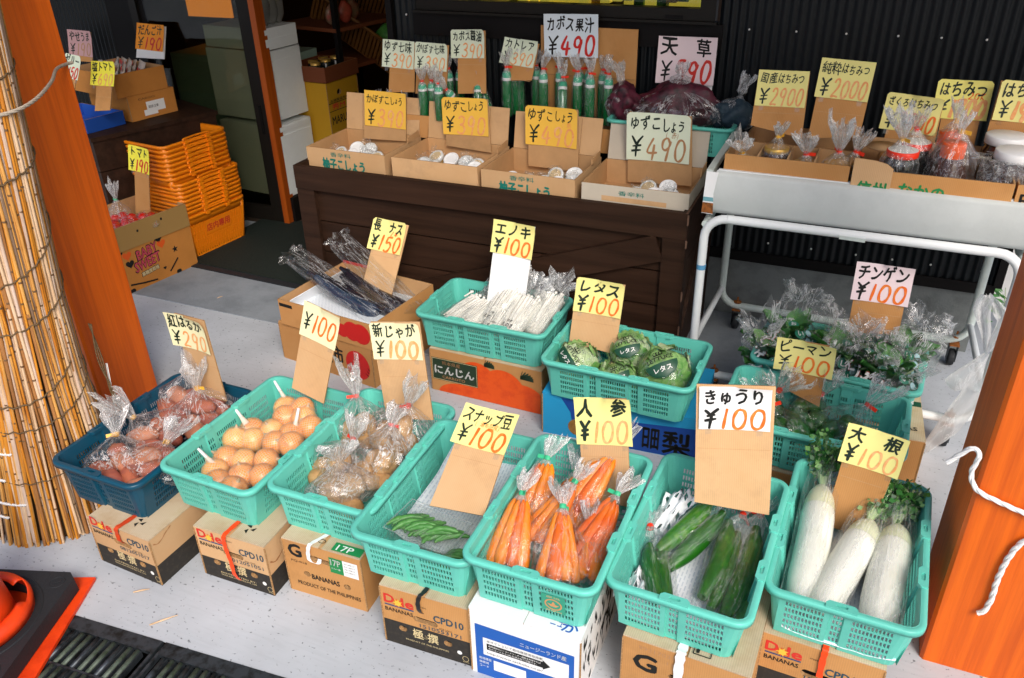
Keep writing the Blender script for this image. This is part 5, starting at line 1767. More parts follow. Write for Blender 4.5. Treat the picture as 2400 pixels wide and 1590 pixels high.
SIGN = {
    'S1': ((-1.862, 1.691, 0.549), (-2.3, -2.5, -0.7), (0.159, 0.126), [(-0.053, -0.198), (0.093, -0.233)]),
    'S2': ((-1.467, 1.846, 0.57), (-1.8, 10.7, -12.8), (0.14, 0.121), [(-0.066, -0.264), (0.064, -0.262)]),
    'S3': ((-1.205, 1.864, 0.557), (2.9, 12.0, 8.5), (0.17, 0.118), [(-0.084, -0.203), (0.097, -0.248)]),
    'S4': ((-0.802, 1.632, 0.486), (-7.3, 56.9, 4.0), (0.166, 0.119), [(-0.069, -0.235), (0.088, -0.221)]),
    'S5': ((-0.513, 1.768, 0.5), (3.5, 14.0, 8.8), (0.155, 0.137), [(-0.077, -0.152), (0.057, -0.26)]),
    'S6': ((-0.175, 1.744, 0.642), (10.8, 10.1, 4.1), (0.17, 0.116), [(-0.092, -0.268), (0.094, -0.293)]),
    'S7': ((0.163, 1.905, 0.494), (-4.6, 12.0, -3.5), (0.147, 0.112), [(-0.037, -0.293), (0.061, -0.144)]),
    'S8': ((-1.77, 2.755, 0.471), (-1.7, 32.2, -2.2), (0.165, 0.135), [(-0.065, -0.251), (0.085, -0.256)]),
    'S9': ((-1.155, 2.664, 0.584), (1.8, 15.4, -3.3), (0.17, 0.128), [(-0.076, -0.273), (0.079, -0.211)]),
    'S10': ((-0.776, 2.556, 0.455), (4.3, 17.0, -2.2), (0.177, 0.127), [(-0.089, -0.183), (0.087, -0.199)]),
    'S11': ((-0.048, 2.381, 0.458), (-5.6, 7.9, 2.0), (0.178, 0.11), [(-0.033, -0.125), (0.065, -0.157)]),
    'S12': ((0.143, 2.761, 0.572), (-1.4, 13.7, 0.9), (0.179, 0.131), [(-0.08, -0.182), (0.079, -0.164)]),
    'S13': ((-0.293, 3.062, 1.116), (-2.7, 16.5, 1.8), (0.17, 0.121), [(-0.089, -0.129), (0.091, -0.162)]),
    'S14': ((-0.094, 3.079, 1.156), (0.8, 11.6, -2.6), (0.173, 0.128), [(-0.079, -0.205), (0.087, -0.179)]),
    'S15': ((0.133, 3.093, 1.056), (-1.0, 10.6, -3.6), (0.176, 0.121), [(-0.062, -0.186), (0.1, -0.168)]),
    'S16': ((0.283, 3.184, 1.092), (1.4, 14.5, 0.3), (0.168, 0.127), [(-0.052, -0.198), (0.065, -0.154)]),
    'S17': ((0.465, 3.128, 1.11), (0.0, 11.5, -2.0), (0.173, 0.127), [(-0.089, -0.143), (0.041, -0.136)]),
    'S18': ((-1.988, 3.335, 1.093), (-0.1, 12.6, -1.5), (0.163, 0.118), [(-0.043, -0.168), (0.09, -0.155)]),
    'S19': ((-1.819, 3.332, 1.092), (0.2, 12.0, -1.3), (0.161, 0.115), [(-0.073, -0.163), (0.082, -0.149)]),
    'S20': ((-1.654, 3.371, 1.147), (-0.5, 11.5, 2.7), (0.161, 0.117), [(-0.052, -0.208), (0.086, -0.204)]),
    'S21': ((-1.418, 3.38, 1.12), (-3.7, 25.6, -4.5), (0.164, 0.108), [(-0.048, -0.124), (0.087, -0.103)]),
    'S22': ((-1.184, 3.377, 1.202), (0.7, 0.7, 1.6), (0.235, 0.169), [(-0.105, -0.184), (0.113, -0.177)]),
    'S23': ((-0.704, 3.399, 1.125), (-1.5, 8.7, 1.0), (0.235, 0.179), [(-0.097, -0.126), (0.112, -0.125)]),
    'S24': ((-2.014, 3.224, 0.871), (2.9, 8.0, -1.4), (0.209, 0.157), [(-0.113, -0.14), (0.103, -0.131)]),
    'S25': ((-1.601, 3.201, 0.879), (2.6, 3.4, 1.3), (0.214, 0.159), [(-0.098, -0.131), (0.115, -0.15)]),
    'S26': ((-1.194, 3.176, 0.877), (0.6, 0.5, -0.4), (0.226, 0.163), [(-0.103, -0.177), (0.121, -0.178)]),
    'S27': ((-0.739, 3.153, 0.879), (-2.4, -1.4, 1.6), (0.255, 0.19), [(-0.124, -0.192), (0.142, -0.184)]),
    'S28': ((-4.157, 3.522, 1.004), (-0.9, 12.8, -0.9), (0.184, 0.137), [(-0.08, -0.099), (0.076, -0.096)]),
    'S29': ((-3.75, 3.641, 1.034), (-1.6, 21.2, -1.6), (0.205, 0.14), [(-0.102, -0.117), (0.107, -0.107)]),
    'S30': ((-3.665, 3.016, 1.001), (0.8, 25.2, -7.0), (0.108, 0.116), [(-0.042, -0.162), (0.038, -0.147)]),
    'S31': ((-3.569, 3.104, 0.956), (-1.5, 24.2, 1.3), (0.164, 0.118), [(-0.042, -0.186), (0.063, -0.176)]),
    'S32': ((-3.331, 2.984, 0.576), (-0.3, 11.1, -5.5), (0.137, 0.129), [(-0.032, -0.285), (0.064, -0.279)]),
}


def sign(k):
    (ctr, (yaw, lean, roll), (w_, h_), stk_) = SIGN[k]
    name, price, style, paper, stickm = SIGN_TXT[k]
    rnd = random.Random(int(k[1:]) * 17 + 3)
    psi, lam, rho = R(yaw), R(lean), R(roll)
    u = Vector((math.cos(psi), math.sin(psi), 0)); n = Vector((math.sin(psi), -math.cos(psi), 0))
    v = math.cos(lam) * Vector((0, 0, 1)) - math.sin(lam) * n
    U = math.cos(rho) * u + math.sin(rho) * v; V = -math.sin(rho) * u + math.cos(rho) * v
    Nn = U.cross(V)
    t = thing('price_sign', SIGN_LABEL[k], 'price sign', ctr, 0, 'handwritten price signs')
    t.rotation_euler = Matrix((U, V, Nn)).transposed().to_euler()
    if stickm:
        (xa, ya), (xb, yb) = stk_
        s = MB()
        top = h_ / 2 - .004
        if k in ('S6', 'S3'):
            top = h_ / 2 + .002
        P = [(xa, ya), (xb, yb), (xb if xb < w_ * .52 or k in ('S6', 'S3') else w_ * .5, top), (xa if xa > -w_ * .52 or k in ('S6', 'S3') else -w_ * .5, top)]
        if k == 'S1':
            P = [(-.055, -.25), (.085, -.25), (.078, top), (-.045, top)]
        if k == 'S4':
            P = [(-.069, -.24), (.088, -.225), (.072, top), (-.072, top)]
        if k == 'S7':
            P = [(-.060, -.25), (.050, -.25), (.066, top), (-.064, top)]
        if k == 'S3':
            P = [(-.072, -.255), (.092, -.255), (.086, top), (-.082, top)]
        if k == 'S5':
            P = [(-.070, -.23), (.062, -.25), (.066, top), (-.070, top)]
        if k == 'S32':
            P = [(-.038, -.285), (.060, -.279), (.050, top), (-.04, top)]
        th = .0022
        s.plate(P, [], stickm, lambda a, b_: Vector((a, b_, th)))
        s.plate(P, [], stickm, lambda a, b_: Vector((a, b_, -th)), True)
        for i in range(4):
            p, q = P[i], P[(i + 1) % 4]
            s.add([(*p, th), (*p, -th), (*q, -th), (*q, th)], [(0, 1, 2, 3)], fluted if stickm is not white_card else white_card)
        if stickm is not white_card and k not in ('S24', 'S25', 'S26', 'S27'):
            yy = -h_ / 2 - rnd.uniform(.02, .06)
            s.bar((P[0][0] + .004, yy, th), (P[1][0] - .004, yy + .002, th), .0014, .0008, kraft_in, Vector((0, 0, 1)))
            for sx in (-1, 1):
                s.plate([(sx * w_ * .36 - .008, -h_ / 2 - .016), (sx * w_ * .36 + .007, -h_ / 2 - .015), (sx * w_ * .36 + .008, -h_ / 2 + .003), (sx * w_ * .36 - .008, -h_ / 2 + .003)], [], clear, lambda a, b_: Vector((a, b_, th + .0006)))
        s.build('backing_board', t)
    curl = rnd.uniform(.002, .010); curl2 = rnd.uniform(.0, .016)

    def fr(a, b_, lift=0.0):
        return Vector((a, b_, .0040 + curl * (2 * a / w_) ** 2 + curl2 * max(0, (2 * b_ / h_)) ** 3 * (1 if a > 0 else .3) + lift))
    c_ = MB()
    nx, ny = 18, 14
    cut = rnd.choice([0, 0, .10, .08])
    vs = []
    for j in range(ny + 1):
        for i in range(nx + 1):
            a = (i / nx - .5) * w_; b_ = (j / ny - .5) * h_
            a += rnd.uniform(-.0003, .0003); b_ += rnd.uniform(-.0003, .0003)
            if cut and i in (0, nx) and j == ny:
                a *= 1 - cut * .6; b_ *= 1 - cut * .6
            vs.append(fr(a, b_))
    c_.add(vs, [(j * (nx + 1) + i, j * (nx + 1) + i + 1, (j + 1) * (nx + 1) + i + 1, (j + 1) * (nx + 1) + i) for j in range(ny) for i in range(nx)], paper, True)
    f1 = lambda a, b_, l=0.0: fr(a, b_, .0009 + l)
    big = w_ > .2
    dark = ink_k if k in ('S6', 'S12', 'S22', 'S23') else ink_dk
    bold = .030 if k in ('S9', 'S10', 'S8', 'S12', 'S6', 'S7', 'S5') else (.012 if k in ('S13', 'S14', 'S18', 'S19', 'S24', 'S25', 'S26') else .020)
    top_h = h_ * .40
    if name:
        nn = len(name)
        sizes = None
        if k in ('S13', 'S14'):
            sizes = [1.25, 1.25, .9, .9, .9, .9]
        if k in ('S24', 'S25', 'S26', 'S27'):
            sizes = [1.1] * (nn - 3) + [.9, .65, .9]
        hh = min(top_h, w_ * .95 / nn * 1.35)
        htext(c_, name, -w_ * .455, h_ * .27 - hh / 2, w_ * .88, hh, dark, f1, rnd, bold, .06, 0, sizes)
    ink = {'or': ink_or, 'pale': ink_pale, 'mix': ink_or, 'wide': ink_pale, 'rd': ink_rd, 'tan': ink_brown}[style]
    if k in ('S23', 'S32', 'S30', 'S29'):
        ink = ink_red
    wd = h_ * {'or': .062, 'pale': .050, 'mix': .055, 'wide': .085, 'rd': .062, 'tan': .045}[style]
    if big and style == 'pale':
        wd = h_ * .052
    py = -h_ * .47; ph = h_ * .47
    if k == 'S2':
        py = -h_ * .30; ph = h_ * .55
    n4 = len(price) == 4
    yen = '羊' if k in ('S12', 'S9', 'S10', 'S6', 'S11', 'S16') else '¥'
    hnum(c_, yen, -w_ * .45, py + h_ * .02, w_ * .24, ph * .95, h_ * .045 if bold < .03 else h_ * .062, dark, f1, rnd, .08)
    hnum(c_, price, -w_ * .20, py, w_ * .66, ph, wd, ink, f1, rnd, .10)
    if k == 'S8':
        hnum(c_, '/本', w_ * .06, h_ * .02, w_ * .24, h_ * .16, h_ * .026, ink_or, f1, rnd)
    if k == 'S16':
        hnum(c_, '20K', w_ * .10, h_ * .02, w_ * .30, h_ * .17, h_ * .028, ink_or, f1, rnd, .1, widths=[1, 1, 1])
    if k == 'S4':
        htext(c_, '(湯布院産)', -w_ * .20, h_ * .01, w_ * .50, h_ * .14, ink_or, f1, rnd, .0)
    if k == 'S26':
        htext(c_, '(黄)', w_ * .22, h_ * .0, w_ * .22, h_ * .14, ink_pale, f1, rnd, -.01)
    if k == 'S27':
        htext(c_, '(赤)', w_ * .12, h_ * .0, w_ * .26, h_ * .14, ink_brown, f1, rnd, -.01)
    c_.build('paper_card', t)
    return t


for k in SIGN:
    sign(k)
# ------------------------------------------------------------------ paste boxes on the counter
def spice_print(mb, fr):
    ptext(mb, '香辛料', .125, .070, .105, .020, ink_gr, fr, .01)
    ptext(mb, '柚子こしょう', .080, .012, .215, .050, ink_gr, fr, .05)


def spice_print2(mb, fr):
    ptext(mb, '香辛料', .145, .066, .100, .018, ink_gr, fr, .01)
    mb.add([fr(.08, .040), fr(.33, .040), fr(.33, .058), fr(.08, .060)], [(0, 1, 2, 3)], kraft)


k_ = .967
for i, (x, y, wd, m1, m2, pr_, lab) in enumerate([(-2.25, 2.918, .400, kraft, kraft_in, spice_print, 'leftmost kraft pepper paste box on the dark counter'), (-1.812, 2.906, .402, kraft, kraft_in, None, 'second kraft pepper paste box from the left, blank front'),
                                            (-1.388, 2.888, .400, kraft, kraft_in, spice_print, 'third kraft pepper paste box, printed teal, under the second amber card'), (-.957, 2.870, .412, kraft_gr, kraft_in, spice_print2, 'greyish pepper paste box at the right end of the counter')]):
    o = open_box('paste_box', lab, x, y, .663, R(-1 if i < 3 else 0), wd, .315, .102, m1, m2, front=pr_, cat='box', group='pepper paste boxes on the counter')
    b = MB()
    zt = .262 - .006 * i
    b.bar((wd / 2, .3125, .103), (wd / 2, .345, zt), wd - .012, .005, m1, Vector((0, 1, 0)))
    for u in (.095, wd - .095):
        b.bar((u, .310, .108), (u, .341, zt - .004), .0012, .0012, fluted, Vector((0, 1, 0)))
    b.build('rear_flap', o)
    b = MB(); b.bar((wd - .002, .20, .108), (wd - .002, .30, .118), .004, .03, m2, Vector((0, 0, 1))); b.build('side_flap', o)


pale_amber = mat('pale_amber_lid', (.62, .46, .26), .5)


def paste_jar(label, group, x, y, z, seed, tilt):
    t = thing('paste_jar', label, 'jar', (x, y, z), seed * 1.3, group)
    t.rotation_euler = (R(38 + tilt), R((seed % 3 - 1) * 8), R(-8 + (seed % 5) * 5))
    b = MB(); b.lathe([(.026, 0), (.027, .004), (.027, .030), (.024, .034)], paste_m, 18); b.build('jar_glass', t)
    b = MB(); b.lathe([(.0275, .034), (.0285, .036), (.0285, .046), (.0275, .048), (.0215, .0482), (.0210, .0465)], lid_w, 22, cap=False); b.lathe([(.0212, .0466), (.0001, .0468)], lid_w if seed % 3 else pale_amber, 22, cap=False); b.build('lid', t)
    t.scale = (1.2, 1.2, 1.2)
    if seed % 3 == 1:
        return
    b = MB()
    film_bag(b, (0, 0, -.004), (0, .004, .062), lambda q: .034 * (1 - .75 * max(0, q - .75) / .25), clear_s, clear_s, .018, .020, 16, seed, 1, k=8)
    b.build('film_bag', t)


JL = ['spice jar in clear film in the leftmost paste box', 'spice jar in clear film in the second paste box', 'spice jar in clear film in the third paste box', 'spice jar in clear film in the greyish paste box']
jars = [[(-2.14, 3.07), (-2.075, 3.06), (-2.01, 3.06), (-1.95, 3.055), (-2.10, 3.13), (-2.03, 3.13)],
        [(-1.72, 3.05), (-1.655, 3.03), (-1.59, 3.03), (-1.525, 3.02), (-1.68, 3.12), (-1.61, 3.11), (-1.54, 3.10), (-1.475, 3.09), (-1.47, 3.03)],
        [(-1.285, 3.00), (-1.215, 3.0), (-1.15, 3.015), (-1.085, 3.01), (-1.03, 3.02), (-1.12, 3.09), (-1.05, 3.09)],
        [(-.765, 3.0), (-.700, 3.0), (-.635, 3.005), (-.73, 3.07), (-.66, 3.07)]]
for bi, L in enumerate(jars):
    for i, (x, y) in enumerate(L):
        paste_jar(JL[bi], 'spice jars in paste box %d' % (bi + 1), x, y - .02, .674 + (.012 if i > 3 else 0), bi * 11 + i, random.uniform(-8, 8))

# ------------------------------------------------------------------ green bottles behind the boxes
bl_src = None


def bottle(label, x, y, z, h, lean, seed, dark=False, group='bottles of citrus juice'):
    t = thing('juice_bottle', label, 'bottle', (x, y, z), 0, group)
    t.rotation_euler = (R(lean[0]), R(lean[1]), seed)
    r = .0205
    b = MB()
    b.lathe([(r * .9, 0), (r, .006), (r, h * .70), (r * .93, h * .78), (r * .82, h * .81)], bottle_m, 18); b.build('bottle_glass', t)
    b = MB(); b.lathe([(r * .90, h * .805), (r * .92, h * .81), (r * .92, h * .865), (r * .90, h * .87)], lid_w, 18); b.build('neck_band', t)
    b = MB(); b.lathe([(r * .91, h * .87), (r * .91, h * .93), (r * .80, h * .985), (r * .45, h * 1.0)], bottle_cap, 18); b.build('cap', t)
    b = MB()
    ax = film_bag(b, (0, 0, 0), (0, 0, h * 1.10), lambda q: (r * 1.25 if q < .8 else r * 1.25 * (1 - (q - .8) / .2 * .75)), clear_s, clear_w, .055, .024, 18, seed, 1, k=9, neck_r=.006)
    b.build('film_bag', t)
    b = MB(); tie(b, (0, 0, h * 1.10), ax, tie_r, .0078, .010, .020, seed); b.build('tie', t)
    return t


K = .934
BT = [(-1.575, 3.565, 'green juice bottle in film, left one of the trio beside the juice carton'), (-1.557, 3.618, 'green juice bottle in film, middle of the trio beside the juice carton'), (-1.539, 3.672, 'green juice bottle in film, right of the trio beside the juice carton'),
      (-1.455, 3.70, 'green juice bottle in film standing at the left inside the tall juice carton'), (-1.284, 3.507, 'tilted green juice bottle under the large blue card'), (-1.232, 3.57, 'green juice bottle in film just right of the tilted bottle'),
      (-1.165, 3.544, 'front green juice bottle in film with a red tie on its left'), (-1.202, 3.69, 'green juice bottle at the back of the juice carton'), (-1.135, 3.65, 'rightmost green juice bottle in the tall carton'), (-1.335, 3.62, 'green juice bottle between the left standing bottle and the tilted one'), (-1.245, 3.66, 'green juice bottle behind the tilted one, half hidden by the bottle at its right'), (-1.085, 3.56, 'green juice bottle at the right front corner of the tall carton'), (-1.40, 3.58, 'green juice bottle left of the middle at the front of the tall carton')]
for i, (x, y, lab) in enumerate(BT):
    bottle(lab, x * K + .012, min(3.395, y * K), .862, .190 if i != 4 else .175, (0, 0) if i not in (4,) else (0, -24), i + 1)
BS = [(-1.945, 3.452), (-1.909, 3.478), (-1.849, 3.43), (-1.90, 3.542), (-1.86, 3.56), (-1.815, 3.60), (-1.758, 3.526), (-1.682, 3.49), (-1.64, 3.55)]
BLB = ['small green bottle at the left end of the short row behind the second box', 'small green bottle, second in the short row behind the second box', 'small green bottle in front of the short row behind the second box', 'small green bottle, fourth in the short row behind the second box', 'small green bottle beneath the soy sauce card, left one', 'tallest small green bottle left of the soy sauce board', 'small tilted green bottle in front of the soy sauce board', 'small green bottle leaning right of the soy sauce board', 'small dark bottle between the soy sauce board and the bottle trio']
for i, (x, y) in enumerate(BS):
    bottle(BLB[i], x * .945, min(3.39, y * .945), .842, .145 + (.035 if i in (4, 5) else 0), (0, 0) if i < 6 else (0, (-35, 20, 25)[i - 6]), 20 + i, group='small seasoning bottles behind the counter boxes')
for i, (x, y, lab) in enumerate([(-2.04, 3.30, 'seasoning jar in film with a red tie behind the first amber card'), (-1.97, 3.31, 'seasoning jar in film with a red tie leaning right behind the first amber card'), (-2.12, 3.30, 'seasoning jar in film behind the left corner of the first amber card')]):
    t = thing('seasoning_jar', lab, 'jar', (x, y, .80), 0, 'seasoning jars behind the first counter box')
    b = MB(); b.lathe([(.022, 0), (.023, .05), (.02, .06)], paste_m, 16); b.build('jar_glass', t)
    b = MB(); ax = film_bag(b, (0, 0, 0), (.01 * i, 0, .10), lambda q: .028 * (1 - .75 * max(0, q - .6) / .4), clear, clear_w, .04, .016, 16, i + 40, neck_r=.006); b.build('film_bag', t)
    b = MB(); tie(b, (.01 * i, 0, .10), ax, tie_r, .0075, .010, .02, i); b.build('tie', t)
# the cartons they stand in
o = open_box('juice_carton', 'kraft juice carton with a tall open rear flap behind the third paste box', -1.345, 3.245, .765, 0, .46, .165, .10, kraft_d, kraft_in, cat='carton')
b = MB(); b.box((.225, .163, .285), (.42, .005, .365), kraft_d); b.bar((.02, .159, .27), (.43, .159, .27), .002, .002, fluted, Vector((0, 1, 0))); b.build('rear_flap', o)
b = MB(); b.bar((.456, .02, .12), (.465, .14, .16), .005, .10, kraft_d); b.build('side_flap', o)
o = open_box('bottle_carton', 'low kraft carton with red print holding the small green bottles', -1.92, 3.235, .755, 0, .43, .17, .10, kraft_d, kraft_in, cat='carton',
             front=lambda mb, fr: (ptext(mb, '酢', .385, .025, .022, .022, ink_red, fr, .02), ptext(mb, '!', .39, .055, .012, .03, ink_red, fr, .05)))
# seaweed bags
for i, (x, y, z, rx, rz, lab, m, nk) in enumerate([(-.705, 3.335, .962, .165, .085, 'large clear bag of dark red seaweed under the pink card', weed_m, (.0, -.02, .115)), (-.925, 3.31, .955, .065, .080, 'slim bag of dark red seaweed left of the large one', weed_m, (-.02, -.01, .115)), (-.495, 3.34, .945, .075, .060, 'bag of blue-black goods on the right end of the seaweed basket', weed_b, (.03, .0, .10))]):
    t = thing('seaweed_bag', lab, 'bag of seaweed', (x, y, z), 0, 'bags of dried seaweed')
    b = MB(); blob(b, (0, 0, 0), rx, .062, rz, m, None, i + 3, .5, 30, 20)
    [blob(b, (random.Random(i * 50 + q_).uniform(-.7, .7) * rx, random.Random(i * 70 + q_).uniform(-.03, 0), random.Random(i * 90 + q_).uniform(-.3, .6) * rz), .03, .02, .022, m, None, q_, .5, 10, 7) for q_ in range(12)]; b.build('seaweed', t)
    b = MB()
    ax = film_bag(b, (0, 0, -rz * .9), nk, lambda q, r=rx: r * 1.12 * math.sin(min(1, q * 1.15 + .12) * math.pi) ** .6 if q < .85 else r * .25, clear_b, clear_w, .05, .03, 30, i + 60, .62, (0, 1, 0), 12, .16)
    b.build('film_bag', t)

# ------------------------------------------------------------------ honey boxes on the cart
h1 = open_box('honey_tray', 'long kraft tray of four honey jars at the left end of the cart', -.418, 2.762, .868, R(-1.5), .395, .17, .092, kraft_d, kraft_in, cat='box', group='boxes on the display cart')
for u in (.105, .20, .285):
    b = MB(); b.box((u, .09, .050), (.004, .15, .085), kraft); b.build('divider', h1)
h2 = open_box('honey_carton', 'kraft carton with green lettering holding the honey bottles', -.012, 2.75, .868, R(-1), .452, .33, .104, kraft_d, kraft_in, cat='box', group='boxes on the display cart', low_front=.088,
              front=lambda mb, fr: (ptext(mb, '信州', .022, .010, .090, .044, ink_green, fr, .04), ptext(mb, 'なかの', .140, .010, .130, .046, ink_green, fr, .04)))
b = MB()
P = [(-.002, 0), (.115, 0), (.115, .098), (.095, .112), (.06, .120), (.02, .122), (-.002, .122)]
b.plate(P, [], kraft, lambda u, v: Vector((u, -.005, v))); b.plate(P, [], kraft_in, lambda u, v: Vector((u, -.0015, v)))
ptext(b, '信州', .018, .006, .085, .046, ink_green, lambda u, v: Vector((u, -.0058, v)), .04)
b.build('front_flap', h2)
b = MB(); b.lathe([(.0001, .0), (.055, .0), (.055, .005), (.0001, .005)], kraft, 24, Matrix.Translation((.075, .21, .105))); b.build('side_flap', h2)
h3 = open_box('honey_carton', 'kraft carton lettered Be at the right edge, on the cart', .448, 2.745, .868, R(-1), .42, .33, .088, kraft_d, kraft_in, cat='box', group='boxes on the display cart', front=lambda mb, fr: ptext(mb, 'Bee', .012, .020, .085, .040, ink_k, fr, .02))
h4 = open_box('honey_carton', 'low brown tray behind the slim honey tray on the cart', -.40, 2.945, .868, R(-1), .40, .30, .07, kraft_d, kraft_in, cat='box', group='boxes on the display cart')


def honey(name, label, x, y, z, r, h, m_glass, m_lid, lid_h, bag=True, tie_m=None, seed=0, nk=None, lab=None, shape='jar', fl=.055, flr=.035, group='honey jars on the cart'):
    t = thing(name, label, 'honey jar', (x, y, z), 0, group)
    b = MB()
    if shape == 'jar':
        b.lathe([(r * .93, 0), (r, .006), (r, h * .80), (r * .88, h * .90), (r * .86, h)], m_glass, 24)
    else:
        b.lathe([(r * .93, 0), (r, .006), (r * .98, h * .45), (r * .62, h * .85), (r * .50, h)], m_glass, 24)
    b.build('jar_glass', t)
    lr = r * (.95 if shape == 'jar' else .56)
    b = MB(); b.lathe([(lr, h), (lr * 1.02, h + .002), (lr * 1.02, h + lid_h * .92), (lr * .97, h + lid_h), (.0001, h + lid_h)], m_lid, 26)
    if m_lid is not lid_w and shape == 'jar':
        b.lathe([(lr * .95, h + lid_h * 1.01), (.0001, h + lid_h * 1.012)], lid_w if m_lid is tie_r else m_lid, 26)
    b.build('lid', t)
    if bag:
        b = MB()
        nk = nk or (0, 0, h + lid_h + .03)
        ax = film_bag(b, (0, 0, 0), nk, lambda q: (r * 1.15 if q < .62 else r * 1.15 * (1 - (q - .62) / .38 * .85)), clear, clear_w, fl, flr, 26, seed, 1, None, 12)
        b.build('film_bag', t)
        b = MB(); tie(b, nk, ax, tie_m or tie_r, .0085, .013, .022, seed); b.build('tie', t)
    if lab:
        b = MB()
        n = 9; vs = []
        for i in range(n):
            a = R(-90 + lab[0] - 32 + 64 * i / (n - 1))
            vs += [((r * 1.04) * math.cos(a), (r * 1.04) * math.sin(a), lab[1]), ((r * 1.04) * math.cos(a), (r * 1.04) * math.sin(a), lab[2])]
        b.add(vs, [(2 * i, 2 * i + 2, 2 * i + 3, 2 * i + 1) for i in range(n - 1)], paper_w, True)
        def cf(u, v):
            a = R(-90 + lab[0]) + u / (r * 1.04)
            return Vector((r * 1.046 * math.cos(a), r * 1.046 * math.sin(a), v))
        zc = (lab[1] + lab[2]) / 2; lh = (lab[2] - lab[1])
        if lab[3] == 'bee':
            ptext(b, '✿八ツ蜂牧場', -r * .42, zc - lh * .2, r * .84, lh * .4, ink_k, cf, .0)
        else:
            blob_m = ink_red
            ringm(b, -r * .1, zc, r * .10, lh * .42, .1 * r, ink_red, cf, 12); ptext(b, '国産', r * .22, zc - lh * .35, r * .3, lh * .7, ink_k, cf, .01); ringm(b, -r * .38, zc, r * .09, lh * .3, .09 * r, ink_brown, cf, 10)
        b.build('label', t)


zb = .875
honey('honey_jar', 'small honey bag with a gold tie at the left end of the honey tray', -.362, 2.815, zb, .036, .05, paste_m, honey_g, .012, True, tie_y, 1, (-.005, -.02, .085), None, fl=.05, flr=.045)
honey('honey_jar', 'dark honey jar with a gold lid and white label, second in the tray', -.262, 2.840, zb, .042, .085, honey_m, honey_g, .016, True, tie_y, 2, (0, 0, .135), (-8, .012, .050, 'hj'), fl=.045, flr=.022)
honey('honey_jar', 'honey bag with a slanted red tie, third in the tray', -.165, 2.820, zb, .036, .055, paste_m, honey_g, .012, True, tie_r, 3, (.0, -.01, .095), None, fl=.06, flr=.04)
honey('honey_jar', 'honey bag with a tall flared top and red tie, rightmost in the tray', -.065, 2.815, zb, .042, .062, paste_m, honey_g, .012, True, tie_r, 4, (0, -.01, .115), None, fl=.10, flr=.045)
honey('honey_jar', 'small honey bag leaning out behind the rightmost bag of the tray', -.035, 2.87, zb, .034, .06, paste_m, honey_g, .012, True, tie_r, 5, (.02, 0, .10), None, fl=.06, flr=.03)
honey('honey_jar', 'black preserve jar with a red and white lid in the green lettered carton', .122, 2.835, zb, .050, .110, honey_k, tie_r, .020, True, tie_y, 6, (-.01, -.01, .165), None, fl=.085, flr=.04)
honey('honey_jar', 'second red lidded jar behind the black preserve jar', .160, 2.925, zb, .048, .115, honey_k, tie_r, .020, True, tie_r, 7, (-.01, -.02, .18), None, fl=.06, flr=.03)
honey('honey_bottle', 'dark honey bottle with orange cap and white label in film', .262, 2.84, zb, .062, .120, honey_m, tie_or_m, .045, True, tie_y, 8, (.01, 0, .200), (5, .030, .060, 'bee'), 'bottle', fl=.055, flr=.018)
honey('honey_bottle', 'second orange capped honey bottle behind the labelled one', .252, 2.945, zb, .060, .125, honey_m, tie_or_m, .045, True, tie_y, 9, (.01, 0, .205), None, 'bottle', fl=.055, flr=.018)
honey('honey_jar', 'big dark honey jar with a white lid at the right edge, front one', .445, 2.875, zb, .068, .120, honey_m, lid_w, .028, False, None, 10, None, (10, .0, .05, 'bee'))
honey('honey_jar', 'big dark honey jar with a white lid at the right edge, rear one', .425, 3.03, zb, .066, .125, honey_m, lid_w, .028, False, None, 11)
t = thing('film_wrap', 'crumpled clear film lying over the front white lidded honey jar', 'plastic film', (.445, 2.875, zb))
b = MB(); film_bag(b, (0, -.01, .0), (0, 0, .118), lambda q: .082 + .014 * q, clear_w, clear_w, .004, .10, 30, 70, 1, None, 8, .18, .08); b.build('film_bag', t)

# ------------------------------------------------------------------ produce
def carrot(mb, a, b_, r, m, seed=0):
    """thick end at a, tapering toward b"""
    a = Vector(a); b_ = Vector(b_); d = b_ - a; n = 10
    q = d.orthogonal().normalized()
    pts = []; rs = []
    for i in range(n + 1):
        t = i / n
        pts.append(a + d * t + q * .004 * math.sin(t * 3 + seed))
        k = (1 - .62 * t ** 1.2)
        if i == 0: k *= .45
        if i == 1: k *= .92
        if i == n: k *= .35
        rs.append(r * k * (1 + .04 * noise.noise(Vector((seed, t * 7, 0)))))
    mb.tube(pts, rs, m, 12)


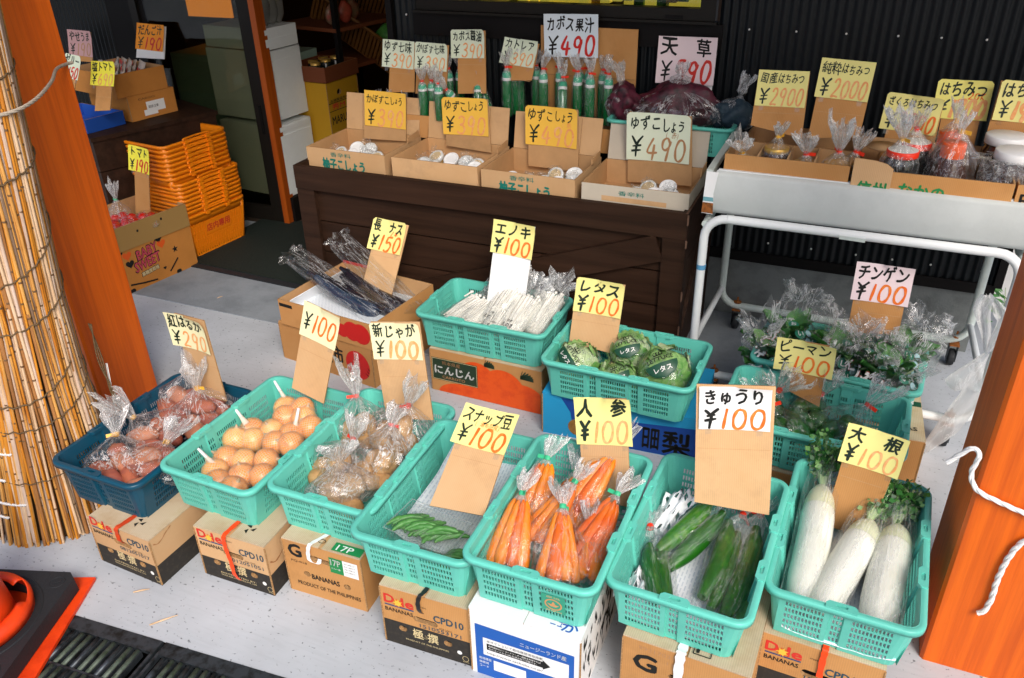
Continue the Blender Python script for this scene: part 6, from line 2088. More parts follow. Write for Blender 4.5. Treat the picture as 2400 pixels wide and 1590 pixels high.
def carrot_bag(label, base, neck, seed, n=3, wide=.034, m=carrot_m, fl=.055):
    base = Vector(base); neck = Vector(neck)
    t = thing('carrot_bag', label, 'bag of carrots', base, 0, 'bags of carrots tied with green tape')
    ax = neck - base; L = ax.length
    side = ax.cross(Vector((0, 0, 1))).normalized(); up = side.cross(ax).normalized()
    rnd = random.Random(seed)
    offs = {3: [(-1, -.1), (0, .35), (1, -.1)], 4: [(-1.1, -.2), (-.3, .4), (.5, .35), (1.15, -.2)]}[n]
    for i, (o1, o2) in enumerate(offs):
        b = MB()
        p0 = side * (o1 * wide * 1.12) + up * (o2 * .022) + ax * rnd.uniform(-.06, .02)
        p1 = ax * rnd.uniform(.90, .98) + side * (o1 * .014) + up * (o2 * .010)
        carrot(b, p0, p1, rnd.uniform(.0195, .0245), carrot_m2 if (i + seed) % 4 == 3 else m, seed * 3 + i)
        b.build('carrot', t)
    b = MB()
    nk = ax * 1.06
    film_bag(b, -ax * .14, nk, lambda q: wide * 1.98 * (1 - .10 * q) if q < .6 else wide * 1.84 * (1 - (q - .6) / .4 * .9), clear_s, clear_n, fl, .030, 28, seed, .60, up, 12, .10)
    b.build('film_bag', t)
    b = MB(); tie(b, nk, ax.normalized(), tie_g, .0085, .012, .02, seed); b.build('tie', t)


CB = [('carrot bag at the front left corner of the carrot basket', (-.640, 1.375, .285), (-.652, 1.515, .390), 4), ('front middle carrot bag nearest the camera', (-.500, 1.375, .285), (-.537, 1.512, .385), 4),
      ('carrot bag at the back left of the carrot basket', (-.648, 1.540, .295), (-.640, 1.665, .400), 4), ('carrot bag lying across the middle of the carrot basket', (-.600, 1.465, .300), (-.545, 1.610, .390), 4),
      ('tall carrot bag leaning on the board at the rear right of the carrot basket', (-.545, 1.630, .300), (-.485, 1.755, .400), 4), ('carrot bag along the right side of the carrot basket', (-.470, 1.465, .285), (-.430, 1.620, .375), 4), ('carrot bag lying flat at the back middle of the carrot basket', (-.555, 1.560, .272), (-.575, 1.715, .335), 4), ('carrot bag low in the front right corner of the carrot basket', (-.455, 1.405, .276), (-.470, 1.530, .325), 3)]
for i, (lab, a, b_, n) in enumerate(CB):
    carrot_bag(lab, a, b_, i + 1, n, fl=.09 if i == 4 else .062, m=carrot_m2 if i == 5 else carrot_m)


def cucumber(mb, a, b_, r, bend, seed, pale=False):
    a = Vector(a); b_ = Vector(b_); d = b_ - a; n = 12
    side = d.cross(Vector((0, 0, 1))).normalized()
    pts = []; rs = []
    for i in range(n + 1):
        t = i / n
        pts.append(a + d * t + side * bend * math.sin(math.pi * t))
        k = math.sin(math.pi * min(max(t, .03), .97)) ** .33
        if t < .10: k *= .80
        rs.append(r * k)
    mb.tube(pts, rs, cuke_l if pale else cuke_m, 14)


CU = [('cucumber bag along the left side of the cucumber basket', [((-.325, 1.590, .275), (-.262, 1.425, .255), .0245, .006, 0), ((-.295, 1.610, .270), (-.235, 1.44, .25), .0215, .010, 0)], (-.335, 1.628, .300), tie_r),
      ('long cucumber bag leaning across the middle, red tie at its upper right', [((-.205, 1.765, .320), (-.300, 1.575, .275), .0265, -.008, 1), ((-.168, 1.742, .310), (-.262, 1.535, .265), .0265, -.006, 0)], (-.150, 1.775, .335), tie_r),
      ('cucumber bag right of the middle in the cucumber basket', [((-.150, 1.725, .300), (-.165, 1.475, .262), .0285, -.016, 0), ((-.120, 1.70, .290), (-.140, 1.45, .258), .0225, -.010, 0)], (-.118, 1.745, .315), tie_r),
      ('cucumber bag against the right wall of the cucumber basket', [((-.078, 1.725, .300), (-.105, 1.435, .262), .0295, -.014, 0), ((-.065, 1.69, .275), (-.078, 1.44, .25), .0225, -.01, 0)], (-.075, 1.765, .315), tie_r)]
for i, (lab, cs, nk, tm) in enumerate(CU):
    t = thing('cucumber_bag', lab, 'bag of cucumbers', cs[0][0], 0, 'bags of cucumbers')
    o = Vector(cs[0][0])
    for j, (a, b_, r, bd, p) in enumerate(cs):
        b = MB(); cucumber(b, Vector(a) - o, Vector(b_) - o, r, bd, i * 3 + j, bool(p)); b.build('cucumber', t)
    b = MB()
    ends = [Vector(c[1]) - o for c in cs]; base = sum(ends, Vector()) / len(ends); n_ = Vector(nk) - o
    base = base + (base - n_).normalized() * .02
    film_bag(b, base, n_, lambda q: (.036 + .010 * math.sin(min(q * 1.3, 1) * math.pi * .5)) if q < .82 else .045 * (1 - (q - .82) / .18 * .8), clear_s, clear_w, .055, .030, 26, i + 80, .72, (0, 0, 1), 12, .16)
    b.build('film_bag', t)
    b = MB(); tie(b, n_, (n_ - base).normalized(), tm, .009, .012, .03, i); b.build('tie', t)

# daikon
DK = [('long daikon with upright leaves at the left of the daikon basket', (.062, 1.905, .335), (.052, 1.540, .262), .0415, 1), ('slanted middle daikon in the daikon basket', (.185, 1.832, .315), (.095, 1.525, .262), .0425, 2), ('daikon along the right side of the daikon basket', (.252, 1.845, .310), (.230, 1.530, .262), .0440, 3)]
for i, (lab, a, b_, r, sd) in enumerate(DK):
    t = thing('daikon_radish', lab, 'daikon', a, 0, 'daikon radishes in film')
    A = Vector(a); d = Vector(b_) - A; rnd = random.Random(sd)
    b = MB(); pts = []; rs = []
    for k in range(15):
        q = k / 14
        pts.append(d * q + Vector((.006 * math.sin(q * 3 + i), 0, .003 * math.sin(q * 5))))
        kk = (.42, .78, .93, .99)[k] if k < 4 else (1.0 + .06 * math.sin(q * 3) - (max(0, q - .80) / .20) ** 2 * .5)
        rs.append(r * kk * .96)
    b.tube(pts[:4], rs[:4], daikon_g, 22, False); b.tube(pts[3:], rs[3:], daikon_m, 22)
    b.build('root', t)
    b = MB(); up = -d.normalized()
    for s in range(12):
        an = s * 2.4; dirv = (up * 1.0 + Vector((math.cos(an) * .55, .1, math.sin(an) * .45 + .25))).normalized()
        l = rnd.uniform(.06, .115) * (1.15 if i == 0 else 1.0)
        st_ = [up * .0, up * .012 + dirv * l * .4, up * .012 + dirv * l + Vector((0, 0, .01))]
        b.tube(smoothpath(st_, 4), [.0042] * 6 + [.0028] * 3, stem_l, 7)
        for k in range(44):
            c_ = st_[1].lerp(st_[2], rnd.uniform(.1, 1.15)) + Vector((rnd.uniform(-1, 1), rnd.uniform(-1, 1), rnd.uniform(-1, 1))) * .020
            q1 = Vector((rnd.uniform(-1, 1), rnd.uniform(-1, 1), rnd.uniform(-1, 1))).normalized(); q2 = q1.orthogonal().normalized(); sz = rnd.uniform(.008, .017)
            b.add([c_, c_ + q1 * sz * .6 + q2 * sz * .5, c_ + q1 * sz * 1.3, c_ + q1 * sz * .6 - q2 * sz * .5], [(0, 1, 2, 3)], rnd.choice([leaf_m, leaf_d, leaf_m, leaf_l]))
    b.build('leaves', t)
    b = MB()
    film_bag(b, d * 1.03, up * .05, lambda q: r * 1.13 if q < .9 else r * 1.05, clear, clear, .05, r * 1.0, 24, i + 90, 1, None, 12, .05, neck_r=r * .95)
    b.build('film_bag', t)

# onions in net bags
ON = [[(-1.597, 1.765), (-1.535, 1.770), (-1.565, 1.72), (-1.50, 1.73)], [(-1.640, 1.640), (-1.572, 1.655), (-1.605, 1.600), (-1.65, 1.575)], [(-1.490, 1.650), (-1.450, 1.695), (-1.515, 1.595), (-1.455, 1.60)], [(-1.560, 1.500), (-1.490, 1.520), (-1.520, 1.440), (-1.455, 1.455)], [(-1.610, 1.430), (-1.560, 1.385), (-1.620, 1.49), (-1.495, 1.375)]]
OL = ['net of onions at the back of the onion basket', 'net of onions at the left middle of the onion basket', 'net of onions at the right middle beside the white clip', 'net of onions at the front right of the onion basket', 'net of onions at the front left corner of the onion basket']
CLIP = [(-1.652, 1.80, .335), (-1.685, 1.635, .33), (-1.485, 1.690, .335), None, (-1.66, 1.44, .31)]
for i, L in enumerate(ON):
    o = Vector((L[0][0], L[0][1], .25)); t = thing('onion_net', OL[i], 'net of onions', o, 0, 'nets of onions')
    nb_ = MB(); rnd = random.Random(i + 5)
    for j, (x, y) in enumerate(L):
        r = rnd.uniform(.0395, .0435); c_ = Vector((x, y, .238 + (.026 if j in (1, 3) else .018) + (.016 if i in (0, 2) else 0))) - o
        rot = Matrix.Rotation(rnd.uniform(-1.2, 1.2), 3, 'X') @ Matrix.Rotation(rnd.uniform(-1.2, 1.2), 3, 'Y')
        M = Matrix.Translation(c_) @ rot.to_4x4()
        b = MB(); b.lathe([(.0005, r * 1.06), (r * .07, r * 1.02), (r * .18, r * .90), (r * .60, r * .76), (r * .91, r * .40), (r, 0), (r * .93, -r * .38), (r * .65, -r * .73), (r * .25, -r * .90), (.0005, -r * .92)], onion_m if rnd.random() < .55 else onion_p, 18, M); b.lathe([(r * .14, r * .96), (r * .07, r * 1.18), (.0006, r * 1.26)], kraft_t, 7, M); b.lathe([(r * .16, -r * .90), (.0006, -r * .97)], twine_m, 9, M, cap=False); b.build('onion', t)
        nb_.lathe([(r * .05, r * 1.10), (r * .30, r * .98), (r * .66, r * .80), (r * .97, r * .38), (r * 1.05, 0), (r * .98, -r * .4), (r * .68, -r * .77), (r * .2, -r * .97)], onion_net, 22, M, True, uvk=(22, 12))
    nb_.build('net', t)
    if CLIP[i]:
        p = Vector(CLIP[i]) - o; c_ = sum((Vector((x, y, .27)) for x, y in L), Vector()) / 4 - o
        b = MB(); d = (p - c_)
        b.tube([c_ + d * .35, c_ + d * .7, p], [.012, .006, .004], onion_net, 8)
        b.tube([p - d.normalized() * .03, p, p + d.normalized() * .012], [.006, .005, .004], net_clip, 6)
        b.build('net_clip', t)

# potato bags
PO = [('potato bag with an upright twisted top at the back left of the potato basket', (-1.290, 1.735, .270), (-1.325, 1.785, .375), .072, 7, tie_r, .10), ('large potato bag leaning on the board at the back right of the potato basket', (-1.165, 1.745, .275), (-1.125, 1.765, .400), .085, 9, tie_r, .085), ('potato bag at the right middle with a red tie', (-1.135, 1.590, .268), (-1.150, 1.700, .365), .078, 8, tie_r, .065), ('potato bag at the left middle of the potato basket', (-1.265, 1.555, .262), (-1.235, 1.62, .345), .078, 8, tie_r, .065), ('whitish crumpled potato bag at the front of the potato basket', (-1.178, 1.470, .262), (-1.225, 1.53, .330), .086, 8, None, .05)]
for i, (lab, c_, nk, r, n, tm, fl) in enumerate(PO):
    o = Vector(c_); t = thing('potato_bag', lab, 'bag of potatoes', o, 0, 'bags of potatoes'); rnd = random.Random(i + 50)
    for j in range(n):
        a = 2 * math.pi * j / n + rnd.uniform(-.3, .3); q = (r * .62 if j >= n // 3 else r * .25)
        p = Vector((q * math.cos(a), q * math.sin(a) * .9, rnd.uniform(-.004, .014) + (.034 if j < n // 3 else 0)))
        b = MB(); blob(b, p, rnd.uniform(.037, .046), rnd.uniform(.030, .035), rnd.uniform(.028, .033), potato_m, Matrix.Rotation(rnd.uniform(0, 3), 3, 'Z') @ Matrix.Rotation(rnd.uniform(-.6, .6), 3, 'X'), i * 9 + j, .12); b.build('potato', t)
    b = MB(); n_ = Vector(nk) - o
    ax = film_bag(b, (0, 0, -.03), n_, lambda q, r=r: r * 1.22 * (math.sin(min(1, q * 1.9 + .35) * math.pi / 2)) if q < .55 else r * 1.22 * (1 - (q - .55) / .45 * .9), clear_w if i == 4 else clear_b, clear_n if i != 4 else clear_w, fl, .036 if i != 4 else .06, 30, i + 100, 1, None, 12, .14)
    b.build('film_bag', t)
    if tm:
        b = MB(); tie(b, n_, ax, tm, .0085, .011, .022, i); b.build('tie', t)

# sweet potato bags
SP = [('sweet potato bag standing at the back left of the dark blue basket', (-1.945, 1.655, .265), (-1.925, 1.700, .375), .066, 5, .07, (0, 0)), ('sweet potato bag with a gold tie at the back right of the dark blue basket', (-1.825, 1.640, .262), (-1.845, 1.650, .365), .082, 6, .085, (1, 0)), ('sweet potato bag lying across the left middle of the dark blue basket', (-1.890, 1.505, .255), (-1.985, 1.50, .312), .080, 5, .09, (0, 1)), ('sweet potato bag at the front left of the dark blue basket', (-1.905, 1.345, .252), (-1.965, 1.41, .312), .078, 5, .08, (0, 1)), ('sweet potato bag at the front right of the dark blue basket', (-1.800, 1.355, .252), (-1.785, 1.435, .315), .082, 5, .08, (1, 1))]
for i, (lab, c_, nk, r, n, fl, _u) in enumerate(SP):
    o = Vector(c_); t = thing('sweet_potato_bag', lab, 'bag of sweet potatoes', o, 0, 'bags of sweet potatoes'); rnd = random.Random(i + 70)
    for j in range(n):
        a = rnd.uniform(-.5, .5) + (math.pi if j % 2 else 0); q = r * .42
        p = Vector((q * math.cos(a), (j - n / 2 + .5) * r * .42, rnd.uniform(-.008, .022)))
        b = MB(); blob(b, p, rnd.uniform(.046, .056), rnd.uniform(.027, .034), rnd.uniform(.027, .033), sweet_m if rnd.random() < .6 else sweet_c, Matrix.Rotation(rnd.uniform(-.7, .7), 3, 'Z') @ Matrix.Rotation(rnd.uniform(-.3, .3), 3, 'Y'), i * 9 + j, .22); b.build('sweet_potato', t)
    b = MB(); n_ = Vector(nk) - o
    ax = film_bag(b, (0, 0, -.028), n_, lambda q, r=r: r * 1.25 * (math.sin(min(1, q * 1.9 + .4) * math.pi / 2)) if q < .5 else r * 1.25 * (1 - (q - .5) / .5 * .88), clear_b, clear_n, fl, .042, 30, i + 120, 1, None, 12, .15)
    b.build('film_bag', t)
    b = MB(); tie(b, n_, ax, tie_y, .009, .012, .02, i); b.build('tie', t)

# lettuce
def on_sphere(c, r, d0, up0):
    d0 = Vector(d0).normalized(); ux = Vector(up0).cross(d0).normalized(); uy = d0.cross(ux)
    def fr(u, v, lift=0.0):
        q = (d0 + ux * (u / r) + uy * (v / r)).normalized()
        return Vector(c) + q * (r + lift)
    return fr


LT = [('wrapped lettuce with a tilted label at the left of the lettuce basket', (-.800, 2.385, .262), .078, (-.05, -.55, .75), (.5, .2, .6)), ('wrapped lettuce behind, at the back of the lettuce basket', (-.640, 2.515, .268), .076, (-.02, -.62, .75), (-.35, .2, .8)), ('small low lettuce between the two large heads', (-.640, 2.365, .245), .070, (.1, -.62, .7), (-.5, .2, .7)), ('largest wrapped lettuce at the right of the lettuce basket', (-.492, 2.420, .278), .090, (-.02, -.62, .75), (-.45, .2, .8))]
for i, (lab, c_, r, dr_, up_) in enumerate(LT):
    t = thing('lettuce_head', lab, 'lettuce', c_, 0, 'wrapped lettuce heads'); rnd = random.Random(i + 33)
    b = MB(); blob(b, (0, 0, 0), r, r * .98, r * .88, lettuce_p if i < 2 else lettuce_m, None, i + 5, .10, 30, 20)
    for k in range(16):
        d = Vector((rnd.uniform(-1, 1), rnd.uniform(-1, .6), rnd.uniform(-.5, .8))).normalized(); fr = on_sphere((0, 0, 0), r * .98, d, Vector((rnd.uniform(-1, 1), rnd.uniform(-1, 1), 1)))
        w_ = r * rnd.uniform(.3, .55); vs = []
        for a in range(7):
            for q in range(4):
                u = (a / 6 - .5) * 2 * w_; v = q / 3 * w_ * 1.1
                vs.append(fr(u * (1 - .25 * (q / 3) ** 2), v, .004 + .010 * (q / 3) ** 2 + .004 * math.sin(a * 2.2 + k) * (q / 3)))
        b.add(vs, [(a * 4 + q, a * 4 + q + 1, (a + 1) * 4 + q + 1, (a + 1) * 4 + q) for a in range(6) for q in range(3)], rnd.choice([lettuce_m, lettuce_p, lettuce_m]), True)
    b.build('leaves', t)
    b = MB(); blob(b, (0, 0, 0), r * 1.12, r * 1.1, r * 1.02, wrap, None, i + 15, .14, 26, 18)
    for f_ in range(len(b.sm)): b.sm[f_] = False
    b.build('film_wrap', t)
    b = MB(); fr = on_sphere((0, 0, 0), r * 1.21, dr_, up_); R_ = r * .72
    dk = mat('label_green', (.012, .065, .035), .4)
    n = 26
    vs = []; 
    for a in range(n + 1):
        th = math.pi + math.pi * a / n; vs += [fr(R_ * math.cos(th), R_ * .92 * math.sin(th), .0), fr(R_ * math.cos(th), 0, .0)]
    for a in range(n):
        pass
    rows = 6; vs = []
    for q in range(rows + 1):
        v = -R_ * .92 * q / rows; hw = R_ * math.sqrt(max(0, 1 - (q / rows) ** 2)) + 1e-4
        for a in range(13):
            vs.append(fr((a / 12 - .5) * 2 * hw, v - R_ * .06, 0))
    b.add(vs, [(q * 13 + a, (q + 1) * 13 + a, (q + 1) * 13 + a + 1, q * 13 + a + 1) for q in range(rows) for a in range(12)], dk, True)
    f1 = lambda u, v, l=0: fr(u, v, .0012 + l)
    ptext(b, 'LETTUCE', -R_ * .72, R_ * .06, R_ * 1.5, R_ * .24, ink_k, f1, .03)
    ptext(b, 'レタス', -R_ * .50, -R_ * .56, R_ * 1.0, R_ * .30, ink_white, f1, .02)
    ringm(b, 0, 0, R_ * 1.10, R_ * 1.02, R_ * .02, ink_k, f1, 40)
    for kx in (-.16, .0, .16):
        ringm(b, R_ * kx, R_ * .52, R_ * .12, R_ * .13, R_ * .035, ink_k, f1, 12)
    b.add([f1(-R_ * .26, R_ * .38), f1(R_ * .26, R_ * .38), f1(R_ * .26, R_ * .44), f1(-R_ * .26, R_ * .44)], [(0, 1, 2, 3)], ink_k)
    for a in range(11):
        th = R(35 + a * 11); ptext(b, '★' if a in (0, 10) else 'まごころ野菜国産'[a % 8], R_ * .86 * math.cos(th) - R_ * .05, R_ * .80 * math.sin(th), R_ * .1, R_ * .1, ink_k, f1, .01)
    b.build('label', t)

# enoki packs
EN = [('enoki pack at the far left of the enoki basket', (-1.36, 2.49, .262), (-1.30, 2.60, .285)), ('enoki pack second from the left', (-1.285, 2.475, .262), (-1.245, 2.585, .285)), ('enoki pack leaning up against the white board', (-1.195, 2.50, .268), (-1.155, 2.625, .345)), ('enoki pack right of the white board', (-1.105, 2.465, .266), (-1.075, 2.585, .335)), ('enoki pack at the right wall of the enoki basket', (-1.03, 2.52, .265), (-1.005, 2.65, .330)), ('enoki pack at the front middle with dark print', (-1.165, 2.445, .258), (-1.15, 2.53, .29))]
for i, (lab, a, b_) in enumerate(EN):
    o = Vector(a); t = thing('enoki_pack', lab, 'enoki mushrooms', o + Vector((0, 0, .016)), 0, 'packs of enoki mushrooms'); t.scale = (1.18, 1.18, 1.18); rnd = random.Random(i + 200)
    d = Vector(b_) - o; side = d.cross(Vector((0, 0, 1))).normalized(); up = side.cross(d).normalized()
    b = MB()
    n_, m_ = 26, 9; vs = []
    for k in range(m_ + 1):
        q = k / m_; c0 = d * (-.05 + 1.0 * q)
        for j in range(n_):
            an = 2 * math.pi * j / n_; rr_ = (1 + .12 * (j % 2) - .06) * (.80 + .30 * q) * (.75 if k == 0 else 1) * (1 + .15 * noise.noise(Vector((j * .7, i * 3, q))))
            vs.append(c0 + side * (.043 * rr_ * math.cos(an)) + up * (.028 * rr_ * math.sin(an)))
    b.add(vs, [(k * n_ + j, k * n_ + (j + 1) % n_, (k + 1) * n_ + (j + 1) % n_, (k + 1) * n_ + j) for k in range(m_) for j in range(n_)] + [tuple(range(n_))[::-1]], enoki_b, True)
    for k in range(46):
        u = rnd.uniform(-.042, .042); v = rnd.uniform(-.020, .030); l = rnd.uniform(.94, 1.06)
        p1 = d * l + side * u * 1.05 + up * v
        b.tube([p1 - d * .25 - side * u * .05, p1], .0022, enoki_m, 5, False)
        b.tube([p1 - d.normalized() * .004, p1, p1 + d.normalized() * .005], [.004, .0062, .002], enoki_m, 7)
    for k in range(26):
        an = rnd.uniform(.1, 3.04); p0 = side * (.042 * math.cos(an)) + up * (.030 * math.sin(an))
        b.tube([p0 * .85 + d * rnd.uniform(.0, .2), p0 * 1.03 + d * .5 + side * rnd.uniform(-.004, .004), p0 * 1.12 + d * .97], .0021, enoki_m, 5, False)
    b.build('mushrooms', t)
    b = MB(); film_bag(b, -d * .12, d * 1.22, lambda q: .054 if q < .7 else .054 * (1 - (q - .7) * .5), clear, clear_w, .055, .055, 26, i + 130, .62, up, 12, .12, .03); b.build('film_bag', t)
    if i in (2, 3, 5):
        b = MB(); fr = lambda u, v, l=0: side * u + d.normalized() * v + up * (.0305 + l)
        ptext(b, 'えのき', -.02, .012, .04, .014, ink_k, fr, .02); ptext(b, '国産', -.01, .032, .02, .009, ink_k, fr, .01); b.build('label', t)

# eggplants
for i, (lab, a, b_, tail) in enumerate([('long eggplant in clear film on the left of the eggplant box, film pointing up left', (-2.035, 2.565, .330), (-1.700, 2.510, .240), (-2.14, 2.60, .385)), ('long eggplant in clear film lying across the eggplant box on the right', (-1.925, 2.640, .335), (-1.610, 2.585, .235), (-1.99, 2.72, .43))]):
    o = Vector(a); t = thing('eggplant_pack', lab, 'eggplant', o, 0, 'long eggplants in film'); d = Vector(b_) - o
    b = MB(); pts = []; rs = []
    for k in range(13):
        q = k / 12; pts.append(d * q + Vector((0, 0, -.02 * math.sin(math.pi * q)))); rs.append(.039 * (.42 + .62 * q - (max(0, q - .86) / .14) ** 2 * .55) if k else .012)
    b.tube(pts, rs, eggp_b if i == 0 else eggp_m, 16); b.build('eggplant', t)
    b = MB(); sd_ = d.cross(Vector((0, 0, 1))).normalized() * (-.052 if i == 0 else .050)
    b.tube([p * .94 + sd_ * (.6 + .4 * k / 12) + Vector((0, 0, -.006)) for k, p in enumerate(pts)], [r_ * .92 for r_ in rs], eggp_m, 16); b.build('eggplant', t)
    b = MB(); b.tube([-d * .10, -d * .04, d * .03], [.007, .010, .018], eggp_m, 10); b.build('calyx', t)
    b = MB(); tl = Vector(tail) - o
    film_bag(b, d * 1.10, tl, lambda q: .074 * (1 - .2 * q) if q < .8 else .058, clear_dark, clear_dark, .03, .062, 24, i + 150, .65, (0, 0, 1), 12, .16, .03); b.build('film_bag', t)

# snap peas
tr = thing('snap_pea_pack', 'clear plastic clamshell of green snap peas', 'pack of snap peas', (-.880, 1.418, .262), R(-8), None)
tr.scale = (1.12, 1.12, 1.2)
rnd = random.Random(9)
b = MB(); b.box((0, 0, 0.0), (.168, .105, .003), clam)
for x0, y0, x1, y1 in ((-.084, -.052, .084, -.052), (-.084, .052, .084, .052), (-.084, -.052, -.084, .052), (.084, -.052, .084, .052)):
    b.add([(x0 * .94, y0 * .92, 0), (x1 * .94, y1 * .92, 0), (x1, y1, .030), (x0, y0, .030)], [(0, 1, 2, 3)], clam)
    b.tube([(x0 * 1.06, y0 * 1.1, .031), (x1 * 1.06, y1 * 1.1, .031)], .0016, clear_n, 5)
for k in range(16):
    b.tube([(-.082 + k * .011, -.052, .004), (-.082 + k * .011, -.053, .026)], .0013, clam, 5, False)
b.add([(-.078, -.047, .034), (.078, -.047, .034), (.078, .047, .034), (-.078, .047, .034)], [(0, 1, 2, 3)], clam)
b.build('clamshell', tr)


def pea(mb, c_, ang, l, r, roll):
    d = Vector((math.cos(ang), math.sin(ang), 0)); s = Vector((-math.sin(ang), math.cos(ang), 0))
    pts = []; rs = []
    for k in range(11):
        q = k / 10; pts.append(Vector(c_) + d * (q - .5) * l + s * .008 * math.sin(math.pi * q) + Vector((0, 0, .004 * math.sin(q * 3))))
        rs.append(max(.0012, r * math.sin(math.pi * min(max(q, .04), .96)) ** .5 * (1 + .12 * math.sin(q * 22))))
    mb.tube(pts, rs, pea_m, 8)


for k in range(24):
    b = MB(); pea(b, (-.066 + (k % 13) * .0110, rnd.uniform(-.010, .012) - (.016 if k > 12 else 0), .012 + rnd.uniform(0, .008) + (.012 if k > 12 else 0)), R(70 + rnd.uniform(-18, 14) - (25 if k > 9 else 0)), .075, .0078, 0); b.build('pea_pod', tr)
tr2 = thing('snap_pea_pack', 'second pack of snap peas underneath the clear clamshell, at its right corner', 'pack of snap peas', (-.775, 1.372, .228), R(10), None)
for k in range(7):
    b = MB(); pea(b, (-.03 + rnd.uniform(-.03, .03), -.03 + k * .011, .006 + rnd.uniform(0, .01)), R(rnd.uniform(0, 40)), .07, .0078, 0); b.build('pea_pod', tr2)
b = MB(); b.box((-.02, 0, 0), (.12, .1, .002), clam); b.build('clamshell', tr2)

# white foam sheets lining the baskets
for lab, (x, y, z), (wx, wy), a, cu in [('ridged white foam sheet lining the snap pea basket', (-.855, 1.60, .232), (.25, .40), R(1), .03), ('ridged white foam sheet lining the cucumber basket', (-.197, 1.58, .234), (.26, .43), R(-2), .012), ('ridged white foam sheet lining the daikon basket', (.150, 1.69, .224), (.26, .42), R(-2), .012)]:
    b = MB(); n = 12; vs = []
    for i in range(n + 1):
        for j in range(n + 1):
            u = i / n - .5; v = j / n - .5
            vs.append((u * wx, v * wy, cu * (4 * u * u) ** 2 + .10 * max(0, v - .15) * (1 if cu > .02 else .2) + .003 * noise.noise(Vector((i * .7, j * .7, cu * 90)))))
    b.add(vs, [(i * (n + 1) + j, (i + 1) * (n + 1) + j, (i + 1) * (n + 1) + j + 1, i * (n + 1) + j + 1) for i in range(n) for j in range(n)], foam, True)
    o = solid(b.build('foam_sheet', None, (x, y, z), (0, 0, a)), .002); tag(o, lab, 'foam sheet', 'foam sheets in the front baskets')
# slotted foam net sleeves in the cucumber basket
for lab, pts in [('crumpled white foam net sleeve at the back left of the cucumber basket', [(-.330, 1.66, .262), (-.300, 1.72, .30), (-.275, 1.765, .335)]), ('crumpled white foam sheet edge at the front left corner of the cucumber basket', [(-.335, 1.43, .245), (-.315, 1.46, .262), (-.310, 1.50, .27)])]:
    b = MB(); P = smoothpath(pts, 5); n = len(P); m_ = 14; vs = []
    for i, p in enumerate(P):
        for j in range(m_ + 1):
            q = j / m_ - .5
            nz = noise.noise(Vector((i * .45, j * .6, len(lab))))
            vs.append(p + Vector((q * .075 * (1 + .15 * math.sin(i)), .012 * nz, .016 * math.sin(j * 1.35 + i * .25) * .5 + .020 * nz - .05 * q * q * 4 * .4)))
    b.add(vs, [(i * (m_ + 1) + j, i * (m_ + 1) + j + 1, (i + 1) * (m_ + 1) + j + 1, (i + 1) * (m_ + 1) + j) for i in range(n - 1) for j in range(m_) if not (i % 3 == 1 and j % 2)], foam_plain, True)
    tag(solid(b.build('foam_net'), .002), lab, 'foam net')

# tomatoes
tb = open_box('tomato_box', 'kraft box of tomato packs printed with pink lettering, left of the shopping baskets', -3.235, 2.615, 0, R(80.2), .43, .34, .345, kraft_or, kraft_in, cat='box',
              front=None)
tm_ = MB()
fr = lambda u, v, l=0: Vector((u, -.0008 - l, v))
pk = mat('pink_ink', (.50, .055, .09), .6); og_ = MATS['orange_ink']
tm_.box((.215, -.003, .285), (.43, .005, .120), mat('lid_band', (.34, .20, .06), .8))
ptext(tm_, 'BABY', .100, .150, .120, .050, ink_k, lambda u, v: fr(u, v, .0004), .075, .1, .14); ptext(tm_, 'BABY', .102, .152, .116, .046, pk, lambda u, v: fr(u, v, .001), .03, .1, .14)
ptext(tm_, 'SWEET', .075, .092, .150, .052, ink_k, lambda u, v: fr(u, v, .0004), .075, .1, .12); ptext(tm_, 'SWEET', .077, .094, .146, .048, pk, lambda u, v: fr(u, v, .001), .03, .1, .12)
ptext(tm_, '高糖度栽培', .105, .062, .10, .022, ink_cream, lambda u, v: fr(u, v, .001), .03, 0, .1); ptext(tm_, '高糖度栽培', .103, .060, .104, .026, ink_k, lambda u, v: fr(u, v, .0004), .07, 0, .1)


def heart(cx, cy, s, m):
    P = [(cx + s * .06 * 16 * math.sin(a) ** 3, cy + s * .06 * (13 * math.cos(a) - 5 * math.cos(2 * a) - 2 * math.cos(3 * a) - math.cos(4 * a))) for a in [2 * math.pi * i / 24 for i in range(24)]]
    tm_.plate(P, [], m, lambda u, v: fr(u, v, .0006))


heart(.235, .222, .024, ink_k); heart(.055, .150, .024, ink_k); heart(.235, .06, .010, ink_k); heart(.245, .19, .026, ink_orange); heart(.05, .195, .026, ink_orange)
star = []
for i in range(10):
    a = math.pi / 2 + i * math.pi / 5; q = .020 if i % 2 == 0 else .008
    star.append((.315 + q * math.cos(a), .135 + q * math.sin(a)))
tm_.plate(star, [], ink_k, lambda u, v: fr(u, v, .0006))
for p, q in (((.26, .03), (.32, .085)), ((.03, .045), (.10, .030)), ((.10, .030), (.18, .018))):
    tm_.bar(fr(*p, .001), fr(*q, .001), .008, .0008, ink_k, Vector((0, 1, 0)))
for u, v, w_ in ((.31, .012, .03), (.035, .012, .03), (.022, .222, .02), (.285, .235, .018)):
    tm_.plate(oval(u, v, w_, .022, 12), [], ink_k, lambda a, c_: fr(a, c_, .0006))
for u, v in ((.135, .300), (.275, .315)):
    tm_.plate(oval(u, v, .012, .014, 12), [], ink_k, lambda a, c_: fr(a, c_, .0056))
tm_.build('lid_print', tb)
rnd = random.Random(77)
